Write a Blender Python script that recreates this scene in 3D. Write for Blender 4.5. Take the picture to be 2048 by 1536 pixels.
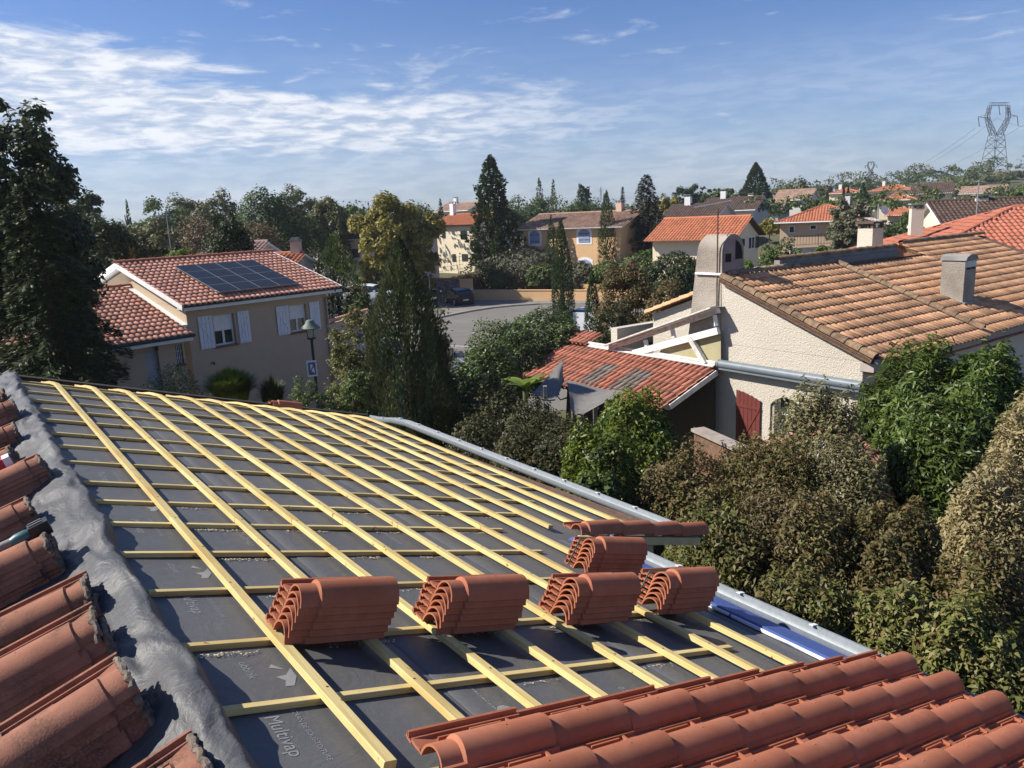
import bpy, math, random
import numpy as np
from mathutils import Vector, Matrix

for o in list(bpy.data.objects):
    bpy.data.objects.remove(o)
SC = bpy.context.scene
COL = SC.collection
RAD = math.radians

# ------------------------------------------------------------------ camera, sky, sun, exposure
ZC = 8.0                      # eye height above the street
FPX, PCX, PCY = 1565.0, 1024.0, 768.0
ROLL = 0.045
PITCH = math.atan((768 - 428.0) * math.cos(ROLL) / FPX)
cF = np.array([0, math.cos(PITCH), -math.sin(PITCH)])
_r0 = np.array([1.0, 0, 0]); _u0 = np.array([0, math.sin(PITCH), math.cos(PITCH)])
cR = math.cos(ROLL) * _r0 - math.sin(ROLL) * _u0
cU = math.sin(ROLL) * _r0 + math.cos(ROLL) * _u0
CAM = np.array([0, 0, ZC])
cam = bpy.data.cameras.new('camera'); camo = bpy.data.objects.new('camera', cam); COL.objects.link(camo)
camo.matrix_world = Matrix(((cR[0], cU[0], -cF[0], 0), (cR[1], cU[1], -cF[1], 0), (cR[2], cU[2], -cF[2], ZC), (0, 0, 0, 1)))
cam.sensor_width = 36.0; cam.lens = 36.0 * FPX / 2048.0
cam.clip_start = 0.05; cam.clip_end = 9000
SC.camera = camo

SUN_AZ, SUN_EL = RAD(-88), RAD(41)
W = bpy.data.worlds.new('World'); SC.world = W; W.use_nodes = True
W.cycles.sampling_method = 'MANUAL'; W.cycles.sample_map_resolution = 256
nt = W.node_tree; nt.nodes.clear()
def wn(t, **k):
    n = nt.nodes.new(t)
    for a, b in k.items(): setattr(n, a, b)
    return n
def wmath(op, a, b=None, c=None, clamp=False):
    n = wn('ShaderNodeMath', operation=op, use_clamp=clamp)
    for i, v in enumerate((a, b, c)):
        if v is None: continue
        if isinstance(v, (int, float)): n.inputs[i].default_value = v
        else: nt.links.new(v, n.inputs[i])
    return n.outputs[0]
def wsmooth(v, a, b):
    n = wn('ShaderNodeMapRange', interpolation_type='SMOOTHSTEP')
    nt.links.new(v, n.inputs[0]); n.inputs[1].default_value = a; n.inputs[2].default_value = b
    return n.outputs[0]
sky = wn('ShaderNodeTexSky', sky_type='NISHITA', sun_disc=False)
sky.sun_elevation = SUN_EL; sky.sun_rotation = SUN_AZ % (2 * math.pi)
sky.air_density = 1.15; sky.dust_density = 0.35; sky.ozone_density = 2.6; sky.altitude = 200
tc = wn('ShaderNodeTexCoord'); sp = wn('ShaderNodeSeparateXYZ'); nt.links.new(tc.outputs['Generated'], sp.inputs[0])
dx, dy, dz = sp.outputs
el = wmath('MULTIPLY', wmath('ARCSINE', dz), 57.2958)
az = wmath('MULTIPLY', wmath('ARCTAN2', dx, dy), 57.2958)
def wnoise(sx, sy, off, detail, rough, dist=0.0):
    cb = wn('ShaderNodeCombineXYZ')
    nt.links.new(wmath('MULTIPLY', az, sx), cb.inputs[0]); nt.links.new(wmath('MULTIPLY', el, sy), cb.inputs[1]); cb.inputs[2].default_value = off
    nz = wn('ShaderNodeTexNoise'); nt.links.new(cb.outputs[0], nz.inputs['Vector'])
    nz.inputs['Scale'].default_value = 1.0; nz.inputs['Detail'].default_value = detail; nz.inputs['Roughness'].default_value = rough; nz.inputs['Distortion'].default_value = dist
    return nz.outputs[0]
big = wnoise(0.055, 0.30, 3.1, 2, 0.5)
mid = wnoise(0.16, 0.75, 7.7, 7, 0.62, 0.4)
fine = wnoise(0.42, 2.0, 1.3, 6, 0.58, 0.35)
# a bank of high cloud that climbs towards the left, thinning to streaks on the right
rise = wmath('MULTIPLY', wsmooth(az, -12.0, -32.0), 4.2)
upper = wmath('ADD', wmath('ADD', 8.6, rise), wmath('MULTIPLY', wmath('SUBTRACT', mid, 0.5), 7.0))
above = wmath('SUBTRACT', upper, el)
bank = wmath('MULTIPLY', wsmooth(above, -0.8, 1.5), wsmooth(wmath('ADD', el, wmath('MULTIPLY', wmath('SUBTRACT', fine, 0.5), 2.0)), 3.2, 6.0))
bank = wmath('MULTIPLY', bank, wmath('ADD', 0.16, wmath('MULTIPLY', wsmooth(az, 15.0, -9.0), 0.82)))
bank = wmath('MULTIPLY', bank, wmath('ADD', 0.55, wmath('MULTIPLY', wsmooth(fine, 0.25, 0.62), 0.45)))
wisps = wmath('MULTIPLY', wsmooth(mid, 0.56, 0.74), wmath('MULTIPLY', wsmooth(el, 2.0, 6.0), 0.50))
veil = wmath('MULTIPLY', wsmooth(el, 14.0, 1.0), wmath('ADD', 0.22, wmath('MULTIPLY', wsmooth(big, 0.3, 0.7), 0.25)))
cov = wmath('MAXIMUM', wmath('MAXIMUM', bank, wisps), veil, clamp=True)
skyg = wn('ShaderNodeMix', data_type='RGBA', blend_type='MULTIPLY'); skyg.inputs[0].default_value = 1.0
nt.links.new(sky.outputs[0], skyg.inputs[6]); skyg.inputs[7].default_value = (0.62, 0.80, 1.20, 1)
ccol = wn('ShaderNodeMix', data_type='RGBA')
nt.links.new(wsmooth(fine, 0.35, 0.65), ccol.inputs[0]); ccol.inputs[6].default_value = (6.0, 6.8, 8.3, 1); ccol.inputs[7].default_value = (9.8, 10.1, 10.7, 1)
cm = wn('ShaderNodeMix', data_type='RGBA'); nt.links.new(cov, cm.inputs[0]); nt.links.new(skyg.outputs[2], cm.inputs[6]); nt.links.new(ccol.outputs[2], cm.inputs[7])
bg = wn('ShaderNodeBackground'); bg.inputs[1].default_value = 0.060
nt.links.new(cm.outputs[2], bg.inputs[0])
wo = wn('ShaderNodeOutputWorld'); nt.links.new(bg.outputs[0], wo.inputs[0])

sun = bpy.data.lights.new('sun', 'SUN'); suno = bpy.data.objects.new('sun', sun); COL.objects.link(suno)
SUNV = Vector((math.sin(SUN_AZ) * math.cos(SUN_EL), math.cos(SUN_AZ) * math.cos(SUN_EL), math.sin(SUN_EL)))
suno.rotation_euler = SUNV.to_track_quat('Z', 'Y').to_euler()
suno.location = (-30, 10, 60)
sun.energy = 5.0; sun.angle = RAD(0.53); sun.color = (1.0, 0.945, 0.86)
SC.view_settings.view_transform = 'Standard'; SC.view_settings.look = 'None'
SC.view_settings.exposure = 0.68; SC.view_settings.gamma = 1.0; SC.view_settings.use_curve_mapping = False
SC.cycles.max_bounces = 6; SC.cycles.diffuse_bounces = 3; SC.cycles.glossy_bounces = 3
SC.cycles.transmission_bounces = 4; SC.cycles.transparent_max_bounces = 8; SC.cycles.volume_bounces = 0

# ------------------------------------------------------------------ measuring helpers
def ray(x, y):
    return cF + (x - PCX) / FPX * cR - (y - PCY) / FPX * cU
def at(x, y, Y):                         # point seen there at forward distance Y
    r = ray(x, y); return CAM + r * (Y / r[1])
def onz(x, y, z):
    r = ray(x, y); return CAM + r * ((z - ZC) / r[2])
def onvert(C, azd, x, y):                # on the vertical plane through C running along azimuth azd
    a = RAD(azd); nn = np.array([math.cos(a), -math.sin(a), 0]); r = ray(x, y)
    return CAM + r * (((C - CAM) @ nn) / (r @ nn))
def onplane(O, n, x, y):
    r = ray(x, y); return CAM + r * (((O - CAM) @ n) / (r @ n))
def sst(a, b, x):
    t = np.clip((x - a) / (b - a), 0, 1); return t * t * (3 - 2 * t)
def terrain(x, y):
    x = np.asarray(x, float); y = np.asarray(y, float)
    q = x / np.maximum(y, 1.0)
    g = 3.2 * sst(62, 100, y) * sst(0.12, 0.34, q)
    g = g + 1.2 * sst(75, 100, y)
    g = g + 5.0 * sst(110, 330, y) * sst(0.22, 0.5, q) + 10.0 * sst(250, 480, y) * sst(0.40, 0.62, q)
    return g
def tz(x, y): return float(terrain(x, y))

# ------------------------------------------------------------------ object helpers
def tag(o, label=None, cat=None, group=None, kind=None):
    if label: o['label'] = label
    if cat: o['category'] = cat
    if group: o['group'] = group
    if kind: o['kind'] = kind
    return o
def empty(name, loc=(0, 0, 0), rz=0.0, label=None, cat=None, group=None, kind=None):
    o = bpy.data.objects.new(name, None); COL.objects.link(o); o.empty_display_size = 0.2
    o.location = tuple(loc); o.rotation_euler = (0, 0, rz)
    return tag(o, label, cat, group, kind)
def mobj(name, me, parent=None, M=None):
    o = bpy.data.objects.new(name, me); COL.objects.link(o)
    if parent is not None: o.parent = parent
    if M is not None:
        if parent is not None: o.matrix_local = M
        else: o.matrix_world = M
    return o
def mesh_np(name, V, F, mat=None, smooth=False):
    V = np.ascontiguousarray(V, dtype=np.float32); F = np.ascontiguousarray(F, dtype=np.int32)
    me = bpy.data.meshes.new(name); k = F.shape[1]; m = F.shape[0]
    me.vertices.add(len(V)); me.vertices.foreach_set('co', V.ravel())
    me.loops.add(m * k); me.loops.foreach_set('vertex_index', F.ravel())
    me.polygons.add(m); me.polygons.foreach_set('loop_start', np.arange(0, m * k, k, dtype=np.int32))
    if smooth: me.polygons.foreach_set('use_smooth', np.ones(m, dtype=bool))
    me.update(calc_edges=True)
    if mat: me.materials.append(mat)
    return me
def basis(x, y, z, o):
    return Matrix(((x[0], y[0], z[0], o[0]), (x[1], y[1], z[1], o[1]), (x[2], y[2], z[2], o[2]), (0, 0, 0, 1)))
def unit(v):
    v = np.asarray(v, float); return v / np.linalg.norm(v)

class MB:
    def __init__(s): s.V = []; s.F = []
    def add(s, vs, fs):
        b = len(s.V); s.V += [tuple(map(float, v)) for v in vs]; s.F += [tuple(b + i for i in f) for f in fs]; return s
    def obox(s, c, ax, ay, az):
        c, ax, ay, az = (np.asarray(q, float) for q in (c, ax, ay, az))
        vs = [c + i * ax + j * ay + k * az for k in (-1, 1) for j in (-1, 1) for i in (-1, 1)]
        return s.add(vs, [(0, 2, 3, 1), (4, 5, 7, 6), (0, 1, 5, 4), (2, 6, 7, 3), (0, 4, 6, 2), (1, 3, 7, 5)])
    def box(s, x0, x1, y0, y1, z0, z1):
        return s.obox(((x0 + x1) / 2, (y0 + y1) / 2, (z0 + z1) / 2), ((x1 - x0) / 2, 0, 0), (0, (y1 - y0) / 2, 0), (0, 0, (z1 - z0) / 2))
    def beam(s, p, q, w, h, up=(0, 0, 1)):
        p = np.asarray(p, float); q = np.asarray(q, float); t = q - p; L = np.linalg.norm(t); t = t / L
        up = np.asarray(up, float)
        if abs(t @ up) > 0.98: up = np.array([1.0, 0, 0])
        a = unit(np.cross(up, t)); b = np.cross(t, a)
        return s.obox((p + q) / 2, t * L / 2, a * w / 2, b * h / 2)
    def tube(s, path, r, seg=8, cap=True):
        P = [np.asarray(p, float) for p in path]; n = len(P)
        rs = r if hasattr(r, '__len__') else [r] * n
        b = len(s.V); t0 = unit(P[1] - P[0]); up = np.array([0, 0, 1.0]) if abs(t0[2]) < 0.9 else np.array([1.0, 0, 0])
        a = unit(np.cross(up, t0))
        for i, p in enumerate(P):
            t = unit((P[min(i + 1, n - 1)] - P[max(i - 1, 0)]))
            a = unit(a - t * (a @ t)); c = np.cross(t, a)
            for k in range(seg):
                g = 2 * math.pi * k / seg; s.V.append(tuple(p + rs[i] * (math.cos(g) * a + math.sin(g) * c)))
        for i in range(n - 1):
            for k in range(seg):
                k2 = (k + 1) % seg; s.F.append((b + i * seg + k, b + i * seg + k2, b + (i + 1) * seg + k2, b + (i + 1) * seg + k))
        if cap:
            s.F.append(tuple(b + k for k in range(seg))[::-1]); s.F.append(tuple(b + (n - 1) * seg + k for k in range(seg)))
        return s
    def lathe(s, prof, seg=16, o=(0, 0, 0)):
        b = len(s.V); n = len(prof)
        for r, z in prof:
            for k in range(seg):
                g = 2 * math.pi * k / seg; s.V.append((o[0] + r * math.cos(g), o[1] + r * math.sin(g), o[2] + z))
        for i in range(n - 1):
            for k in range(seg):
                k2 = (k + 1) % seg; s.F.append((b + i * seg + k, b + i * seg + k2, b + (i + 1) * seg + k2, b + (i + 1) * seg + k))
        return s
    def prism(s, poly, f0, f1):          # poly: 2D points; f0,f1 map (u,v)->3D for the two ends
        n = len(poly); b = len(s.V)
        for f in (f0, f1):
            for u, v in poly: s.V.append(tuple(map(float, f(u, v))))
        s.F.append(tuple(b + i for i in range(n))[::-1]); s.F.append(tuple(b + n + i for i in range(n)))
        for i in range(n):
            j = (i + 1) % n; s.F.append((b + i, b + j, b + n + j, b + n + i))
        return s
    def mesh(s, name, mat, smooth=False, sharp=40):
        me = bpy.data.meshes.new(name); me.from_pydata(s.V, [], s.F)
        if mat: me.materials.append(mat)
        if smooth:
            me.polygons.foreach_set('use_smooth', [True] * len(me.polygons))
            me.set_sharp_from_angle(angle=RAD(sharp))
        return me
    def build(s, name, mat, parent=None, M=None, smooth=False, sharp=40):
        return mobj(name, s.mesh(name, mat, smooth, sharp), parent, M)

# ------------------------------------------------------------------ materials
def lin(*c):
    return tuple(((v / 255) / 12.92 if v <= 10 else (((v / 255) + 0.055) / 1.055) ** 2.4) for v in c)
class G:
    def __init__(s, name):
        s.m = bpy.data.materials.new(name); s.m.use_nodes = True; s.t = s.m.node_tree; s.t.nodes.clear()
        s.out = s.n('ShaderNodeOutputMaterial'); s.pos = None
    def n(s, t, **k):
        nd = s.t.nodes.new(t)
        for a, b in k.items(): setattr(nd, a, b)
        return nd
    def set(s, sock, v):
        if isinstance(v, bpy.types.NodeSocket): s.t.links.new(v, sock)
        elif isinstance(v, tuple) and len(v) == 3 and sock.type == 'RGBA': sock.default_value = (*v, 1)
        else: sock.default_value = v
    def math(s, op, a, b=0.0, clamp=False):
        nd = s.n('ShaderNodeMath', operation=op, use_clamp=clamp); s.set(nd.inputs[0], a); s.set(nd.inputs[1], b); return nd.outputs[0]
    def rng(s, v, a, b, c=0.0, d=1.0):
        nd = s.n('ShaderNodeMapRange'); s.set(nd.inputs[0], v)
        for i, q in enumerate((a, b, c, d)): nd.inputs[i + 1].default_value = q
        return nd.outputs[0]
    def mix(s, f, a, b, mode='MIX'):
        nd = s.n('ShaderNodeMix', data_type='RGBA', blend_type=mode); s.set(nd.inputs[0], f); s.set(nd.inputs[6], a); s.set(nd.inputs[7], b); return nd.outputs[2]
    def coord(s, obj=False, scale=None):
        if obj: v = s.n('ShaderNodeTexCoord').outputs['Object']
        else: v = s.n('ShaderNodeNewGeometry').outputs['Position']
        if scale:
            mp = s.n('ShaderNodeMapping'); s.set(mp.inputs['Vector'], v); mp.inputs['Scale'].default_value = scale; v = mp.outputs[0]
        return v
    def noise(s, scale, detail=3, rough=0.55, v=None, dist=0.0):
        nd = s.n('ShaderNodeTexNoise'); s.set(nd.inputs['Vector'], v if v is not None else s.coord()); nd.inputs['Scale'].default_value = scale
        nd.inputs['Detail'].default_value = detail; nd.inputs['Roughness'].default_value = rough; nd.inputs['Distortion'].default_value = dist
        return nd.outputs[0]
    def rnd(s):
        a = s.n('ShaderNodeObjectInfo').outputs['Random']; b = s.n('ShaderNodeNewGeometry').outputs['Random Per Island']
        return s.math('FRACT', s.math('ADD', s.math('MULTIPLY', a, 7.31), s.math('MULTIPLY', b, 5.77)))
    def bump(s, h, strength=0.3, dist=0.02):
        nd = s.n('ShaderNodeBump'); s.set(nd.inputs['Height'], h); nd.inputs['Strength'].default_value = strength; nd.inputs['Distance'].default_value = dist; return nd.outputs[0]
    def pbr(s, col, rough=0.8, metal=0.0, normal=None, spec=0.4, **k):
        p = s.n('ShaderNodeBsdfPrincipled'); s.set(p.inputs['Base Color'], col); s.set(p.inputs['Roughness'], rough); s.set(p.inputs['Metallic'], metal)
        p.inputs['Specular IOR Level'].default_value = spec
        if normal is not None: s.set(p.inputs['Normal'], normal)
        for a, b in k.items(): s.set(p.inputs[a.replace('_', ' ')], b)
        s.t.links.new(p.outputs[0], s.out.inputs[0]); return p
_mats = {}
def M_surf(name, c1, c2=None, scale=3.0, rough=0.8, bump=0.0, bscale=60.0, bdist=0.01, metal=0.0, spec=0.35, var=0.0, detail=4, **k):
    if name in _mats: return _mats[name]
    g = G(name); c2 = c2 or tuple(v * 0.82 for v in c1)
    col = g.mix(g.rng(g.noise(scale, detail, 0.6), 0.32, 0.68), c1, c2)
    if var:
        r = g.rnd(); f = g.rng(r, 0, 1, 1 - var, 1 + var)
        cc = g.n('ShaderNodeCombineXYZ')
        for i in range(3): g.set(cc.inputs[i], f)
        col = g.mix(1.0, col, cc.outputs[0], 'MULTIPLY')
    nrm = g.bump(g.noise(bscale, 4, 0.6), bump, bdist) if bump else None
    g.pbr(col, rough, metal, nrm, spec, **k)
    _mats[name] = g.m; return g.m
def M_leaf(name, cols, trans=0.28, rough=0.55, patch=0.0, pcol=None, pscale=0.8, spec=0.3):
    if name in _mats: return _mats[name]
    g = G(name); r = g.rnd()
    rp = g.n('ShaderNodeValToRGB'); g.set(rp.inputs[0], r); e = rp.color_ramp.elements
    e[0].position = 0.0; e[0].color = (*cols[0], 1); e[1].position = 1.0; e[1].color = (*cols[-1], 1)
    for i, c in enumerate(cols[1:-1]):
        q = e.new((i + 1) / (len(cols) - 1)); q.color = (*c, 1)
    col = g.mix(1.0, rp.outputs[0], (1.10, 1.0, 0.82), 'MULTIPLY')
    big = g.rng(g.noise(0.9, 2, 0.5), 0.3, 0.7, 0.75, 1.25)
    cc = g.n('ShaderNodeCombineXYZ')
    for i in range(3): g.set(cc.inputs[i], big)
    col = g.mix(1.0, col, cc.outputs[0], 'MULTIPLY')
    if patch: col = g.mix(g.math('MULTIPLY', g.rng(g.noise(pscale, 3, 0.6), 0.5, 0.66), patch), col, pcol)
    p = g.pbr(col, rough, 0.0, None, spec)
    tr = g.n('ShaderNodeBsdfTranslucent'); g.set(tr.inputs[0], col)
    mx = g.n('ShaderNodeMixShader'); mx.inputs[0].default_value = trans
    g.t.links.new(p.outputs[0], mx.inputs[1]); g.t.links.new(tr.outputs[0], mx.inputs[2]); g.t.links.new(mx.outputs[0], g.out.inputs[0])
    _mats[name] = g.m; return g.m
def M_tile(name, c1, c2, dirt=None, damt=0.0, dscale=2.0, rough=0.75, var=0.12, speck=0.0, bump=0.15):
    if name in _mats: return _mats[name]
    g = G(name)
    col = g.mix(g.rng(g.noise(9, 5, 0.65), 0.3, 0.7), c1, c2)
    f = g.rng(g.rnd(), 0, 1, 1 - var, 1 + var); cc = g.n('ShaderNodeCombineXYZ')
    for i in range(3): g.set(cc.inputs[i], f)
    col = g.mix(1.0, col, cc.outputs[0], 'MULTIPLY')
    if damt:
        k = g.math('MULTIPLY', g.rng(g.noise(dscale, 6, 0.72), 0.46, 0.66), damt, True)
        if speck: k = g.math('MULTIPLY', k, g.rng(g.noise(110, 3, 0.7), 0.38, 0.52), True)
        col = g.mix(k, col, dirt)
    g.pbr(col, rough, 0, g.bump(g.noise(160, 3, 0.6), bump, 0.004), 0.16)
    _mats[name] = g.m; return g.m
def M_wood(name, c1, c2, rough=0.7):
    if name in _mats: return _mats[name]
    g = G(name)
    v = g.coord(True, (1.5, 40, 40)); oi = g.n('ShaderNodeObjectInfo').outputs['Random']
    av = g.n('ShaderNodeVectorMath', operation='ADD'); g.set(av.inputs[0], v); cb = g.n('ShaderNodeCombineXYZ'); g.set(cb.inputs[0], g.math('MULTIPLY', oi, 50.0)); g.set(cb.inputs[2], g.math('MULTIPLY', oi, 31.0)); g.set(av.inputs[1], cb.outputs[0])
    gr = g.noise(1.0, 5, 0.6, av.outputs[0], 0.6)
    col = g.mix(g.rng(gr, 0.35, 0.65), c1, c2)
    blot = g.rng(g.noise(2.2, 4, 0.6), 0.40, 0.66)
    col = g.mix(g.math('MULTIPLY', blot, 0.6), col, tuple(a * b for a, b in zip(c2, (0.88, 0.8, 0.66))))
    kn = g.rng(g.noise(13, 2, 0.5), 0.70, 0.74)
    col = g.mix(kn, col, (0.20, 0.10, 0.04))
    f = g.rng(oi, 0, 1, 0.80, 1.1); cc = g.n('ShaderNodeCombineXYZ')
    for i in range(3): g.set(cc.inputs[i], f)
    col = g.mix(1.0, col, cc.outputs[0], 'MULTIPLY')
    g.pbr(col, rough, 0, g.bump(gr, 0.25, 0.003), 0.3)
    _mats[name] = g.m; return g.m

m_wood = M_wood('pine batten', (0.70, 0.57, 0.265), (0.56, 0.41, 0.155))
m_newtile = M_tile('new terracotta', (0.365, 0.130, 0.069), (0.32, 0.110, 0.058), (0.43, 0.19, 0.115), 0.45, 5.0, 0.7, 0.11, bump=0.12)
m_oldtile = M_tile('old terracotta', (0.34, 0.155, 0.10), (0.26, 0.115, 0.075), (0.075, 0.055, 0.042), 0.95, 3.2, 0.9, 0.12, 1.0, 0.5)
m_oldend = M_surf('mortar crusted clay', (0.22, 0.18, 0.14), (0.10, 0.07, 0.05), 14, 0.95, 0.6, 90, 0.01)
m_solartile = M_tile('mottled clay tile', (0.70, 0.38, 0.275), (0.55, 0.25, 0.165), (0.42, 0.18, 0.12), 0.45, 3.0, 0.85, 0.22)
m_whitetile = M_tile('weathered clay tile', (0.60, 0.345, 0.195), (0.47, 0.245, 0.13), (0.10, 0.075, 0.055), 0.62, 0.9, 0.9, 0.24)
m_ridge_old = M_tile('lichened ridge tile', (0.34, 0.22, 0.12), (0.17, 0.12, 0.085), (0.06, 0.05, 0.04), 0.85, 3.0, 0.95, 0.2)
m_leantile = M_tile('dark red clay tile', (0.44, 0.18, 0.12), (0.33, 0.13, 0.085), (0.11, 0.075, 0.055), 0.55, 1.6, 0.85, 0.2)
m_stainclay = M_tile('stained grey clay tile', (0.17, 0.15, 0.135), (0.26, 0.20, 0.16), (0.08, 0.07, 0.06), 0.7, 2.0, 0.95, 0.2)
m_redtile = M_tile('far red tile', (0.50, 0.185, 0.095), (0.40, 0.145, 0.08), (0.30, 0.12, 0.07), 0.4, 1.0, 0.85, 0.16)
m_browntile = M_tile('far brown tile', (0.44, 0.29, 0.21), (0.31, 0.20, 0.15), (0.15, 0.11, 0.085), 0.6, 1.0, 0.9, 0.2)
m_darktile = M_tile('far dark tile', (0.115, 0.075, 0.06), (0.085, 0.06, 0.05), (0.05, 0.04, 0.035), 0.4, 1.0, 0.9, 0.2)
m_zinc = M_surf('galvanised zinc', (0.27, 0.295, 0.315), (0.215, 0.24, 0.255), 25, 0.55, 0.06, 200, 0.002, 0.35)
m_blue = M_surf('blue film', (0.050, 0.088, 0.25), (0.060, 0.10, 0.28), 6, 0.55, 0.1, 20, 0.004, spec=0.25)
m_rust = M_surf('weathered brown board', (0.22, 0.12, 0.07), (0.10, 0.065, 0.045), 12, 0.9, 0.4, 60, 0.006)
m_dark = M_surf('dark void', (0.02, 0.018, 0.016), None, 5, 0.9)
m_black = M_surf('black plastic', (0.018, 0.019, 0.022), None, 8, 0.45)
m_teal = M_surf('teal plastic', (0.035, 0.115, 0.115), (0.03, 0.095, 0.10), 10, 0.4, spec=0.5)
m_grey = M_surf('grey rubber', (0.20, 0.19, 0.18), None, 10, 0.6)
m_white = M_surf('white paint', (0.78, 0.78, 0.76), (0.70, 0.70, 0.69), 4, 0.55)
m_oldwhite = M_surf('flaking white paint', (0.74, 0.73, 0.70), (0.48, 0.44, 0.38), 6, 0.8, 0.4, 50, 0.004)
m_glass = M_surf('window glass', (0.03, 0.04, 0.05), (0.02, 0.025, 0.03), 1, 0.06, spec=0.7)
m_metal = M_surf('galvanised steel', (0.36, 0.38, 0.40), (0.26, 0.28, 0.30), 8, 0.55, metal=0.4)
m_iron = M_surf('dark iron', (0.03, 0.035, 0.035), None, 8, 0.55)
m_bark = M_surf('bark', (0.13, 0.095, 0.07), (0.07, 0.05, 0.04), 12, 0.95, 0.6, 30, 0.02)
# ------------------------------------------------------------------ ground and street
m_ground = M_surf('garden soil and dry grass', (0.075, 0.085, 0.035), (0.11, 0.09, 0.055), 0.35, 0.95, 0.5, 6, 0.05, detail=8)
def g_asphalt():
    g = G('asphalt')
    n1 = g.noise(0.22, 6, 0.65); n2 = g.noise(40, 3, 0.7)
    c = g.mix(g.rng(n1, 0.35, 0.65), (0.165, 0.155, 0.140), (0.215, 0.203, 0.184))
    c = g.mix(g.rng(n2, 0.3, 0.7), c, (0.13, 0.122, 0.112)); 
    st = g.rng(g.noise(1.0, 4, 0.6, g.coord(False, (0.12, 0.9, 1))), 0.55, 0.72)
    c = g.mix(g.math('MULTIPLY', st, 0.35), c, (0.25, 0.235, 0.21))
    g.pbr(c, 0.92, 0, g.bump(n2, 0.4, 0.01), 0.25); return g.m
m_asphalt = g_asphalt()
m_pave = M_surf('worn pavement', (0.235, 0.215, 0.19), (0.16, 0.148, 0.13), 0.8, 0.95, 0.3, 50, 0.01, detail=8)
m_kerb = M_surf('concrete kerb', (0.40, 0.38, 0.34), (0.28, 0.26, 0.23), 3, 0.9)
def build_ground():
    ys = np.concatenate([np.linspace(-40, 60, 26), np.linspace(64, 520, 80), np.geomspace(540, 6000, 26)])
    qs = np.linspace(-1.6, 1.6, 90)
    V = []
    for y in ys:
        s = max(y, 0) + 45.0
        for q in qs: V.append((q * s, y, 0.0))
    V = np.array(V); V[:, 2] = terrain(V[:, 0], V[:, 1])
    n = len(qs); F = [(i * n + j, i * n + j + 1, (i + 1) * n + j + 1, (i + 1) * n + j) for i in range(len(ys) - 1) for j in range(n - 1)]
    tag(mobj('ground', mesh_np('ground', V, np.array(F), m_ground, True)), kind='structure')
build_ground()
def sheet(name, poly, z, mat, label=None):
    mb = MB(); n = len(poly); mb.V = [(p[0], p[1], z) for p in poly]; mb.F = [tuple(range(n))]
    return tag(mb.build(name, mat), kind='structure')
kerb_px = [(840, 646), (872, 638), (900, 632), (940, 624), (985, 617), (1030, 612.5), (1080, 609.5), (1140, 608), (1210, 608)]
KP = [onz(x, y, 0.0)[:2] for x, y in kerb_px]
road = [(-40, 56)] + [(-12, 57.0)] + [tuple(p) for p in KP] + [(20, 66), (30, 60), (30, 36), (8, 32), (-8, 30), (-40, 36)]
sheet('road', road, 0.012, m_asphalt)
pave = MB()
inner = [tuple(p) for p in KP]; outer = [(-16, 82), (-4, 86), (20, 80), (26, 70)]
poly = [(-16, 60)] + inner + outer[::-1]
n_ = len(poly); pave.V = [(p[0], p[1], 0.13) for p in poly] + [(p[0], p[1], 0.0) for p in poly]
pave.F = [tuple(range(n_))] + [(i, (i + 1) % n_, n_ + (i + 1) % n_, n_ + i) for i in range(n_)]
tag(pave.build('pavement', m_pave), kind='structure')
kb = MB()
for i in range(len(KP) - 1):
    kb.beam((*KP[i], 0.075), (*KP[i + 1], 0.075), 0.16, 0.135)
tag(kb.build('kerb', m_kerb), kind='structure')
nk = [onz(x, y, 0.02) for x, y in [(886, 691), (900, 694.5), (940, 696.5), (1010, 697)]]
kb = MB()
for i in range(len(nk) - 1): kb.beam(nk[i] + [0, 0, .05], nk[i + 1] + [0, 0, .05], 0.3, 0.12)
k2 = tag(kb.build('kerb', m_kerb), kind='structure')

# ------------------------------------------------------------------ the roof under construction (camera stands on it)
rAZ, rSL, RH = RAD(-35.3), RAD(16.5), 1.5
rE = np.array([math.sin(rAZ), math.cos(rAZ), 0]); rHD = np.array([math.cos(rAZ), -math.sin(rAZ), 0])
rD = math.cos(rSL) * rHD + np.array([0, 0, -math.sin(rSL)]); rN = np.cross(rD, rE)
def dip(a): return -0.17 * sst(11.3, 12.7, a)
def RP(a, b, c): return CAM + rE * a + rD * b + rN * (c - RH + float(dip(a)))
def RPv(a, b, c):
    a = np.asarray(a, float); b = np.asarray(b, float); c = np.asarray(c, float) - RH + dip(a)
    return CAM + a[:, None] * rE + b[:, None] * rD + c[:, None] * rN
RID = RP(0, 1.03, -0.055)
oSL = rSL; oD = -math.cos(oSL) * rHD + np.array([0, 0, -math.sin(oSL)]); oN = np.cross(rE, oD)
oN = oN if oN[2] > 0 else -oN
def OP(a, s, c): return RID + rE * a + oD * s + oN * c
roof = empty('house_under_reroofing', (0, 0, 0), 0, 'house being reroofed with grey underlay, pale battens and first new tiles', 'house')
_ph = np.random.RandomState(5).rand(64) * 6.283
def wave(a, b, k0=0):                     # cheap smooth noise
    s = 0
    for i in range(7):
        f1 = 0.9 * 1.5 ** i; g = _ph[(k0 + i * 3) % 64]; h = _ph[(k0 + i * 3 + 1) % 64]
        s = s + np.sin(f1 * (a * math.cos(g) + b * math.sin(g)) * 2.2 + h) / (1.35 ** i)
    return s / 3.0
MEMC = -0.062
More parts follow.
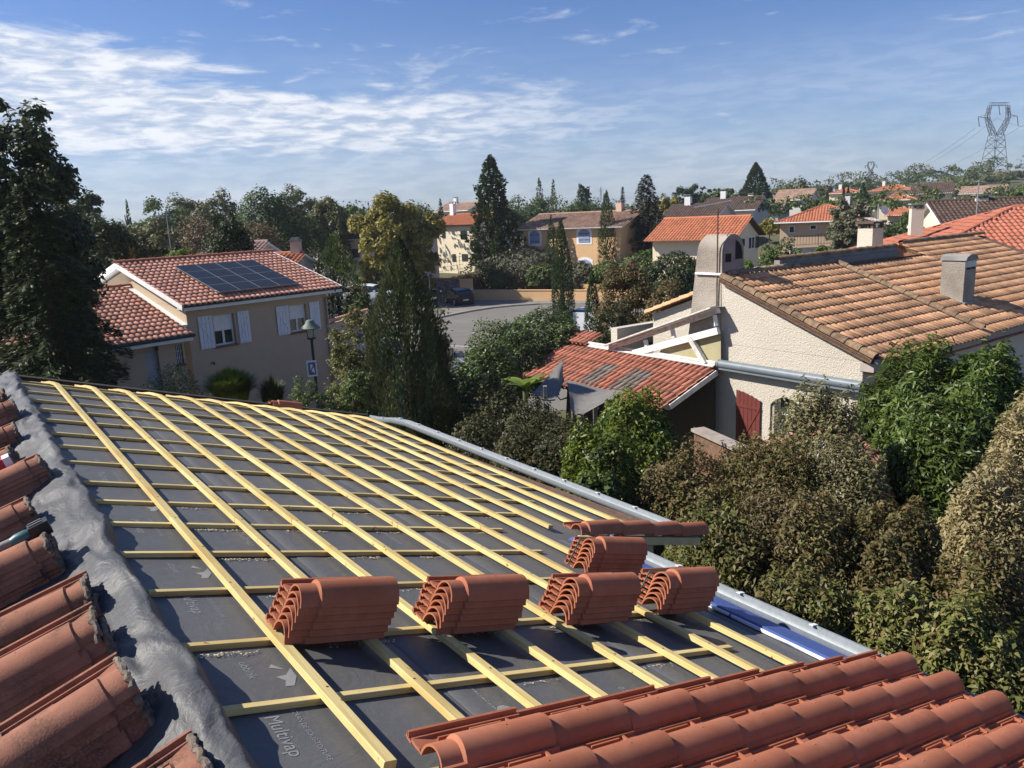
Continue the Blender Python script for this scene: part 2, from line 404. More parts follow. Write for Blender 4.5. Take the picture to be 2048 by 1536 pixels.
def mem_c(a, b):
    near = np.exp(-np.maximum(b - 1.05, 0) / 0.30)
    far = sst(5, 11, a)
    w = 0.004 * np.sin(a * 2.1 + b * 1.1) * np.sin(b * 2.7 - a * 0.6) + near * 0.016 * wave(a * 1.3, b * 0.8, 9) + far * 0.008 * wave(a * 0.8, b * 1.6, 15)
    return MEMC + np.clip(w, -0.012, 0.03)
def g_membrane():
    g = G('grey roofing underlay')
    v = g.coord(False)
    n1 = g.noise(1.1, 5, 0.6); n2 = g.noise(260, 2, 0.6); n3 = g.noise(30, 4, 0.7)
    c = g.mix(g.rng(n1, 0.3, 0.7), (0.070, 0.071, 0.073), (0.098, 0.097, 0.096))
    c = g.mix(g.math('MULTIPLY', g.rng(n2, 0.4, 0.75), 0.6), c, (0.135, 0.13, 0.122))
    c = g.mix(g.math('MULTIPLY', g.rng(n3, 0.52, 0.7), 0.35), c, (0.15, 0.14, 0.12))
    rg_ = g.math('ABSOLUTE', g.math('SUBTRACT', g.noise(3.2, 4, 0.6, None, 1.2), 0.5))
    st = g.noise(1.0, 3, 0.6, g.coord(False, (9, 9, 2)))
    hh = g.math('ADD', g.math('MULTIPLY', rg_, -1.2), g.math('MULTIPLY', n2, 0.06))
    g.pbr(c, 0.58, 0, g.bump(hh, 0.35, 0.02), 0.45); return g.m
m_mem = g_membrane()
def g_crease():
    g = G('creased charcoal underlay'); n = g.noise(2.6, 5, 0.6, None, 1.6); n2 = g.noise(7.5, 4, 0.6, None, 1.0); n3 = g.noise(260, 2, 0.6)
    rd = g.math('ABSOLUTE', g.math('SUBTRACT', n, 0.5)); rd2 = g.math('ABSOLUTE', g.math('SUBTRACT', n2, 0.5))
    c = g.mix(g.rng(g.noise(1.3, 5, 0.6), 0.3, 0.7), (0.050, 0.051, 0.054), (0.072, 0.072, 0.073)); c = g.mix(g.math('MULTIPLY', g.rng(n3, 0.4, 0.75), 0.5), c, (0.095, 0.093, 0.09))
    h = g.math('ADD', g.math('MULTIPLY', rd, -1.6), g.math('ADD', g.math('MULTIPLY', rd2, -0.6), g.math('MULTIPLY', n3, 0.03)))
    g.pbr(c, 0.55, 0, g.bump(h, 0.35, 0.05), 0.4); return g.m
m_mem2 = g_crease()
def grid_mesh(name, av, bv, fn, mat, parent, keep=None):
    A, B = np.meshgrid(av, bv, indexing='ij'); V = fn(A.ravel(), B.ravel()); na, nb = len(av), len(bv)
    i, j = np.meshgrid(np.arange(na - 1), np.arange(nb - 1), indexing='ij'); i = i.ravel(); j = j.ravel()
    F = np.stack([i * nb + j, i * nb + j + 1, (i + 1) * nb + j + 1, (i + 1) * nb + j], 1)
    return mobj(name, mesh_np(name, V, F, mat, True), parent)
grid_mesh('underlay', np.arange(-1.6, 5.061, 0.06), np.arange(0.95, 4.96, 0.05), lambda a, b: RPv(a, b, mem_c(a, b)), m_mem, roof)
grid_mesh('underlay', np.arange(5.06, 12.72, 0.07), np.concatenate([np.arange(0.95, 2.5, .05), np.arange(2.5, 6.2, .1)]), lambda a, b: RPv(a, b, mem_c(a, b)), m_mem, roof)
# underlay thrown loosely over the ridge
def tri(x): return 2 * np.abs(x - np.floor(x + 0.5))          # folded, crease-like noise
def ridge_sheet(a, u):
    edge = 0.035 + 0.055 * wave(a * 1.5, a * 0, 21) + 0.02 * wave(a * 4.5, a * 0, 2)
    ht = 0.075 + 0.035 * wave(a * 1.3, a * 0, 30) + 0.014 * wave(a * 5, a * 0, 40)
    t = math.tan(rSL)
    uu = u + edge
    base = np.where(uu < 0, uu * t, -uu * t)
    hump = ht * np.exp(-(np.abs(uu + 0.06) / 0.20) ** 1.4)
    drop = sst(-0.06, 0.0, u) * (ht * 0.95)
    w1 = wave(a * 2.2 + u * 2.5, u * 3.2 - a, 11); w2 = tri(a * 0.9 + u * 1.9 + 0.35 * w1) * tri(a * 0.37 - u * 0.8 + 0.2 * w1)
    w3 = sum((1 - np.abs(np.sin(a * f * .8 + u * f * (1.2 + .4 * i) + 1.5 * w1 + i * 2))) ** 2.5 * .5 ** i for i, f in enumerate((2.6, 4.4, 7.3)))
    wr = (0.020 * w1 + 0.030 * w2 + 0.024 * w3) * np.exp(-((uu + 0.18) / 0.33) ** 2) + 0.006 * wave(a * 3, u * 5, 27)
    h = base + hump - drop + wr * sst(0.01, -0.05, u) + 0.014
    P = RID + a[:, None] * rE + uu[:, None] * rHD; P[:, 2] += h + dip(a) * 0.6
    return P
us = np.concatenate([np.linspace(-3.4, -0.8, 18), np.linspace(-0.77, -0.085, 36), np.linspace(-0.07, 0.0, 9)])
grid_mesh('ridge_underlay', np.arange(-1.6, 12.75, 0.04), us, ridge_sheet, m_mem2, roof)
# body of the house below
m_render = M_surf('sand render', (0.52, 0.45, 0.36), None, 2, 0.9, 0.3, 80, 0.006)
mb = MB()
def wallpoly(a0, a1, bs):
    pts = [RP(0, b, -0.16) for b in bs]
    l = [RID + oD * 3.6 - oN * 0.12]
    prof = [l[0]] + [RID - np.array([0, 0, .12])] + pts
    n = len(prof); vs = []
    for a in (a0, a1):
        for p in prof: vs.append(p + rE * a)
        for p in prof: q = p + rE * a; vs.append((q[0], q[1], -0.2))
    m = 2 * n; F = []
    for k in range(n - 1):
        F += [(k, k + 1, n + k + 1, n + k), (m + k, m + n + k, m + n + k + 1, m + k + 1), (k, m + k, m + k + 1, k + 1)]
    F += [(0, n, m + n, m), (n - 1, m + n - 1, m + 2 * n - 1, 2 * n - 1)]
    mb.add(vs, F)
wallpoly(-1.5, 5.0, [2.0, 4.55]); wallpoly(5.2, 12.3, [2.0, 6.05])
mb.build('wall', m_render, roof)
# battens
def stick(name, p, q, w, h, mat=m_wood, parent=roof, up=rN):
    p = np.asarray(p); q = np.asarray(q); t = unit(q - p); L = np.linalg.norm(q - p); y = unit(np.cross(up, t)); z = np.cross(t, y)
    m = MB(); k = max(1, int(L / 0.9)); rr = random.Random(int(L * 1000))
    xs = [L * i / k for i in range(k + 1)]; offs = [rr.uniform(-.004, .004) for _ in xs]
    cv = 0.003
    pr = [(-w / 2 + cv, -h / 2), (w / 2 - cv, -h / 2), (w / 2, -h / 2 + cv), (w / 2, h / 2 - cv), (w / 2 - cv, h / 2), (-w / 2 + cv, h / 2), (-w / 2, h / 2 - cv), (-w / 2, -h / 2 + cv)]
    n = 8
    for x, o in zip(xs, offs):
        m.V += [(x, a + o, b) for a, b in pr]
    for i in range(k): m.F += [(i * n + j, i * n + (j + 1) % n, (i + 1) * n + (j + 1) % n, (i + 1) * n + j) for j in range(n)]
    m.F += [tuple(range(n))[::-1], tuple(k * n + j for j in range(n))]
    o = m.build(name, mat, parent, basis(t, y, z, p)); return o
def batten(b0, a0, a1, drift=0.0, joints=()):
    aa = [a0] + list(joints) + [a1]
    for s0, s1 in zip(aa[:-1], aa[1:]):
        # pieces bend with the sagging verge: split there
        cuts = [s0] + [c for c in (11.3, 11.8, 12.25) if s0 < c < s1] + [s1]
        if len(cuts) == 2:
            stick('batten', RP(s0 + .002, b0 - drift * s0, -0.0165), RP(s1 - .002, b0 - drift * s1, -0.0165), 0.052, 0.033)
        else:
            m = MB(); n = 4; w, h = 0.052, 0.033
            aas = [s0 + .002, (s0 + cuts[1]) / 2] + cuts[1:]
            O = RP(s0, b0 - drift * s0, -0.0165)
            for a in aas:
                p = RP(a, b0 - drift * a, -0.0165) - O
                for i, j in ((-1, -1), (1, -1), (1, 1), (-1, 1)):
                    v = p + rD * i * w / 2 + rN * j * h / 2; m.V.append((v @ rE, -(v @ rD), v @ rN))
            for i in range(len(aas) - 1): m.F += [(i * n + j, i * n + (j + 1) % n, (i + 1) * n + (j + 1) % n, (i + 1) * n + j) for j in range(4)][::1]
            m.F += [(3, 2, 1, 0), tuple((len(aas) - 1) * n + j for j in range(4))]
            m.build('batten', m_wood, roof, basis(rE, -rD, rN, O))
bk = [1.50, 1.925, 2.335, 2.735, 3.165, 3.56, 3.96]
for i, b in enumerate(bk):
    batten(b, -1.0 if i else 2.25, 12.55 + 0.12 * math.sin(i * 2.1), 0.0075, joints=(5.30 if i in (0, 1, 2, 3) else 5.22 + .3 * (i % 2),))
batten(4.31, -1.0, 4.05, 0.0)
for i, b in enumerate((4.36, 4.74, 5.13, 5.47, 5.86)):
    batten(b, 5.28 if i > 0 else 4.55, 12.5 - 0.1 * (i % 3), 0.003)
sticks_a = [2.815, 3.40, 4.06, 4.67, 5.26, 5.79, 6.31, 6.96, 7.58, 8.14, 8.81, 9.42, 10.0, 10.6, 11.2, 11.8, 12.35]
sends = [4.155, 4.30, 4.2, 4.13, 4.16, 4.70, 5.35] + [5.95] * 10
for a, e1 in zip(sticks_a, sends):
    s0 = 1.035 + 0.02 * math.sin(a * 5)
    stick('counter_batten', RP(a, s0, -0.0475), RP(a, e1, -0.0475), 0.040, 0.028)
for a in (2.2, 1.6, 1.0): stick('counter_batten', RP(a, 1.06, -0.0475), RP(a, 4.6, -0.0475), 0.040, 0.028)
# verge, eaves board, gutters
mb = MB(); mb.beam(RP(12.72, 0.9, -0.02), RP(12.72, 6.5, -0.02), 0.14, 0.10, rN); mb.build('shaded_verge', M_surf('verge in painted shadow', (0.045, 0.033, 0.028), (0.03, 0.022, 0.018), 6, 0.9), roof)  # old verge tiles as one beam, their shadow painted into its dark brown
mb = MB(); mb.beam(RP(5.10, 6.27, -0.055), RP(12.65, 6.27, -0.055), 0.30, 0.035, rN); mb.build('eaves_board', m_rust, roof)
mb = MB(); mb.beam(RP(5.02, 4.85, -0.055), RP(5.02, 6.50, -0.055), 0.05, 0.075, rN); mb.build('end_board', M_surf('pale raw board', (0.55, 0.47, 0.26), (0.45, 0.37, 0.2), 8, 0.8), roof)
def gutter(a0, a1, bi, bo, lip, depth):
    m = MB(); n = 9; prof = []
    for k in range(n):
        g = math.pi * k / (n - 1); prof.append(((bi + bo) / 2 - (bo - bi) / 2 * math.cos(g), lip - 0.02 - depth * math.sin(g) ** 0.75))
    prof[0] = (bi, lip - 0.03); prof[-1] = (bo, lip); prof.insert(n - 1, (bo - 0.001, lip - 0.03))
    prof += [(bo + 0.012, lip + 0.006), (bo + 0.022, lip - 0.002), (bo + 0.018, lip - 0.014), (bo + 0.004, lip - 0.012)]
    k = len(prof); L = int((a1 - a0) / 0.5) + 1; rr = np.random.RandomState(int(a1 * 7))
    for i in range(L + 1):
        a = a0 + (a1 - a0) * i / L; w = rr.uniform(-.003, .003)
        m.V += [tuple(RP(a, b + w, c)) for b, c in prof]
    for i in range(L): m.F += [(i * k + j, (i + 1) * k + j, (i + 1) * k + j + 1, i * k + j + 1) for j in range(k - 1)]
    go = m.build('gutter', m_zinc, roof, smooth=True, sharp=50)
    x = a0 + 0.35
    while x < a1 - 0.1:
        q = MB(); q.beam(RP(x, bo - 0.035, lip + 0.004), RP(x, bo + 0.026, lip + 0.006), 0.03, 0.006, rN); q.beam(RP(x, bo + 0.028, lip + 0.008), RP(x, bo + 0.028, lip - 0.03), 0.03, 0.006, rD)
        q.build('gutter_clip', m_white, go); x += 0.62
    return go
gutter(-1.2, 4.98, 5.03, 5.145, 0.012, 0.085)
gutter(5.02, 12.7, 6.44, 6.55, 0.025, 0.085)
mb = MB(); av = np.linspace(-1.2, 5.0, 26); rr = np.random.RandomState(3)
for a in av:
    w = rr.uniform(-.006, .006)
    mb.V += [tuple(RP(a, 4.70 + w, -0.045)), tuple(RP(a, 4.735 + w, -0.018)), tuple(RP(a, 4.97, -0.035)), tuple(RP(a, 5.085, -0.075))]
for i in range(25): mb.F += [(i * 4 + j, (i + 1) * 4 + j, (i + 1) * 4 + j + 1, i * 4 + j + 1) for j in range(3)]
mb.build('eaves_film', m_blue, roof)
mb = MB()
for i in range(7): mb.beam(RP(-1 + i * .85, 4.705, -0.038), RP(-1 + (i + 1) * .85 - .02, 4.705, -0.038), 0.012, 0.02, rN)
mb.build('film_edge', m_white, roof)

# laps between underlay rolls and nails through the battens
for b0 in (2.06, 3.36, 4.62):
    grid_mesh('underlay_lap', np.arange(-1.6, 5.061 if b0 > 4.5 else 12.6, 0.08), np.array([b0, b0 + .004, b0 + .09, b0 + .16]), lambda a, b: RPv(a, b, mem_c(a, b) + np.where(b > b0 + .155, .0, .0035) - np.where(b < b0 + .002, .003, 0)), m_mem, roof)
nail = MB().lathe([(0, .0012), (.0055, .001), (.0055, -.001)], 8).mesh('nail', M_surf('nail head', (.10, .09, .08), None, 9, .5, metal=.6))
_rn = random.Random(2)
for a in sticks_a[:7]:
    for b in bk: mobj('nail', nail, roof, basis(rD, rE, rN, RP(a + _rn.uniform(-.01, .01), b - .0075 * a + _rn.uniform(-.012, .012), .0008)))
# lettering printed on the underlay (flat print)
m_print = M_surf('pale grey print', (0.27, 0.272, 0.278), (0.19, 0.192, 0.198), 60, 0.8, detail=6)
def text_mesh(s, size, xspace=1.0):
    cu = bpy.data.curves.new('txt', 'FONT'); cu.body = s; cu.size = size; cu.space_character = xspace; cu.resolution_u = 2; cu.fill_mode = 'FRONT'
    ob = bpy.data.objects.new('txt', cu); COL.objects.link(ob); dg = bpy.context.evaluated_depsgraph_get(); dg.update()
    me = bpy.data.meshes.new_from_object(ob.evaluated_get(dg)); bpy.data.objects.remove(ob); return me
def roof_text(s, a, b, size, xspace=1.0, lift=0.0016):
    me = text_mesh(s, size, xspace); n = len(me.vertices); co = np.zeros(n * 3, np.float32); me.vertices.foreach_get('co', co); co = co.reshape(-1, 3)
    A = a - co[:, 0]; B = b + co[:, 1]
    P = RPv(A, B, mem_c(A, B) + lift); me.vertices.foreach_set('co', P.astype(np.float32).ravel()); me.update()
    me.materials.clear(); me.materials.append(m_print); return mobj('printed_lettering', me, roof)
def roof_shape(polys, a, b, lift=0.0016):
    m = MB()
    for p in polys:
        vs = [RP(a - x, b + y, float(mem_c(np.array([a - x]), np.array([b + y]))[0]) + lift) for x, y in p]; m.add(vs, [tuple(range(len(p)))])
    m.build('printed_logo', m_print, roof)
ell = [(0.075 * math.cos(t), 0.05 * math.sin(t)) for t in np.linspace(0, 6.283, 24, endpoint=False)]
for k in range(4):
    for jb, da in ((0, 0), (0.62, 0.24), (0.95, 0.0), (1.75, 0.22), (2.55, 0.04)):
        a = 2.765 + 1.32 * k - da; b = 1.215 + jb
        if b > 3.6: continue
        if jb in (0, 0.62): roof_text('Multivap', a, b, 0.085); roof_text('ECRAN DE SOUS-TOITURE', a + 0.03, b + 0.115, 0.032)
        else: roof_text('asturienne', a + 0.05, b, 0.075); roof_shape([ell], a - 0.24, b + 0.07) if k == 0 and jb == 0.95 else None
    a = 3.24 + 1.32 * k
    roof_text('ubbink', a, 1.26, 0.06); roof_shape([[(0.0, 0.13), (0.06, 0.17), (0.03, 0.11)], [(0.05, 0.2), (0.13, 0.2), (0.21, 0.16), (0.21, 0.12), (0.16, 0.14), (0.12, 0.11), (0.11, 0.16)]], a - .05, 1.26)

# ------------------------------------------------------------------ clay tiles
def tile_mesh(name, mat, L=0.50, bw=0.172, bh=0.087, thick=0.011, mirror=False, neck=True, pan=1.0):
    prof = []
    nb = 12
    ha = RAD(76)
    for k in range(nb + 1):
        t = -ha + 2 * ha * k / nb; prof.append((bw / 2 + bw / 2 * math.sin(t) / math.sin(ha), bh * (math.cos(t) - math.cos(ha)) / (1 - math.cos(ha))))
    prof[0] = (0, -0.004); prof.insert(0, (-0.004, -0.012))
    x = bw
    prof += [(x + .008, -0.003), (x + .030, -0.004), (x + .066, 0.002), (x + .069, .014), (x + .075, .0145), (x + .078, .004), (x + .090, .006), (x + .093, .028), (x + .104, .030), (x + .110, .006)]
    nbar = nb + 2; P = np.array(prof); n = len(P)
    T = np.gradient(P, axis=0); T /= np.linalg.norm(T, axis=1)[:, None]; NN = np.stack([-T[:, 1], T[:, 0]], 1)
    Q = P - NN * thick
    Q[:, 1] = np.minimum(Q[:, 1], P[:, 1] - thick * 0.6)
    xs = [0.0, 0.012, 0.088, 0.096, 0.106, L * 0.5, L - 0.02, L]
    V = []; 
    for x_ in xs:
        sc = 1.0 + 0.07 * (x_ / L)
        nk = 0.78 if (neck and x_ <= 0.09) else 1.0; sc *= nk
        if x_ == L: sc *= 0.995
        for S in (P, Q):
            for i, (y, z) in enumerate(S):
                if i < nbar:
                    yy = bw / 2 + (y - bw / 2) * (0.94 + 0.06 * sc) * (0.87 if nk < 1 and y < bw / 2 else 1.0); zz = z * sc if z > 0 else z
                else: yy, zz = y, z
                if x_ < 0.02 and i >= nbar and pan: zz += 0.012 * (1 if i < nbar + 3 else 0)
                V.append((x_, -yy if mirror else yy, zz))
    m = len(xs); st = 2 * n; F = []
    for i in range(m - 1):
        for j in range(n - 1):
            F.append((i * st + j, (i + 1) * st + j, (i + 1) * st + j + 1, i * st + j + 1))
            F.append((i * st + n + j, i * st + n + j + 1, (i + 1) * st + n + j + 1, (i + 1) * st + n + j))
        F.append((i * st, i * st + n, (i + 1) * st + n, (i + 1) * st)); F.append((i * st + n - 1, (i + 1) * st + n - 1, (i + 1) * st + 2 * n - 1, i * st + 2 * n - 1))
    for j in range(n - 1):
        F.append((j, j + 1, n + j + 1, n + j)); b = (m - 1) * st; F.append((b + j, b + n + j, b + n + j + 1, b + j + 1))
    if mirror: F = [f[::-1] for f in F]
    mb = MB(); mb.V = V; mb.F = F
    s = -1 if mirror else 1
    # cross ribs and nail boss on the pan
    for x0, x1, y0, y1, h in ((0.10, 0.22, .212, .219, .014), (0.25, 0.40, .226, .233, .012), (0.425, 0.437, .20, .262, .012)):
        mb.box(x0, x1, min(s * y0, s * y1), max(s * y0, s * y1), -0.002, h)
    mb.add([(0.30, s * bw * .5, bh * 1.03), (0.306, s * (bw * .5 + .006), bh * 1.03), (0.312, s * bw * .5, bh * 1.035), (0.306, s * (bw * .5 - .006), bh * 1.03), (0.306, s * bw * .5, bh * 1.1)], [(0, 1, 4), (1, 2, 4), (2, 3, 4), (3, 0, 4)])
    return mb.mesh(name, mat, True, 42)
me_new = tile_mesh('new clay tile', m_newtile)
me_old = tile_mesh('old clay tile', m_oldtile, 0.46, 0.185, 0.068, 0.014, True)
rs = random.Random(11)
PUR, TLEN = 0.418, 0.50
tilt = math.asin(0.024 / PUR)
def roof_tile_M(a, b_tail, jit=True):
    # tail rides over the head of the next tile down
    xd = rD * math.cos(tilt) + rN * math.sin(tilt); zz = np.cross(xd, rE)
    if jit: a += rs.uniform(-.003, .003); b_tail += rs.uniform(-.004, .004)
    O = RP(a, b_tail - TLEN, 0.010); w = rs.uniform(-.006, .006)
    xd2 = xd * math.cos(w) + rE * math.sin(w); y2 = np.cross(zz, xd2)
    return basis(xd2, y2, zz, O)
for k in range(8):
    for j in range(8):
        b = 5.03 - PUR * j
        if k == 7 and j > 3: continue
        mobj('roof_tile', me_new, roof, roof_tile_M(2.085 - 0.2605 * k, b))
for j in range(4):                        # the single course laid at the step of the eaves
    mobj('roof_tile', me_new, roof, roof_tile_M(4.985, 6.60 - PUR * j))
ORD = ['lowest', 'second', 'third', 'fourth', 'fifth', 'sixth', 'top']
def new_stack(a, b, n, desc, turn=0.0, strap=False):
    xd = rD * math.cos(turn) + rE * math.sin(turn); y = np.cross(rN, xd)
    for k in range(n):
        t = turn + rs.uniform(-.012, .012); xd = rD * math.cos(t) + rE * math.sin(t); y = np.cross(rN, xd)
        O = RP(a - 0.004 * k + rs.uniform(-.003, .003), b + 0.007 * k - 0.01 + rs.uniform(-.004, .004), 0.013 + 0.0355 * k)
        o = mobj('new_tile', me_new, None, basis(xd, y, rN, O))
        nm = 'top' if k == n - 1 else ORD[k]
        tag(o, f'{nm} new terracotta tile of the {desc}', 'roof tile', 'new tiles stacked on the battens')
    if strap:
        m = MB(); y0 = 0.215; h = 0.0355 * (n - 1) + 0.036
        for p, q in (((-0.022, y0, 0.0), (0.02, y0 - .035, h)), ((0.02, y0 - .035, h + .002), (0.50, y0 - .035, h + .004))):
            P = [RP(a, b, 0.013) + xd * v[0] + y * v[1] + rN * v[2] for v in (p, q)]; m.beam(P[0], P[1], 0.012, 0.0025, y)
        tag(m.build('strap', M_surf('green strapping', (0.10, 0.24, 0.20), None, 20, 0.5)), f'thin green strap holding the {desc}', 'strap')
new_stack(3.235, 1.475, 6, 'leftmost stack in the front row on the battens')
new_stack(3.215, 2.275, 6, 'second stack from the left in the front row')
new_stack(3.20, 3.15, 6, 'third stack in the front row, without a strap')
new_stack(3.25, 3.99, 6, 'strapped stack nearest the gutter', 0.02, True)
new_stack(3.97, 3.985, 6, 'strapped stack behind the others', -0.09, True)
o = mobj('verge_tile', me_new, None, basis(rD, rE, rN, RP(12.42, 4.66, 0.03))); tag(o, 'single new tile lying across batten ends at the far verge', 'roof tile')
# old tiles piled beyond the ridge
def old_stack(a, s, n, desc, turn=0.0, lean=0.0, c0=0.035, upside=False, step=0.034):
    for k in range(n):
        t = turn + rs.uniform(-.03, .03)
        xd = oD * math.cos(t) + rE * math.sin(t); nn = oN
        if lean: nn = unit(oN * math.cos(lean) + rE * math.sin(lean))
        xd = unit(xd - nn * (xd @ nn)); y = np.cross(nn, xd)
        O = OP(a + rs.uniform(-.012, .012) + (lean and -k * step * math.sin(lean) * -1 or 0), s + rs.uniform(-.02, .02), c0 + step * k * (math.cos(lean) if lean else 1))
        if upside: M = basis(xd, -y, -nn, O + y * -0.0 + nn * 0.06)
        else: M = basis(xd, y, nn, O)
        nm = 'top' if k == n - 1 else ORD[k]
        e_ = tag(mobj('old_tile', me_old, None, M), f'{nm} weathered old tile in the {desc}', 'roof tile', 'old tiles piled by the ridge')
        h = MB(); q = random.Random(int(a * 100 + k)); pth = []
        for i in range(13):
            g = math.pi * (0.06 + 0.88 * i / 12); pth.append((0.010 + q.uniform(-.006, .006), -(0.0925 - .088 * math.cos(g)), 0.058 * math.sin(g) - 0.004))
        pth += [(0.012 + q.uniform(-.006, .006), -(0.195 + 0.018 * i), 0.012 + q.uniform(-.003, .004)) for i in range(5)]
        h.tube(pth, [0.010 + q.uniform(0, .007) for _ in pth], 6)
        h.build('head_lip', m_oldend, e_)
old_stack(2.33, 0.06, 3, 'pile at the bottom edge of the picture')
old_stack(2.86, 0.16, 7, 'nearest full pile beside the ridge', -0.05)
old_stack(3.46, 0.20, 6, 'second pile from the front by the ridge', 0.03)
old_stack(4.02, 0.20, 4, 'speckled pile just in front of the driver', 0.10)
old_stack(4.72, 0.27, 6, 'pile under the cordless driver', 0.04)
old_stack(5.62, 0.30, 5, 'crusted pile behind the cordless driver', -0.04)
old_stack(6.42, 0.13, 6, 'pile under the red box', 0.0)
old_stack(7.35, 0.30, 4, 'pile just behind the red box', 0.05)
old_stack(8.02, 0.22, 5, 'third pile from the far end of the ridge', 0.0)
old_stack(8.95, 0.15, 6, 'second pile from the far end of the ridge', -0.03)
old_stack(10.15, 0.20, 4, 'farthest pile along the ridge', 0.02)
# red box of fixings
def box_on(a, s, c, t, lx, ly, lz, name, mat):
    xd = oD * math.cos(t) + rE * math.sin(t); y = np.cross(oN, xd); return xd, y, OP(a, s, c)
xd, y, O = box_on(6.66, 0.42, 0.27, 0.0, 0, 0, 0, '', None)
bx = empty('fixings_box', (0, 0, 0), 0, 'small red and white cardboard box of fixings on old tiles', 'box'); bx.matrix_world = basis(xd, y, oN, O)
MB().box(-.11, .11, -.055, .055, -0.05, .05).build('carton', M_surf('red carton', (0.42, 0.018, 0.03), None, 6, 0.5), bx)
MB().box(-.118, -.072, -.0565, .0565, -.0515, .0515).build('white_end', M_surf('white carton', (0.7, 0.7, 0.72), None, 6, 0.5), bx)
MB().box(-.03, .02, -.035, .035, .05, .0522).build('blue_panel', M_surf('blue print', (0.05, 0.12, 0.35), None, 6, 0.5), bx)
me = text_mesh('fischer', 0.045); me.materials.clear(); me.materials.append(m_white)
mobj('lettering', me, bx, Matrix(((-1, 0, 0, .085), (0, 0, 1, .0562), (0, 1, 0, -.015), (0, 0, 0, 1))))
# cordless driver: grip, gearbox, battery
def lay(a, s, c, turn):
    xd = oD * math.cos(turn) + rE * math.sin(turn); y = np.cross(oN, xd); return basis(xd, y, oN, OP(a, s, c))
dr = empty('cordless_driver', (0, 0, 0), 0, 'teal and black cordless driver lying on piled old tiles', 'power tool'); dr.matrix_world = lay(4.93, 0.30, 0.265, 0.0)
MB().tube([(0.11, 0, 0), (0.16, 0, 0.004), (0.24, 0, -.002), (0.30, 0, -0.01)], [.028, .026, .031, .02], 12).build('grip', m_grey, dr, smooth=True)
MB().tube([(0.03, 0, 0), (0.05, 0, 0), (0.10, 0, 0), (0.13, 0, 0)], [.030, .036, .036, .027], 14).build('body', m_teal, dr, smooth=True)
bt = MB().box(-.075, .03, -.042, .042, -.038, .040).build('battery', m_black, dr)
for yy in (-.025, .012): MB().box(-.05, .02, yy, yy + .008, .040, .048).build('rib', m_grey, bt)
MB().tube([(0.30, 0, -0.01), (0.36, 0, -.02), (0.42, 0, -.02)], [.022, .03, .026], 12).build('head', m_teal, dr, smooth=True)
gr = empty('angle_grinder', (0, 0, 0), 0, 'teal and black power tool at the left edge beside the red box', 'power tool'); gr.matrix_world = lay(6.60, 0.66, 0.26, 0.1)
MB().tube([(0.02, 0, 0), (0.08, 0, .01), (0.16, 0, 0), (0.3, 0, 0)], [.03, .038, .034, .03], 12).build('body', m_teal, gr, smooth=True)
MB().tube([(0.0, -.01, -.045), (0.0, -.01, .03)], [.036, .03], 14).build('head', m_black, gr, smooth=True)
MB().tube([(0.0, -.03, -.05), (0.0, -.03, -.046)], [.055, .055], 18).build('disc', m_metal, gr)
# bent wire clip on the front pile and sawdust along the counter battens
wv = MB(); wv.tube([OP(3.00, 0.28, 0.265), OP(2.985, 0.35, 0.268), OP(2.95, 0.40, 0.266), OP(2.965, 0.42, 0.266), OP(3.0, 0.38, 0.267)], 0.003, 6)
tag(wv.build('wire_clip', m_iron), 'thin bent black wire clip on the nearest old tile', 'wire')
rr = np.random.RandomState(8); V = []; F = []
for (a, b0, b1, n) in ((3.36, 1.1, 3.9, 420), (4.64, 1.4, 3.7, 420), (5.23, 1.4, 4.1, 500), (5.75, 1.5, 4.5, 260), (4.02, 1.5, 3.2, 200), (2.78, 2.3, 3.6, 90)):
    bb = rr.uniform(b0, b1, n); cl = np.sin(bb * 9 + a) > -0.1; bb = bb[cl]; aa = a - 0.03 - np.abs(rr.normal(0, 0.018, len(bb)))
    for A, B in zip(aa, bb):
        c = float(mem_c(np.array([A]), np.array([B]))[0]) + 0.006; s = rr.uniform(.003, .009); g = rr.uniform(0, 6.28); k = len(V)
        for q in range(3):
            t = g + q * 2.1; V.append(RP(A + s * math.cos(t), B + s * math.sin(t), c + rr.uniform(0, .004)))
        F.append((k, k + 1, k + 2))
so = mobj('sawdust', mesh_np('sawdust', np.array(V), np.array(F), M_surf('sawdust', (0.62, 0.52, 0.36), None, 40, 0.9, var=0.2)))
tag(so, 'pale sawdust scattered along the counter battens', 'sawdust', kind='stuff')
# ------------------------------------------------------------------ building helpers
class Fr:
    def __init__(s, O, u, v, w=(0, 0, 1)): s.O = np.asarray(O, float); s.u = unit(u); s.v = unit(v); s.w = unit(w)
    def p(s, a, b, c): return s.O + s.u * a + s.v * b + s.w * c
    def loc(s, P): q = np.asarray(P) - s.O; return q @ s.u, q @ s.v, q @ s.w
    def at(s, a, b, c): return Fr(s.p(a, b, c), s.u, s.v, s.w)
def fbox(mb, fr, u0, u1, v0, v1, w0, w1):
    return mb.obox(fr.p((u0 + u1) / 2, (v0 + v1) / 2, (w0 + w1) / 2), fr.u * (u1 - u0) / 2, fr.v * (v1 - v0) / 2, fr.w * (w1 - w0) / 2)
def B(mb, name, mat, root, parent=None, **k):
    L = np.array(root.location); mb.V = [tuple(np.asarray(v) - L) for v in mb.V]
    return mb.build(name, mat, parent or root, **k)
def Mloc(root, M): return Matrix.Translation(-root.location) @ M
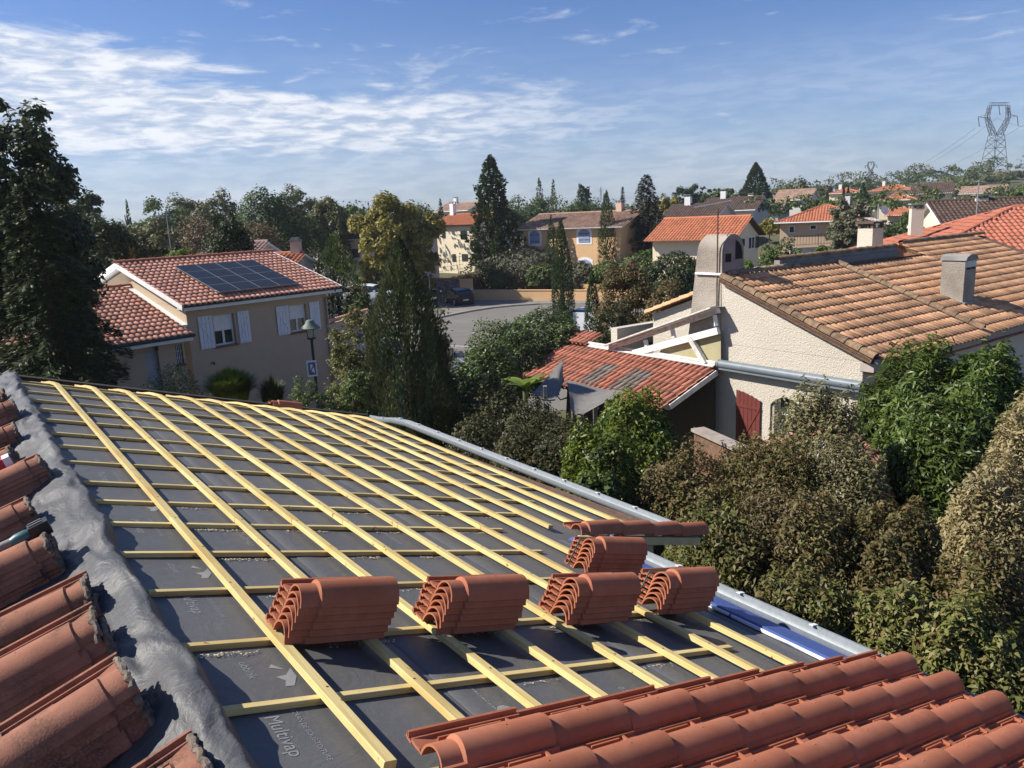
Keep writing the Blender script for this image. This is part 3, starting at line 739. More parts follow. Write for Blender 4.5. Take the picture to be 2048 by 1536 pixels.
def wall_holes(mb, fr, u0, u1, w0, w1, holes, t=0.28):
    us = sorted({u0, u1} | {x for h in holes for x in h[:2]}); ws = sorted({w0, w1} | {x for h in holes for x in h[2:4]})
    for a, b in zip(us[:-1], us[1:]):
        run = None
        for c, d in zip(ws[:-1], ws[1:]):
            hole = any(h[0] <= (a + b) / 2 <= h[1] and h[2] <= (c + d) / 2 <= h[3] for h in holes)
            if hole:
                if run: fbox(mb, fr, a, b, -t, 0, run[0], run[1])
                run = None
            else: run = (run[0], d) if run else (c, d)
        if run: fbox(mb, fr, a, b, -t, 0, run[0], run[1])
def tpl_tile(w, L, bh, n=7, lip=True, thick=0.016):
    pr = []
    for k in range(n):
        t = math.pi * k / (n - 1); pr.append((0.30 * w - 0.32 * w * math.cos(t) + 0.02 * w, bh * math.sin(t)))
    pr += [(0.82 * w, -0.012), (1.02 * w, 0.0)]
    m = len(pr); V = []; F = []
    for x, dz, sc in ((0, -0.016, 0.92), (L, 0.0, 1.03)):
        V += [(x, y, z * sc + dz) for y, z in pr]
    F += [(j, m + j, m + j + 1, j + 1) for j in range(m - 1)]
    if lip:
        V += [(L, y, z * 1.04 - thick) for y, z in pr]; F += [(m + j, 2 * m + j, 2 * m + j + 1, m + j + 1) for j in range(m - 1)]
    return np.array(V), np.array(F)
def tile_field(root, O, ux, us, w, pl, cols, rows, mat, bh=0.06, L=None, limit=300, keep=None, name='roof_tile', n=7, seed=1, jit=0.008, lip=True, z0=0.03, smooth=False, altmat=None):
    """clay tiles laid from the top corner O: ux across, us down the slope"""
    ux = unit(ux); us = unit(us); un = np.cross(us, ux); 
    if un[2] < 0: un = -un; 
    yy = np.cross(un, us)                   # tile local y
    sgn = 1 if yy @ ux > 0 else -1
    L = L or pl * 1.16; TV, TF = tpl_tile(w, L, bh, n, lip); rg = np.random.RandomState(seed)
    tl = math.asin(0.016 / pl); xs = us * math.cos(tl) + un * math.sin(tl); zs = np.cross(xs, yy)
    Rm = np.stack([xs, yy, zs], 1)
    items = []
    for r_ in range(rows):
        for c_ in range(cols):
            u = c_ * w + (0 if sgn > 0 else w); s = r_ * pl
            if keep and not keep(c_ * w + w / 2, s + pl / 2): continue
            P = O + ux * (u + rg.uniform(-jit, jit)) + us * (s + rg.uniform(-jit, jit)) + un * (z0 + rg.uniform(0, .004))
            items.append((np.linalg.norm(P - CAM), P, altmat is not None and altmat(c_ * w, s)))
    def vis(P):
        q = P - CAM; z = q @ cF
        return z > 0 and abs(q @ cR) / z * FPX < 1050 and abs(q @ cU) / z * FPX < 790
    items.sort(key=lambda t: (not vis(t[1]), t[0]))
    me = mesh_np('clay tile', TV, TF, mat, smooth); me2 = None
    Lr = np.array(root.location)
    for d_, P, alt in items[:limit]:
        m_ = me
        if alt:
            if me2 is None: me2 = mesh_np('clay tile', TV, TF, m_stainclay, smooth)
            m_ = me2
        mobj(name, m_, root, basis(xs, yy, zs, P - Lr))
    rest = items[limit:]
    if rest:
        PP = np.array([p for _, p, _ in rest]) - Lr; V = (TV @ Rm.T)[None] + PP[:, None]; k = len(TV)
        F = TF[None] + (np.arange(len(rest)) * k)[:, None, None]
        tag(mobj('roof_tiles', mesh_np('roof tiles', V.reshape(-1, 3), F.reshape(-1, TF.shape[1]), mat, smooth), root), kind='stuff')
def barrel_run(root, p, q, r, pl, mat, name='ridge_tile', parent=None, up=(0, 0, 1), limit=60):
    p = np.asarray(p, float); q = np.asarray(q, float); d = q - p; L = np.linalg.norm(d); t = d / L; k = max(1, int(round(L / pl))); pl = L / k
    y = unit(np.cross(up, t)); z = np.cross(t, y); m = MB(); n = 8
    for i, (x, s) in enumerate(((0, 0.9), (pl * 1.1, 1.05))):
        m.V += [(x, -r * s * math.cos(math.pi * j / n), r * s * math.sin(math.pi * j / n) + (0.012 if i else 0)) for j in range(n + 1)]
    m.V += [(pl * 1.1, -r * .86 * math.cos(math.pi * j / n), r * .86 * math.sin(math.pi * j / n) + .012) for j in range(n + 1)]
    m.F = [(j, j + 1, n + 2 + j, n + 1 + j) for j in range(n)] + [(n + 1 + j, n + 2 + j, 2 * n + 3 + j, 2 * n + 2 + j) for j in range(n)]
    me = m.mesh(name, mat, True, 60)
    for i in range(k):
        mobj(name, me, parent or root, basis(t, y, z, p + t * pl * i - np.array(root.location)))
def window(root, fr, u0, u1, w0, w1, recess=0.14, mull=1, rows=0, blind=0.0, sill=None, fm=None, fw=0.07, blindmat=None, name='window'):
    """fr: u right along the wall, v outwards, w up"""
    fm = fm or m_white; m = MB()
    for a, b, c, d in ((u0, u1, w0, w0 + fw), (u0, u1, w1 - fw, w1), (u0, u0 + fw, w0 + fw, w1 - fw), (u1 - fw, u1, w0 + fw, w1 - fw)): fbox(m, fr, a, b, -recess - .06, -recess, c, d)
    for k in range(mull):
        x = u0 + (u1 - u0) * (k + 1) / (mull + 1); fbox(m, fr, x - fw * .6, x + fw * .6, -recess - .055, -recess + .004, w0 + fw, w1 - fw)
    for k in range(rows):
        z = w0 + (w1 - w0) * (k + 1) / (rows + 1); fbox(m, fr, u0 + fw, u1 - fw, -recess - .05, -recess - .008, z - .015, z + .015)
    wo_ = B(m, name, fm, root)
    B(fbox(MB(), fr, u0 + fw * .5, u1 - fw * .5, -recess - .045, -recess - .035, w0 + fw * .5, w1 - fw * .5), 'pane', m_glass, root, wo_)
    if blind:
        z = w1 - (w1 - w0) * blind; B(fbox(MB(), fr, u0 + fw * .3, u1 - fw * .3, -recess + .008, -recess + .022, z, w1 - .01), 'roller_blind', blindmat or m_white, root, wo_)
    if sill: B(fbox(MB(), fr, u0 - .06, u1 + .06, -recess, 0.05, w0 - .07, w0 + .005), 'sill', sill, root, wo_)
    return wo_
def shutter(root, fr, u0, u1, w0, w1, mat, open_out=0.03, planks=4, brace=1, arch=0.0, bands=True):
    m = MB(); k = planks; g = 0.006
    for i in range(k):
        a = u0 + (u1 - u0) * i / k; b = u0 + (u1 - u0) * (i + 1) / k
        top = w1
        if arch: x = ((a + b) / 2 - u0) / (u1 - u0); top = w1 - arch * (x if arch > 0 else 0) ** 1.6
        if arch < 0: x = (u1 - (a + b) / 2) / (u1 - u0); top = w1 + arch * x ** 1.6
        fbox(m, fr, a + g, b - g, open_out, open_out + .028, w0, top)
    so_ = B(m, 'shutter', mat, root); br = MB(); z0 = w0 + (w1 - w0) * .12; z1 = w1 - (w1 - w0) * .16 - abs(arch) * .5
    if bands:
        for z in (z0, z1): fbox(br, fr, u0 + .01, u1 - .01, open_out + .028, open_out + .045, z - .035, z + .035)
    if brace:
        p, q = (fr.p(u0 + .05, open_out + .037, z1 - .04), fr.p(u1 - .05, open_out + .037, z0 + .04))
        if brace < 0: p, q = fr.p(u1 - .05, open_out + .037, z1 - .04), fr.p(u0 + .05, open_out + .037, z0 + .04)
        br.beam(p, q, .05, .014, fr.v)
    B(br, 'brace', mat, root, so_)
    return so_

# ------------------------------------------------------------------ beige house with solar panels
m_beige = M_surf('beige render', (0.50, 0.385, 0.275), (0.46, 0.35, 0.25), 1.2, 0.92, 0.35, 90, 0.006)
m_gutgreen = M_surf('dark green gutter', (0.035, 0.05, 0.045), None, 6, 0.5)
m_sash = M_surf('white shutter', (0.70, 0.72, 0.76), (0.66, 0.68, 0.72), 4, 0.5)
def solar_house():
    azd = 41.0; A = onz(366, 611, 5.3); u = np.array([math.sin(RAD(azd)), math.cos(RAD(azd)), 0]); v = np.array([-u[1], u[0], 0])
    pit = RAD(16.3); L, half = 7.05, 5.0; zr = half * math.tan(pit)
    root = empty('beige_house', (A[0], A[1], 0), 0, 'beige two-storey house with solar panels on its red tiled roof', 'house')
    fr = Fr((A[0], A[1], 0), u, v); ze = 5.3
    fw = Fr(fr.p(0, 0.5, 0), u, -v)          # front wall frame, v outwards
    u0, u1 = 0.32, L - 0.42
    def wu(px, py): P = onvert(fw.O, azd, px, py); return fw.loc(P)
    a0, _, t0 = wu(425, 632); a1, _, b0 = wu(474, 684); c0, _, t1 = wu(577, 612); c1, _, b1 = wu(617, 658)
    holes = [(a0, a1, b0 - .05, t0), (c0, c1, b1 - .05, t1)]
    m = MB(); wall_holes(m, fw, u0, u1, -0.1, ze - .06, holes)
    fbox(m, fr, u0, u0 + .25, 0.78, 2 * half - .5, -.1, ze - .06); fbox(m, fr, u1 - .25, u1, 0.78, 2 * half - .5, -.1, ze - .06); fbox(m, fr, u0, u1, 2 * half - .8, 2 * half - .5, -.1, ze - .06)
    for x in (u0, u1 - .25):
        m.prism([(0.5, ze - .07), (2 * half - .5, ze - .07), (half, ze + zr - .26)], lambda p, q: fr.p(x, p, q), lambda p, q: fr.p(x + .25, p, q))
    B(m, 'wall', m_beige, root)
    fl = MB(); fbox(fl, fr, u0 + .25, u1 - .25, 0.8, 2 * half - .8, 2.3, 2.4); B(fl, 'floor_slab', m_dark, root)
    for (p, q, z, t) in ((a0, a1, b0 - .05, t0), (c0, c1, b1 - .05, t1)):
        window(root, fw, p, q, z, t, 0.16, 1, 0, 0.52, M_surf('brick sill', (0.25, 0.12, 0.08), None, 6, 0.9))
        w = 0.50
        shutter(root, fw, p - .13 - w, p - .05, z - .02, t + .04, m_sash, 0.02, 4, 1); shutter(root, fw, q + .12, q + .12 + w, z - .02, t + .04, m_sash, 0.02, 4, -1)
    # roof deck, tiles, barge boards, gutter
    rd = MB()
    for sgn in (0, 1):
        P = [fr.p(0, 0, ze), fr.p(L, 0, ze), fr.p(L, half, ze + zr), fr.p(0, half, ze + zr)] if sgn == 0 else [fr.p(L, 2 * half, ze), fr.p(0, 2 * half, ze), fr.p(0, half, ze + zr), fr.p(L, half, ze + zr)]
        Q = [p - np.array([0, 0, .10]) for p in P]; rd.add(P + Q, [(0, 1, 2, 3), (7, 6, 5, 4), (0, 4, 5, 1), (1, 5, 6, 2), (2, 6, 7, 3), (3, 7, 4, 0)])
    B(rd, 'roof_deck', m_white, root)
    sl = unit(-v * math.cos(pit) + np.array([0, 0, -math.sin(pit)])); nsl = half / math.cos(pit)
    tile_field(root, fr.p(-.06, half, ze + zr), u, sl, 0.222, 0.355, 32, 15, m_solartile, 0.042, limit=300, seed=3)
    tile_field(root, fr.p(L + .06, half, ze + zr), -u, unit(v * math.cos(pit) + np.array([0, 0, -math.sin(pit)])), 0.222, 0.355, 32, 15, m_solartile, 0.055, limit=0, seed=4, n=5, lip=False)
    barrel_run(root, fr.p(-.1, half, ze + zr + .03), fr.p(L + .1, half, ze + zr + .03), 0.10, 0.40, M_tile('clay ridge tile', (0.46, 0.17, 0.10), (0.38, 0.14, 0.08), (0.2, .1, .07), .3, 3))
    for x in (-.03, L + .01):
        for w0, w1 in ((0, half), (2 * half, half)): B(MB().beam(fr.p(x, w0, ze - .07), fr.p(x, w1, ze + zr - .07), .03, .24), 'barge_board', m_white, root)
    gt = MB(); gt.tube([fr.p(-.05, -.07, ze - .03), fr.p(L + .05, -.07, ze - .03)], 0.065, 10); g_ = B(gt, 'gutter', m_gutgreen, root, smooth=True)
    fc = MB(); fbox(fc, fr, 0, L, -.02, .01, ze - .22, ze - .08); fbox(fc, fr, 0, L, .01, .5, ze - .17, ze - .13); B(fc, 'fascia', m_white, root)
    dp = MB(); dp.tube([fr.p(L - .35, -.05, ze - .08), fr.p(L - .35, .1, ze - .28), fr.p(L - .55, .43, ze - .45), fr.p(L - .55, .43, 0.1)], 0.045, 10); B(dp, 'downpipe', M_surf('beige pipe', (0.34, 0.27, 0.21), None, 4, 0.6), root, smooth=True)
    # solar panels
    pn = np.cross(sl, u); pn = pn if pn[2] > 0 else -pn; R0 = fr.p(0, half, ze + zr)
    pp = [onplane(R0 + pn * .14, pn, x, y) for x, y in ((355, 534), (511, 521), (592, 569), (432, 588))]
    q = [(((p - R0) @ u), ((p - R0) @ sl)) for p in pp]
    ua, ub = (q[0][0] + q[3][0]) / 2, (q[1][0] + q[2][0]) / 2; sa, sb = (q[0][1] + q[1][1]) / 2, (q[2][1] + q[3][1]) / 2
    gm = G('solar cells'); br = gm.n('ShaderNodeTexBrick'); gm.set(br.inputs['Vector'], gm.coord(True)); br.offset = 0; br.inputs['Scale'].default_value = 1.0
    br.inputs['Color1'].default_value = (0.012, 0.014, 0.022, 1); br.inputs['Color2'].default_value = (0.015, 0.017, 0.026, 1); br.inputs['Mortar'].default_value = (0.05, 0.055, 0.065, 1)
    br.inputs['Mortar Size'].default_value = 0.004; br.inputs['Brick Width'].default_value = 0.10; br.inputs['Row Height'].default_value = 0.10
    gm.pbr(br.outputs[0], 0.38, 0, None, 0.12)
    mf = M_surf('panel frame', (0.30, 0.31, 0.33), None, 5, 0.4, metal=0.5)
    arr = empty('solar_array', R0 + pn * .1, 0, 'black solar panel array in four rows on the beige house roof', 'solar panels')
    cw, rh = (ub - ua) / 4, (sb - sa) / 4
    pm = MB().box(0.014, cw - .014, 0.014, rh - .014, 0.0, 0.032).mesh('panel', gm.m)
    fm_ = MB(); 
    for a in ((0.004, cw - .004, 0.004, 0.014), (0.004, cw - .004, rh - .014, rh - .004), (0.004, .014, .014, rh - .014), (cw - .014, cw - .004, .014, rh - .014)): fm_.box(*a, -0.005, 0.034)
    fmm = fm_.mesh('panel frame', mf)
    for i in range(4):
        for j in range(4):
            M = basis(u, sl, pn, u * (ua + i * cw) + sl * (sa + j * rh) + pn * .06)
            if np.cross(u, sl) @ pn < 0: M = basis(u, -sl, pn, u * (ua + i * cw) + sl * (sa + j * rh + rh) + pn * .06)
            p_ = mobj('solar_panel', pm, arr, M); f_ = mobj('panel_frame', fmm, p_)
    rl = MB()
    for s in (sa + .3, sb - .3): rl.beam(u * (ua - .08) + sl * s + pn * .03, u * (ub + .08) + sl * s + pn * .03, .04, .04, pn)
    rl.build('mounting_rail', mf, arr)
    # lower wing on the left
    G0 = fr.p(u0, 0, 0); WR = onvert(G0, azd + 90, 262, 573); wu_, wv_, wz_ = fr.loc(WR)
    ev = -0.35; er = onvert(fr.p(0, ev, 0), azd, 385, 668); zel = er[2]; ur = fr.loc(er)[0]
    pw = math.atan2(wz_ - zel, wv_ - ev); Lw = 8.0
    rw = MB(); P = [fr.p(ur - Lw, ev, zel), fr.p(ur, ev, zel), fr.p(ur, 0.5, zel + .85 * math.tan(pw)), fr.p(u0 + .02, 0.5, zel + .85 * math.tan(pw)), fr.p(u0 + .02, wv_, wz_), fr.p(ur - Lw, wv_, wz_)]
    Q = [p - np.array([0, 0, .1]) for p in P]; n = 6; rw.add(P + Q, [tuple(range(n)), tuple(range(2 * n - 1, n - 1, -1))] + [(i, n + i, n + (i + 1) % n, (i + 1) % n) for i in range(n)])
    P = [fr.p(u0, wv_, wz_), fr.p(u0, 2 * wv_ - ev, zel), fr.p(ur - Lw, 2 * wv_ - ev, zel), fr.p(ur - Lw, wv_, wz_)]; rw.add(P, [(0, 1, 2, 3)])
    B(rw, 'wing_deck', m_white, root)
    slw = unit(-v * math.cos(pw) + np.array([0, 0, -math.sin(pw)])); nr = int((wv_ - ev) / math.cos(pw) / .355) + 1
    tile_field(root, fr.p(ur + .02, wv_, wz_), -u, slw, 0.222, 0.355, 36, nr, m_solartile, 0.042, limit=300, seed=6, name='wing_tile', keep=lambda a, s: a > (ur - u0) or s > (wv_ - 0.42) / math.cos(pw))
    barrel_run(root, fr.p(ur - Lw, wv_, wz_ + .03), fr.p(u0 - .02, wv_, wz_ + .03), 0.10, 0.40, _mats['clay ridge tile'], 'wing_ridge_tile')
    ww = Fr(fr.p(ur - Lw + .4, ev + .45, 0), u, -v); fd = lambda x, y: ww.loc(onvert(ww.O, azd, x, y))
    d0, _, dt = fd(288, 704); d1, _, _ = fd(316, 704); s0, _, st = fd(350, 690); s1, _, sb_ = fd(369, 727)
    m = MB(); wall_holes(m, ww, 0, Lw - .55, -.1, zel + .02, [(d0, d1, 0.05, dt), (s0, s1, sb_, st)], .25); fbox(m, ww, 0, .25, -7, -.25, -.1, zel - .1)
    B(m, 'wing_wall', m_beige, root)
    B(fbox(MB(), ww, d0, d1, -.2, -.14, .05, dt), 'door', M_surf('grey door', (0.35, 0.38, 0.42), None, 3, 0.5), root)
    w_ = window(root, ww, s0, s1, sb_, st, .12, 0, 0, 0, M_surf('brick sill', (0, 0, 0)), m_dark)
    br = MB()
    for k in range(3): br.tube([ww.p(s0 + (s1 - s0) * (k + 1) / 4, -.05, sb_), ww.p(s0 + (s1 - s0) * (k + 1) / 4, -.05, st)], .012, 6)
    for k in range(2): z = sb_ + (st - sb_) * (k + 1) / 3; br.tube([ww.p(s0, -.05, z), ww.p(s1, -.05, z)], .010, 6)
    B(br, 'window_bars', m_white, root, w_)
    g2 = MB(); g2.tube([fr.p(ur - Lw, ev - .07, zel - .03), fr.p(ur + .05, ev - .07, zel - .03)], .065, 10); B(g2, 'wing_gutter', m_gutgreen, root, smooth=True)
    f2 = MB(); fbox(f2, fr, ur - Lw, ur, ev - .02, ev + .01, zel - .22, zel - .08); B(f2, 'wing_fascia', m_white, root)
    ln = empty('wall_lantern', ww.p(*[fd(308, 688)[0], .14, fd(308, 692)[2]]), 0, 'small dark wall lantern above the grey door of the beige house', 'lantern')
    MB().lathe([(0, -.16), (.06, -.14), (.085, .02), (.085, .04)], 8).build('glass', m_glass, ln); MB().lathe([(.1, .04), (.04, .12), (0.02, .16), (0, .18)], 8).build('cap', m_iron, ln)
    MB().beam((0, 0, .14), tuple(v * .2 + np.array([0, 0, .2])), .03, .03).build('bracket', m_iron, ln)
    return root, fr
SHR, SHF = solar_house()

# ------------------------------------------------------------------ white rough-cast house on the right
def g_stucco(name, c1, c2):
    g = G(name); n = g.noise(24, 4, 0.7); n2 = g.noise(0.7, 5, 0.6)
    c = g.mix(g.rng(n2, 0.35, 0.7), c1, c2); c = g.mix(g.math('MULTIPLY', g.rng(n, 0.42, 0.3), 0.25), c, tuple(x * .6 for x in c1))
    g.pbr(c, 0.93, 0, g.bump(n, 1.0, 0.04), 0.2); return g.m
m_stucco = g_stucco('rough cast render', (0.62, 0.56, 0.465), (0.56, 0.505, 0.41))
m_chim = g_stucco('weathered rough cast', (0.44, 0.385, 0.32), (0.24, 0.20, 0.165))
m_maroon = M_surf('maroon shutter', (0.16, 0.035, 0.028), (0.13, 0.03, 0.024), 4, 0.6)
m_conc = M_surf('stained concrete', (0.30, 0.285, 0.26), (0.16, 0.15, 0.14), 1.6, 0.95, 0.4, 40, 0.01, detail=7)
WU_AZ = 54.7
def white_house():
    C = onz(1740, 718, ZC - 3.8); u = np.array([math.sin(RAD(WU_AZ)), math.cos(RAD(WU_AZ)), 0]); v = np.array([-u[1], u[0], 0]); ze = C[2]
    root = empty('white_house', (C[0], C[1], 0), 0, 'white rough-cast house with weathered orange tiles and maroon shutters', 'house')
    fr = Fr((C[0], C[1], 0), u, v); pit = RAD(21.0); half = 4.62; zr = half * math.tan(pit); ug = 0.16
    G_ = Fr(fr.p(ug, 0, 0), -v, -u)          # gable wall frame: u runs towards the eaves, outwards is -u(azimuth)
    Gf = Fr(fr.p(ug, half - 0.04, 0), -v, -u)
    def gl(x, y): return Gf.loc(onvert(Gf.O, WU_AZ + 90, x, y))
    wa, _, wt = gl(1541, 792); wb, _, _ = gl(1603, 792); sa, _, stp = gl(1475, 779); sb, _, _ = gl(1523, 800); wtop = gl(1570, 794)[2]
    wbase = wtop - 2.15
    m = MB(); wall_holes(m, Gf, 0, half - .30, -.1, ze - .12, [(wa, wb, wbase, wtop - .02)], .3)
    # arched head over the opening and the sloping gable top
    m.prism([(0, ze - .13), (half - .30, ze - .13), (half - .30, ze + .06), (0, ze + zr - .10)], lambda p, q: Gf.p(p, 0, q), lambda p, q: Gf.p(p, -.3, q))
    ar = [(wa, wtop - .02), (wb, wtop - .02)]
    pts = [(wa, wtop + .005)] + [(wa, wtop - .30)] + [(wa + (wb - wa) * t, wtop - .30 + .28 * math.sin(math.pi * t) ** .7) for t in np.linspace(0.04, .96, 9)] + [(wb, wtop - .30), (wb, wtop + .005)]
    m.prism(pts, lambda p, q: Gf.p(p, -.002, q), lambda p, q: Gf.p(p, -.298, q))
    # front wall, rear wall and hidden gable
    fbox(m, fr, ug + .3, 18, .32, .6, -.1, ze - .1); fbox(m, fr, ug, 18, 9.0, 9.3, -.1, ze - .1)
    B(m, 'wall', m_stucco, root)
    wo_ = window(root, Gf, wa + .10, wb - .0, wbase, wtop - .02, .20, 1, 3, 0, None, None, .07)
    fj = MB(); fbox(fj, Gf, wa + .001, wa + .1, -.28, -.05, wbase, wtop - .3); B(fj, 'jamb', M_surf('beige jamb', (0.42, 0.36, 0.28), None, 3, .9), root, wo_)
    shutter(root, Gf, sa, sb, stp - 2.05, stp, m_maroon, .03, 6, -1, arch=.22)
    shutter(root, Gf, wb + .12, wb + .12 + (sb - sa), stp - 2.05, stp, m_maroon, .03, 6, 1, arch=-.22)
    # roof decks
    sl = unit(-v * math.cos(pit) + np.array([0, 0, -math.sin(pit)])); rd = MB()
    def deck(u0, u1, v0, v1, dz=0):
        P = [fr.p(a, b, ze + b * math.tan(pit) + dz) for a, b in ((u0, v0), (u1, v0), (u1, v1), (u0, v1))]; Q = [p - np.array([0, 0, .12]) for p in P]
        rd.add(P + Q, [(0, 1, 2, 3), (7, 6, 5, 4), (0, 4, 5, 1), (1, 5, 6, 2), (2, 6, 7, 3), (3, 7, 4, 0)])
    u_mid = fr.loc(onvert(C, WU_AZ, 1965, 655))[0]; v2 = 6.9
    pbu = fr.loc(onvert(fr.p(0, half + .12, 0), WU_AZ, 1790, 492))[0]; deck(0, u_mid, 0, half); deck(u_mid + .01, 18, 0.12, half, -.10)
    up0 = unit(np.cross(sl, u)); q_ = fr.loc(onplane(fr.p(u_mid, .12, ze + .12 * math.tan(pit) - .10), up0, 1798, 489)); v2 = max(half + .3, q_[1]); pbu = q_[0]; deck(pbu, 18, half, v2, -.10)
    P = [fr.p(pbu, v2, ze + v2 * math.tan(pit) - .12), fr.p(18, v2, ze + v2 * math.tan(pit) - .12), fr.p(18, 12, ze + .6), fr.p(pbu, 12, ze + .6)]; rd.add(P, [(0, 1, 2, 3)])
    P = [fr.p(pbu, half, ze + zr - .2), fr.p(pbu, v2, ze + v2 * math.tan(pit) - .12), fr.p(pbu, 12, ze + .6), fr.p(pbu, 12, 0), fr.p(pbu, half, 0)]; rd.add(P, [(0, 1, 2, 3, 4)])
    B(rd, 'roof_deck', m_rust, root)
    nrow = int(half / math.cos(pit) / .405) + 1; nc = int((u_mid - .3) / .226)
    tile_field(root, fr.p(.24, half - .02, ze + zr), u, sl, (u_mid - .45) / nc, .405, nc, nrow, m_whitetile, .062, limit=300, seed=9, n=8, jit=.007, smooth=False)
    nr2 = int((v2 - .12) / math.cos(pit) / .405) + 1
    tile_field(root, fr.p(u_mid + .15, v2, ze + v2 * math.tan(pit) - .10), u, sl, .226, .405, 50, nr2, m_whitetile, .062, limit=300, seed=10, n=7, jit=.007, name='right_roof_tile', keep=lambda a, s: (v2 - s * math.cos(pit)) < half or a + u_mid + .15 > pbu)
    # verge barrels down the gable, ridge and dividing verge
    up = np.cross(sl, u); up = up if up[2] > 0 else -up
    barrel_run(root, fr.p(.12, half, ze + zr + .03), fr.p(.12, -.03, ze + .02), .125, .40, m_ridge_old, 'verge_tile', up=up)
    barrel_run(root, fr.p(.30, half, ze + zr + .05), fr.p(u_mid, half, ze + zr + .05), .12, .40, m_ridge_old, 'ridge_tile')
    barrel_run(root, fr.p(u_mid - .02, half, ze + zr + .05), fr.p(u_mid - .02, 0, ze + .05), .11, .40, m_ridge_old, 'dividing_tile', up=up)
    barrel_run(root, fr.p(pbu + .1, v2, ze + v2 * math.tan(pit) - .05), fr.p(18, v2, ze + v2 * math.tan(pit) - .05), .12, .40, m_ridge_old, 'right_ridge_tile')
    vb = MB(); vb.beam(fr.p(.02, -.03, ze - .06), fr.p(.02, half, ze + zr - .06), .04, .07); B(vb, 'verge_trim', M_surf('brown verge trim', (0.24, 0.13, 0.10), None, 4, .8), root)
    gt = MB(); fbox(gt, fr, .12, u_mid, -.13, -.03, ze - .14, ze - .02); fbox(gt, fr, u_mid - .02, u_mid, -.13, .1, ze - .30, ze - .02); fbox(gt, fr, u_mid + .02, 18, -.01, .09, ze - .20, ze - .08); B(gt, 'gutter', m_zinc, root)
    cn = MB(); fbox(cn, fr, ug - .02, u_mid - .05, -.03, .33, ze - .36, ze - .15); fbox(cn, fr, u_mid, 18, .09, .33, ze - .42, ze - .21); B(cn, 'eaves_box', M_surf('grey eaves', (0.42, 0.36, 0.32), None, 3, .9), root)
    dn = MB(); k = int(16 / .16)
    for i in range(k): dn.obox(fr.p(ug + .1 + i * .16, .10, ze - .40), u * .055, v * .13, np.array([0, 0, .022]))
    tag(B(dn, 'eaves_tile_course', m_leantile, root), kind='stuff')
    # back half of the gable, set back, with its own verge
    b0 = onvert(fr.p(1.0, 0, 0), WU_AZ + 90, 1306, 622); vb_ = fr.loc(b0)[1]; zb = b0[2]; t0 = onvert(fr.p(1.0, 0, 0), WU_AZ + 90, 1400, 586); vt = fr.loc(t0)[1]; zt = t0[2]
    s_ = (zb - zt) / (vb_ - vt); z_at = lambda x: zt + (x - vt) * s_
    bw = MB(); bw.prism([(half, -.1), (vb_, -.1), (vb_, zb - .12), (half, z_at(half) - .12)], lambda p, q: fr.p(1.0, p, q), lambda p, q: fr.p(1.3, p, q)); fbox(bw, fr, ug, 1.3, half - .05, half + .2, -.1, ze + zr - .15); B(bw, 'rear_wall', m_stucco, root)
    bd = MB(); bd.add([fr.p(1.0, half, z_at(half)), fr.p(pbu, half, z_at(half)), fr.p(pbu, vb_ + .1, z_at(vb_ + .1)), fr.p(1.0, vb_ + .1, z_at(vb_ + .1))], [(0, 1, 2, 3)]); B(bd, 'rear_roof', m_whitetile, root)
    m_pale = M_tile('pale orange verge tile', (0.60, 0.36, 0.20), (0.50, 0.28, 0.15), (.25, .15, .1), .3, 2)
    for dx in (.86, 1.08): barrel_run(root, fr.p(dx, half - .2, z_at(half - .2) - .02), fr.p(dx, vb_ + .1, z_at(vb_ + .1) - .02), .12, .42, m_pale, 'rear_verge_tile')
    # parapet on the ridge with tile coping
    pa = fr.loc(onvert(fr.p(0, half + .12, 0), WU_AZ, 1556, 530)); pb = fr.loc(onvert(fr.p(0, half + .12, 0), WU_AZ, 1790, 492))
    za, zb2 = onvert(fr.p(0, half + .12, 0), WU_AZ, 1556, 526)[2], onvert(fr.p(0, half + .12, 0), WU_AZ, 1790, 493)[2]
    pz = zb2 * .75 + za * .25
    pp = MB(); fbox(pp, fr, pa[0], pb[0], half + .06, half + .26, ze + zr - .5, pz); B(pp, 'parapet', m_conc, root)
    barrel_run(root, fr.p(pa[0], half + .16, pz), fr.p(pb[0], half + .16, pz), .13, .42, m_ridge_old, 'coping_tile')
    fl = MB(); fbox(fl, fr, pa[0], pb[0], half - .08, half + .055, ze + zr + .0, ze + zr + .18); B(fl, 'flashing', M_surf('lead flashing', (0.13, 0.145, 0.165), (0.10, .11, .13), 2, .6), root)
    fl = MB(); fl.beam(fr.p(u_mid + .1, half + .0, ze + zr + .06), fr.p(pb[0], half + .0, ze + zr + .06), .03, .05); B(fl, 'flashing_trim', m_zinc, root)
    # round-headed chimney on the gable
    cx = onvert(fr.p(-.3, 0, 0), WU_AZ + 90, 1434, 560); cu, cv, _ = fr.loc(cx)
    top = onvert(fr.p(-.3, 0, 0), WU_AZ + 90, 1440, 470)[2]
    ch = MB(); v0 = half + .02; wv = 0.85; uc, ra = .64, .48; top = onvert(fr.p(uc, v0, 0), WU_AZ, 1452, 469)[2]
    zc0 = ze - .3; prof = [(uc - ra * math.cos(math.pi * i / 14), top - ra + ra * math.sin(math.pi * i / 14)) for i in range(15)]
    prof = [(uc - ra - .04, zc0), (uc - ra - .01, top - 1.5)] + prof + [(uc + ra + .02, zc0)]
    ch.prism(prof, lambda p, q: fr.p(p, v0, q), lambda p, q: fr.p(p, v0 + wv + (top - q) * .12, q))
    co = B(ch, 'chimney', m_chim, root, smooth=True, sharp=35)
    fz = MB(); pf = [(uc - .42 * math.cos(math.pi * i / 10), top - .50 + .42 * math.sin(math.pi * i / 10)) for i in range(11)] + [(uc + .42, zc0 + .4), (uc - .42, zc0 + .4)]
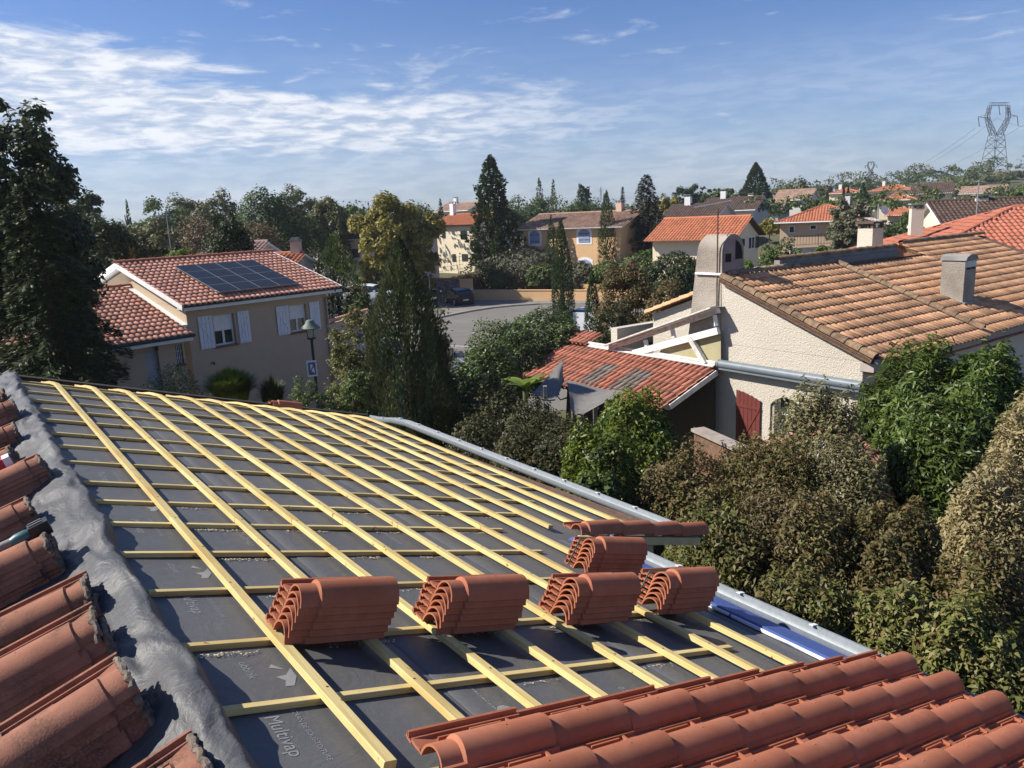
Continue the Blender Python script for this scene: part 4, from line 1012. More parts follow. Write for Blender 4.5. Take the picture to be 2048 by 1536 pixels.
    fz.prism(pf, lambda p, q: fr.p(p, v0 - .014, q), lambda p, q: fr.p(p, v0 + .01, q)); B(fz, 'chimney_face', M_surf('smoked render', (0.36, 0.27, 0.25), (0.27, 0.20, 0.185), 3, .95), root, co)
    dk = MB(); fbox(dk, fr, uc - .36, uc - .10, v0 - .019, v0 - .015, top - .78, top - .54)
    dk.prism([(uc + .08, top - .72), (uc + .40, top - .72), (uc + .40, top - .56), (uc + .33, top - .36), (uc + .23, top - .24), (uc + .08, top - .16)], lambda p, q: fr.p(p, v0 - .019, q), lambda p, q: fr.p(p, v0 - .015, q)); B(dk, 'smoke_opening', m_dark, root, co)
    # second chimney on the right-hand roof
    rp = fr.p(0, .12, ze - .10); nn = up
    c2 = onplane(fr.p(u_mid, .12, ze + .12 * math.tan(pit) - .10), nn, 1916, 600); a2, b2, z2 = fr.loc(c2)
    ct = onvert(c2, WU_AZ, 1920, 512)[2]
    cm = MB(); fbox(cm, fr, a2 - .36, a2 + .36, b2 - .3, b2 + .4, z2 - .4, ct - .12); c_ = B(cm, 'chimney', m_chim, root)
    cm = MB(); cm.prism([(a2 - .40, ct - .12), (a2 + .40, ct - .12), (a2 + .34, ct - .02), (a2 + .1, ct + .06), (a2 - .1, ct + .06), (a2 - .34, ct - .02)], lambda p, q: fr.p(p, b2 - .34, q), lambda p, q: fr.p(p, b2 + .44, q)); B(cm, 'chimney_cap', m_conc, root, c_)
    cm = MB(); fbox(cm, fr, a2 - .34, a2 + .34, b2 - .312, b2 - .302, ct - .33, ct - .14); B(cm, 'chimney_band', M_surf('pale concrete', (.62, .60, .56), None, 3, .9), root, c_)
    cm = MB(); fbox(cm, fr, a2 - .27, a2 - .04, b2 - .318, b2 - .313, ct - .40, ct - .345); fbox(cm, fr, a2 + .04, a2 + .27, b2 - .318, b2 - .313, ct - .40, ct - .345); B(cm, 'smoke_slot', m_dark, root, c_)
    cm = MB(); fbox(cm, fr, a2 - .42, a2 + .42, b2 - .40, b2 - .31, z2 - .16, z2 - .02); B(cm, 'chimney_flashing', m_zinc, root, c_)
    # awning cassette on the gable
    l0 = Gf.loc(onvert(Gf.O - u * .16, WU_AZ + 90, 1441, 730)); l1 = Gf.loc(onvert(Gf.O - u * .16, WU_AZ + 90, 1722, 769))
    aw = empty('awning_cassette', Gf.p(l0[0], .17, l0[2]), 0, 'rolled-up grey awning cassette along the white gable wall', 'awning')
    z = (l0[2] + l1[2]) / 2
    A0, A1 = Gf.p(l0[0], .17, z), Gf.p(l1[0], .17, z); a = MB(); a.tube([A0, A1], .125, 14); B(a, 'cassette', M_surf('slate grey metal', (0.17, 0.20, 0.225), None, 3, .45), aw, smooth=True)
    for q in (A0, A1):
        a = MB(); d_ = unit(A1 - A0); s_ = -1 if q is A0 else 1; a.tube([q + d_ * s_ * .005, q + d_ * s_ * .05], .135, 14); B(a, 'end_cap', M_surf('grey cap', (0.2, .21, .22), None, 3, .5), aw)
    fb = MB(); fb.beam(A0 + np.array([0, 0, -.13]) - u * .03, A1 + np.array([0, 0, -.13]) - u * .03, .10, .05); B(fb, 'front_bar', _mats['slate grey metal'], aw)
    # wires hanging on the wall
    # antenna mast beside the chimney
    ab = onvert(fr.p(.10, 0, 0), WU_AZ + 90, 1433, 640); at_ = onvert(fr.p(.10, 0, 0), WU_AZ + 90, 1436, 418)
    an = empty('tv_antenna', ab, 0, 'rusty mast with long yagi aerial clamped to the round-topped chimney', 'antenna')
    m = MB(); m.tube([ab, at_], .022, 8); B(m, 'mast', M_surf('rusty steel', (0.16, 0.085, 0.06), (0.10, .06, .05), 20, .8), an)
    b = MB(); y0 = onvert(at_, WU_AZ + 60, 1388, 415); y1 = onvert(at_, WU_AZ + 60, 1462, 401); b.beam(y0, y1, .03, .03)
    for k in range(14):
        p = y0 + (y1 - y0) * (k + .3) / 14; d_ = unit(np.cross(y1 - y0, [0, 0, 1])); b.beam(p - d_ * .16, p + d_ * .16, .012, .012)
    B(b, 'yagi_boom', m_metal, an)
    b = MB(); w0 = onvert(fr.p(.12, 0, 0), WU_AZ + 90, 1410, 547); fbox(b, fr, .08, .14, half - .02, half + .95, w0[2] - .03, w0[2] + .03); B(b, 'clamp_band', m_white, an)
    return root, fr, Gf, half, ze, zr
WHR, WHF, WHG, WH_half, WH_ze, WH_zr = white_house()

# ------------------------------------------------------------------ red tiled lean-to with white truss
def lean_to():
    u, v = WHF.u, WHF.v; off = -0.12
    pl = WHF.p(off, 0, 0); P1 = onvert(pl, WU_AZ + 90, 1431, 733); P2 = onvert(pl, WU_AZ + 90, 1185, 703); z1 = (P1[2] + P2[2]) / 2
    v1, v2 = WHF.loc(P1)[1], WHF.loc(P2)[1]
    root = empty('lean_to', (P1[0], P1[1], 0), 0, 'open lean-to with dark red tiles and white timber truss beside white house', 'lean-to')
    pit = RAD(19); us = unit(-u * math.cos(pit) + np.array([0, 0, -math.sin(pit)])); O = WHF.p(off, v1, z1); nn = unit(np.cross(us, v)); nn = nn if nn[2] > 0 else -nn
    E = onplane(O, nn, 1328, 806); LL = (E - O) @ us
    E2 = onplane(O, nn, 1027, 765); va = (E2 - O) @ v; 
    W_ = max(va, v2 - v1) + .1
    tile_field(root, O - us * .05, v, us, .222, .41, int(W_ / .222) + 1, int(LL / .41) + 1, m_leantile, .088, limit=300, seed=12, n=9, jit=.006, altmat=lambda a, s: (1.55 < a < 2.3 or 2.9 < a < 3.7) and .5 < s < 2.0)
    dk = MB(); P = [O, O + v * W_, O + v * W_ + us * LL, O + us * LL]; Q = [p - nn * .08 for p in P]; dk.add(P + Q, [(0, 1, 2, 3), (7, 6, 5, 4), (0, 4, 5, 1), (1, 5, 6, 2), (2, 6, 7, 3), (3, 7, 4, 0)]); B(dk, 'roof_deck', m_rust, root)
    # upper course of tiles left of the truss
    O2 = O + v * (v2 - v1 + .15) - us * .75 + nn * .16
    tile_field(root, O2, v, us, .222, .41, 9, 2, m_leantile, .088, limit=60, seed=13, n=8, name='upper_tile')
    bd = MB(); bd.beam(O - v * .04 + us * LL - nn * .09, O - v * .04 - nn * .09, .04, .16, nn); B(bd, 'barge_board', m_oldwhite, root)
    fc = MB(); fc.beam(O + us * LL - nn * .1, O + us * LL + v * W_ - nn * .1, .04, .18, nn); B(fc, 'fascia', m_oldwhite, root)
    fl = MB(); fl.beam(O + nn * .13 - us * .02, O + v * (v2 - v1 + .2) + nn * .13 - us * .02, .22, .03, nn); fl.tube([O + nn * .17 - us * .08, O + v * (v2 - v1 + .2) + nn * .17 - us * .08], .05, 8); B(fl, 'flashing', m_oldwhite, root)
    # truss in the plane of the flashing
    tp = lambda x, y: onvert(pl, WU_AZ + 90, x, y)
    T0, T1 = tp(1437, 621), tp(1218, 697); L0, L1 = tp(1437, 661), tp(1268, 706)
    t = MB(); t.beam(T0, T1, .14, .14); B(t, 'top_chord', m_oldwhite, root)
    t = MB(); t.beam(T0 + np.array([0, 0, .12]) - u * .15, T1 + np.array([0, 0, .12]) - u * .15, .42, .04); B(t, 'roof_edge', m_oldwhite, root)
    t = MB(); t.beam(L0, L1, .12, .20); B(t, 'lower_chord', m_white, root)
    for x, y, x2, y2 in ((1430, 630, 1433, 652), (1345, 658, 1349, 676), (1291, 680, 1294, 693), (1232, 700, 1233, 707)):
        t = MB(); t.beam(tp(x, y) - u * .01, tp(x2, y2) - u * .01, .10, .10); B(t, 'strut', m_white, root)
    t = MB(); t.beam(tp(1382, 676) - u * .03, tp(1412, 727) - u * .03, .13, .15); B(t, 'diagonal_brace', m_oldwhite, root)
    pn = MB(); c = .10; Z = WHF.p(0, 0, 0)
    q = [tp(1437, 664), tp(1437, 728), tp(1310, 712), tp(1318, 700)]; pn.add([p + u * .10 for p in q], [(0, 1, 2, 3)]); B(pn, 'infill_panel', M_surf('straw panel', (0.42, 0.38, 0.22), (0.36, .32, .18), 3, .8), root)
    # dark sheet painted as the shade behind the chords, with a roof strip
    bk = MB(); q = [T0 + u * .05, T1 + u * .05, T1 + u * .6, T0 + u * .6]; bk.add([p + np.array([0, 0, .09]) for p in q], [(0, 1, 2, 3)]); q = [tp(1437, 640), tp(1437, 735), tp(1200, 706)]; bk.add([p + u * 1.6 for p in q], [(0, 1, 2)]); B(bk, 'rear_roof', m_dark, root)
    # posts, back wall painted dark as the shaded interior
    ps = MB()
    for k in (0.1, .5, .95): p = O + us * (LL - .15) + v * (W_ * k) - nn * .1; ps.beam((p[0], p[1], 0), tuple(p), .12, .12); 
    B(ps, 'post', M_surf('grey post', (.24, .22, .19), None, 3, .8), root)
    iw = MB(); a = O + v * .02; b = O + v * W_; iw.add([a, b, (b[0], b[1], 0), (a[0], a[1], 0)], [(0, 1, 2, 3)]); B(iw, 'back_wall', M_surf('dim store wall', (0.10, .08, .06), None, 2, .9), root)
    # shade cloth slung in front
    S = [at(1064, 787, 17.0), at(1072, 752, 17.6), at(1122, 722, 18.0), at(1130, 760, 17.6), at(1250, 782, 17.0), at(1170, 826, 15.8), at(1145, 820, 15.9), at(1100, 812, 16.2)]
    def patch(c00, c10, c11, c01, sag, n=9):
        V = []; 
        for i in range(n + 1):
            for j in range(n + 1):
                s, t = i / n, j / n; p = (1 - s) * (1 - t) * c00 + s * (1 - t) * c10 + s * t * c11 + (1 - s) * t * c01
                p = p + np.array([0, 0, -sag * 4 * s * (1 - s) * (.3 + t)]) + np.array([.02, -.03, .02]) * math.sin(7 * s + 5 * t); V.append(p)
        return V, [(i * (n + 1) + j, (i + 1) * (n + 1) + j, (i + 1) * (n + 1) + j + 1, i * (n + 1) + j + 1) for i in range(n) for j in range(n)]
    cl = MB(); a = S[0]; 
    cl.add(*patch(S[0], S[2], S[3], S[7], .05)); cl.add(*patch(S[3], S[4], S[5], S[6], .10))
    for q in (cl,):
        o = q.build('shade_cloth', M_surf('charcoal shade net', (0.20, 0.185, 0.17), (0.155, .145, .133), 8, .95, .3, 200, .004), smooth=True); tag(o, 'sagging charcoal shade cloth in front of the red tiled lean-to', 'shade cloth')
    for i, (x, yt, yb, Y, d) in enumerate(((1090, 772, 850, 16.6, 'pale wooden post with the shade cloth behind it'), (1158, 826, 880, 15.9, 'thin metal post holding the lowest corner of the shade cloth'))):
        p = at(x, yt, Y); o = MB().beam((0, 0, -p[2]), (0, 0, 0.0), .08, .08).build('post', M_surf('weathered post', (.36, .33, .28), (.25, .22, .18), 6, .9)); o.location = p; tag(o, d, 'post')
    return root
lean_to()
# ------------------------------------------------------------------ houses across the street and beyond
m_cream = M_surf('cream render', (0.74, 0.64, 0.46), (0.68, 0.58, 0.41), 0.8, .92)
m_orange = M_surf('apricot render', (0.66, 0.42, 0.22), (0.60, 0.38, 0.20), 0.8, .92, .2, 60, .01)
m_pinkw = M_surf('pale pink render', (0.62, 0.55, 0.50), (0.55, 0.48, 0.44), 0.8, .92)
m_tan = M_surf('tan render', (0.56, 0.40, 0.27), (0.50, 0.36, 0.25), 0.8, .92)
m_paleg = M_surf('pale grey render', (0.60, 0.57, 0.52), (0.54, 0.51, 0.46), 0.8, .92)
m_bluesh = M_surf('lavender blue shutter', (0.26, 0.30, 0.44), (0.23, 0.27, 0.40), 3, .6)
m_ochre = M_surf('clay chimney render', (0.60, 0.44, 0.32), (0.52, 0.38, 0.28), 3, .9)
def chimney(root, P, w, d, h, u, v, mat, capmat=None, style='slab'):
    fr = Fr(P, u, v); c = B(fbox(MB(), fr, -w / 2, w / 2, -d / 2, d / 2, -1.0, h), 'chimney', mat, root)
    cp = MB()
    if style == 'slab':
        for a in (-1, 1):
            for b in (-1, 1): fbox(cp, fr, a * w * .42 - .05, a * w * .42 + .05, b * d * .42 - .05, b * d * .42 + .05, h, h + .18)
        fbox(cp, fr, -w * .6, w * .6, -d * .6, d * .6, h + .18, h + .25)
    else:
        fbox(cp, fr, -w * .58, w * .58, -d * .58, d * .58, h, h + .10); fbox(cp, fr, -w * .42, w * .42, -d * .42, d * .42, h + .10, h + .22)
    B(cp, 'chimney_cap', capmat or m_conc, root, c)
    return c
def ghouse(name, label, px, py, Y, azd, L, Wd, pitch, over, wallm, tilem, hip=(0, 0), wins=(), tw=.26, tp=.42, limit=0, chim=(), gut=m_white, group=None, hw=None, n=5, bh=.05, cat='house'):
    E = at(px, py, Y); u = np.array([math.sin(RAD(azd)), math.cos(RAD(azd)), 0]); v = np.array([-u[1], u[0], 0]); pit = RAD(pitch); half = Wd / 2; ze = E[2]; zr = half * math.tan(pit)
    gz = tz(E[0], E[1]) - .3
    if hw: gz = ze - hw
    root = empty(name, (E[0], E[1], gz), 0, label, cat, group); fr = Fr((E[0], E[1], 0), u, v); o = over
    m = MB(); fbox(m, fr, o, L - o, o, Wd - o, gz, ze - .05)
    for side, hp in ((0, hip[0]), (1, hip[1])):
        if not hp:
            x = o if side == 0 else L - o - .2
            m.prism([(o, ze - .06), (Wd - o, ze - .06), (half, ze + zr - .08 - o * math.tan(pit) * 0)], lambda p, q: fr.p(x, p, q), lambda p, q: fr.p(x + .2, p, q))
    B(m, 'wall', wallm, root)
    a0, a1 = hip[0] * half, L - hip[1] * half
    R0, R1 = fr.p(a0, half, ze + zr), fr.p(a1, half, ze + zr); c = [fr.p(0, 0, ze), fr.p(L, 0, ze), fr.p(L, Wd, ze), fr.p(0, Wd, ze)]
    d = MB(); dn = np.array([0, 0, -.12]); faces = [[c[0], c[1], R1, R0], [c[2], c[3], R0, R1]]
    if hip[0]: faces.append([c[3], c[0], R0])
    if hip[1]: faces.append([c[1], c[2], R1])
    for f in faces:
        k = len(f); P = f + [p + dn for p in f]; d.add(P, [tuple(range(k)), tuple(range(2 * k - 1, k - 1, -1))] + [(i, k + i, k + (i + 1) % k, (i + 1) % k) for i in range(k)])
    B(d, 'roof_deck', gut, root)
    sl = unit(-v * math.cos(pit) + np.array([0, 0, -math.sin(pit)])); S = half / math.cos(pit); rows = int(S / tp) + 1
    kp = lambda a, s: (a > a0 * (1 - s / S) - .05) and (a < L - (L - a1) * (1 - s / S) + .05) and s < S + .1
    tile_field(root, fr.p(0, half, ze + zr), u, sl, tw, tp, int(L / tw) + 1, rows, tilem, bh, limit=limit, keep=kp, n=n, lip=(n > 5), z0=.02, seed=int(px))
    bl = unit(v * math.cos(pit) + np.array([0, 0, -math.sin(pit)]))
    tile_field(root, fr.p(L, half, ze + zr), -u, bl, tw * 1.5, tp * 1.5, int(L / tw / 1.5) + 1, int(rows / 1.5) + 1, tilem, bh, limit=0, keep=lambda a, s: kp(L - a, s), n=5, lip=False, z0=.02, seed=int(px) + 1)
    kh = lambda a, s: abs(a - half) < half * (s / S) + .1 and s < S + .1
    if hip[1]: tile_field(root, fr.p(a1, 0, ze + zr), v, unit(u * math.cos(pit) + np.array([0, 0, -math.sin(pit)])), tw, tp, int(Wd / tw) + 1, rows, tilem, bh, limit=0, keep=kh, n=n, lip=False, z0=.02, seed=int(px) + 2)
    if hip[0]: tile_field(root, fr.p(a0, Wd, ze + zr), -v, unit(-u * math.cos(pit) + np.array([0, 0, -math.sin(pit)])), tw, tp, int(Wd / tw) + 1, rows, tilem, bh, limit=0, keep=kh, n=n, lip=False, z0=.02, seed=int(px) + 3)
    rt = MB(); rt.tube([R0 + [0, 0, .03], R1 + [0, 0, .03]], .11, 8)
    hips = ([(R0, c[0]), (R0, c[3])] if hip[0] else []) + ([(R1, c[1]), (R1, c[2])] if hip[1] else [])
    B(rt, 'ridge_tiles', tilem, root)
    for p, q in hips: h = MB(); h.tube([p + [0, 0, .03], q + [0, 0, .04]], .10, 8); B(h, 'hip_tiles', tilem, root)
    g = MB(); g.tube([fr.p(-.05, -.07, ze - .05), fr.p(L + .05, -.07, ze - .05)], .07, 8); B(g, 'gutter', gut, root)
    ff = Fr(fr.p(0, o, 0), u, -v); fs = Fr(fr.p(L - o, 0, 0), v, u)
    for w in wins:
        side = w[0]; F_ = ff if side == 'f' else fs; azp = azd if side == 'f' else azd - 90
        A_ = F_.loc(onvert(F_.O, azp, w[1], w[2])); Z_ = F_.loc(onvert(F_.O, azp, w[3], w[4])); u0, u1 = sorted((A_[0], Z_[0])); w0, w1 = sorted((A_[2], Z_[2])); k = w[5]
        if k == 'arch':
            sr = MB(); e = .22; arc = lambda e_, n_=9: [(u0 - e_ + (u1 - u0 + 2 * e_) * t, w1 - .28 + e_ + .28 * math.sin(math.pi * t) ** .8) for t in np.linspace(0, 1, n_)]
            sr.prism([(u1 + e, w0 - e), (u0 - e, w0 - e)] + arc(e), lambda p, q: F_.p(p, 0.0, q), lambda p, q: F_.p(p, .03, q)); wo_ = B(sr, 'window_surround', m_white, root)
            for s0, s1, fl in ((u0, (u0 + u1) / 2 - .01, 0), ((u0 + u1) / 2 + .01, u1, 1)):
                pr = [(s1, w0), (s0, w0)] + [(s0 + (s1 - s0) * t, w1 - .28 + .28 * math.sin(math.pi * (t + fl) / 2) ** .8) for t in np.linspace(0, 1, 5)]
                q = MB(); q.prism(pr, lambda a, b: F_.p(a, .031, b), lambda a, b: F_.p(a, .075, b)); so_ = B(q, 'shutter', m_bluesh, root, wo_)
                hb = MB()
                for z in (w0 + .22, w1 - .4): fbox(hb, F_, s0 + .05, s1 - .05, .076, .09, z - .03, z + .03)
                B(hb, 'hinge', m_iron, root, so_)
        else:
            wm = m_white if k in ('white',) else (M_surf('dark frame', (.05, .045, .04), None, 4, .6))
            window(root, F_, u0, u1, w0, w1, -.065, 1 if (u1 - u0) > .8 else 0, 0, 0, None, wm, .07)
            if k == 'dshut': B(fbox(MB(), F_, u0 - .45, u0 - .02, .0, .05, w0, w1), 'shutter', M_surf('brown shutter', (.10, .055, .04), None, 3, .7), root); B(fbox(MB(), F_, u1 + .02, u1 + .45, .0, .05, w0, w1), 'shutter', _mats['brown shutter'], root)
    for (f_, w_, h_, mt, st) in chim:
        P = fr.p(L * f_, half, ze + zr - .1); chimney(root, P, w_, w_, h_, u, v, mt, None, st)
    return root, fr, ze, zr
ghouse('apricot_house', 'apricot house with arched white window surrounds and lavender shutters', 1034, 459, 80, 126, 11.8, 8.2, 18, .45, m_orange, m_browntile, tw=.26, tp=.40, n=7, limit=0, bh=.085,
       wins=[('f', 1060, 462, 1080, 487, 'arch'), ('f', 1157, 459, 1180, 484, 'arch'), ('f', 1158, 519, 1182, 534, 'arch')], chim=[(.80, .6, .9, m_ochre, 'slab')])
ghouse('cream_house', 'tall cream house with orange tiled roof behind the dark conifer', 852, 452, 100, 130, 8.0, 8.4, 16, .35, m_cream, m_redtile, hip=(0, 0), tw=.28, tp=.45,
       wins=[('f', 884, 463, 891, 476, 'dark'), ('f', 921, 461, 934, 478, 'dark'), ('f', 905, 508, 912, 523, 'dark'), ('f', 924, 508, 936, 522, 'dark'), ('f', 868, 464, 873, 474, 'dark')], chim=[(.1, .6, 1.5, m_white, 'slab')], gut=m_iron)
ghouse('hip_roofed_house', 'white house with dark brown hipped roof behind the yellow-green tree', 597, 482, 84, 112, 12.0, 10, 18, .5, m_pinkw, m_darktile, hip=(1, 1), tw=.28, tp=.45, wins=[('f', 620, 489, 634, 509, 'dark'), ('f', 700, 498, 712, 515, 'dshut')])
ghouse('gabled_house', 'cream house with red roof and grey shaded gable beyond white house', 1290, 480, 64, 126, 7.4, 7.2, 23, .45, m_cream, m_redtile, tw=.26, tp=.42, n=7,
       wins=[('s', 1496, 474, 1508, 497, 'white'), ('s', 1482, 478, 1488, 492, 'dark'), ('s', 1511, 473, 1516, 495, 'dark')], gut=M_surf('brown boards', (.09, .06, .05), None, 3, .8))
ghouse('tan_bungalow', 'tan bungalow with red hipped roof and white gutter', 1549, 446, 82, 114, 9.4, 8.6, 19, .5, m_tan, m_redtile, hip=(1, 1), tw=.28, tp=.45, wins=[('f', 1578, 452, 1589, 466, 'white'), ('f', 1620, 450, 1633, 459, 'white')], chim=[(.72, .5, 1.0, m_white, 'slab')], hw=3.0)
# farther houses
FH = [
 ('small house with brown roof beyond the cream house', 868, 424, 150, 95, 9, 8, 20, m_cream, m_browntile, (0, 0), 'slab'),
 ('house with dark roof left of the tan bungalow', 1456, 424, 120, 110, 9, 8, 20, m_paleg, m_browntile, (0, 0), 'slab'),
 ('house with brown roof behind the red roofed gable house', 1392, 424, 105, 120, 9, 9, 20, m_paleg, m_darktile, (0, 0), 'slab'),
 ('brown roofed house right of the blue-grey fir', 1316, 441, 92, 118, 8, 9, 20, m_paleg, m_darktile, (0, 0), 'slab'),
 ('small brown roof beside the giant sequoia', 1542, 402, 130, 125, 7, 8, 22, m_paleg, m_browntile, (0, 0), None),
 ('pinkish hipped house in front of the dark roofed white one', 1750, 402, 128, 112, 7.0, 7, 18, m_cream, m_redtile, (1, 1), None),
 ('white house with steep dark roof on the rise', 1818, 389, 160, 112, 9.0, 8, 26, m_cream, m_darktile, (0, 0), None),
 ('orange roofed house far off below the lattice tower', 1735, 383, 215, 105, 13, 10, 18, m_cream, m_redtile, (1, 1), 'slab'),
 ('low dark roofed house between cypress and pink hipped house', 1690, 404, 170, 100, 12, 8, 18, m_paleg, m_darktile, (0, 0), None),
 ('little tiled roof below the pinkish hipped house', 1768, 431, 116, 130, 4.2, 5, 20, m_cream, m_redtile, (0, 0), None),
 ('orange roofed house behind two small cypresses', 1655, 388, 200, 100, 9, 8, 18, m_cream, m_redtile, (1, 1), 'slab'),
 ('brown roofed house at the far right on the rise', 1905, 389, 190, 110, 13, 9, 20, m_cream, m_browntile, (0, 0), None),
 ('orange roofed house right of the lattice tower', 1955, 374, 330, 100, 16, 10, 20, m_cream, m_redtile, (1, 1), None),
]
for (lb, x, y, Y, a, L, Wd, p, wm, tm, hp, ck) in FH:
    ghouse('far_house', lb, x, y, Y, max(a, 122), L * .85, Wd, p, .4, wm, tm, hip=hp, tw=.34, tp=.6, wins=[('f', x + 22, y + 5, x + 30, y + 13, 'dark'), ('f', x + 46, y + 4, x + 54, y + 12, 'dark')] if Y < 170 and L > 6 else [], chim=[(.3, .7, 1.0, m_white, ck)] if ck else [], group='houses scattered beyond the street')
# roofs just behind the beige house
ghouse('old_farmhouse', 'old house with pale mossy roof and tiled chimneys behind beige house', 380, 526, 46, 92, 3.5, 7, 15, .3, m_pinkw, M_tile('pale mossy tile', (0.42, 0.30, 0.24), (0.34, .23, .18), (.18, .14, .11), .5, 2.), tw=.26, tp=.42, n=7, chim=[(.02, .5, .45, m_ochre, 'flat'), (.5, .5, .3, m_ochre, 'flat')])
ghouse('cottage', 'cream cottage with red roof and tiled chimney right of the farmhouse', 500, 540, 42, 94, 2.2, 5, 15, .3, m_pinkw, m_redtile, tw=.26, tp=.42, n=7, chim=[(.8, .5, .75, m_ochre, 'flat')])
# red hipped roof and dark roof at the right edge, behind the white house
ghouse('red_hipped_house', 'house with bright red hipped roof behind the white house', 1795, 535, 33, 104, 13, 12.5, 19, .4, m_cream, M_tile('bright red tile', (0.46, 0.165, 0.10), (0.37, .125, .08), (.22, .1, .07), .45, 1.2), hip=(1, 1), tw=.235, tp=.40, n=8, bh=.065, limit=250, chim=[(.16, .55, .25, m_stucco, 'slab')])
ghouse('dark_roofed_house', 'house with dark brown roof at the right edge of the view', 1890, 462, 46, 104, 14, 9, 20, .4, m_cream, m_darktile, tw=.25, tp=.42, n=8, bh=.065, chim=[(.22, .7, .2, m_stucco, 'slab')])
ghouse('white_eaved_house', 'low house with red roof and white eaves near right edge', 2008, 437, 60, 110, 9, 8, 18, .4, m_paleg, m_redtile, hip=(1, 0), tw=.26, tp=.42, n=7)
# free-standing chimney behind the parapet belongs to a house below
cpt = at(1740, 486, 30); ch = empty('lower_house', (cpt[0], cpt[1], 0), 0, 'house hidden behind the parapet, only its capped white chimney showing', 'house')
chimney(ch, cpt, .75, .6, .55, WHF.u, WHF.v, m_stucco, M_surf('rusty cap', (.12, .07, .06), None, 5, .8)); B(fbox(MB(), Fr((cpt[0], cpt[1], 0), WHF.u, WHF.v), -2, 3, -1, 4, 0, cpt[2] - .9), 'wall', m_stucco, ch)

# ------------------------------------------------------------------ street walls, fence, sign, lamps
def wall_thing(name, label, pts, h, t, mat, cap=None, capmat=None, cat='wall', z0=0.1):
    root = empty(name, (pts[0][0], pts[0][1], z0), 0, label, cat); m = MB()
    for p, q in zip(pts[:-1], pts[1:]): m.beam((p[0], p[1], z0 + h / 2 - .1), (q[0], q[1], z0 + h / 2 - .1), t, h + .2)
    B(m, 'wall', mat, root)
    if cap:
        c = MB()
        for p, q in zip(pts[:-1], pts[1:]): c.beam((p[0], p[1], z0 + h + cap / 2), (q[0], q[1], z0 + h + cap / 2), t + .1, cap)
        B(c, 'coping', capmat, root)
    return root
W0 = onz(934, 600, .13); W1 = onz(1390, 604, .13)
wall_thing('garden_wall', 'low apricot garden wall along the far pavement', [W0, onz(1150, 601, .13), W1], .95, .25, m_orange, .06, m_orange)
g0 = onz(898, 601, .13); g1 = onz(917, 601, .13); g2 = onz(947, 601, .13)
g0[1] = g1[1] = g2[1] = W0[1] + .1
wall_thing('gate_wall', 'taller apricot wall panel with white meter box beside black car', [g1 + [.2, 0, 0], g2], 2.0, .3, m_orange, .05, m_orange)
sw = empty('stone_wall', (g0[0], g0[1], .1), 0, 'grey dry stone wall with red tile coping behind black car', 'wall')
rs2 = random.Random(4); x = -2.3; wl = g1[0] - g0[0] + 2.0; sx0 = at(873, 600, g0[1])[0]; wl = g1[0] - sx0 + .15
m_stone = M_surf('grey stone', (0.24, 0.225, 0.21), (0.14, 0.13, 0.125), 5, .95, .6, 30, .02, var=.35)
sh = [MB().obox((0, 0, 0), (.5, 0, 0), (.03, .5, 0), (0.0, 0.02, .5)).mesh('stone', m_stone), MB().add([(-.5, -.5, -.45), (.5, -.46, -.5), (.47, .5, -.47), (-.46, .47, -.5), (-.46, -.5, .46), (.5, -.5, .5), (.45, .46, .5), (-.5, .5, .44)], [(0, 3, 2, 1), (4, 5, 6, 7), (0, 1, 5, 4), (1, 2, 6, 5), (2, 3, 7, 6), (3, 0, 4, 7)]).mesh('stone', m_stone)]
z = 0.0; cnt = 0
while z < 2.0:
    h = rs2.uniform(.12, .2); x = 0
    while x < wl:
        w = rs2.uniform(.22, .5); w = min(w, wl - x + .05)
        if cnt < 170: o = mobj('stone', sh[cnt % 2], sw, Matrix.Translation((sx0 + x + w / 2 - g0[0], rs2.uniform(-.03, .03), z + h / 2 - .05)) @ Matrix.Diagonal((w - .03, .32, h - .02, 1))); cnt += 1
        x += w
    z += h
MB().box(sx0 - g0[0] - .1, sx0 - g0[0] + wl + .05, -.24, .24, z - .04, z + .04).build('coping', m_redtile, sw)
MB().box(sx0 - g0[0] + .02, sx0 - g0[0] + wl - .02, -.1, .1, -.1, z - .05).build('core', m_dark, sw)
mp = onvert(g2 - np.array([0, .2, 0]), 90, 941, 584); mbx = empty('meter_box', mp, 0, 'white meter box on the apricot wall panel beside black car', 'meter box')
MB().box(-.22, .22, -.06, .04, -.28, .28).build('case', m_white, mbx); MB().box(-.18, .18, -.066, -.06, -.24, .24).build('door', m_sash, mbx)
# fence before the tan bungalow, and before the cream house
def fence(name, label, p, q, h, step, mat, cat='fence', rails=2):
    root = empty(name, tuple(p), 0, label, cat); p = np.asarray(p, float); q = np.asarray(q, float); L = np.linalg.norm(q - p); n = int(L / step)
    for i in range(n + 1):
        a = (q - p) * i / n; bar = MB().beam(a, a + [0, 0, h], .05 if i % 8 == 0 else .025, .05 if i % 8 == 0 else .025); bar.build('post' if i % 8 == 0 else 'bar', mat, root)
    for k in range(rails): r = MB().beam(np.array([0, 0, h * (.12 + .8 * k / max(1, rails - 1))]), (q - p) + [0, 0, h * (.12 + .8 * k / max(1, rails - 1))], .03, .03); r.build('rail', mat, root)
    return root
f0 = at(1588, 493, 76); f1 = at(1690, 487, 76)
fence('bar_fence', 'dark metal bar fence in front of the tan bungalow', f0, f1, 1.05, .28, m_iron)
wall_thing('terrace_wall', 'white retaining wall under the bar fence', [f0 - [.5, .3, 0], f1 + [1, 0, 0]], .9, .2, m_pinkw, z0=f0[2] - 1.0)
f0 = at(872, 548, 88); f1 = at(926, 540, 92)
fence('mesh_fence', 'tall dark mesh fence before the cream house', f0, f1, 1.7, .5, m_iron, rails=4)
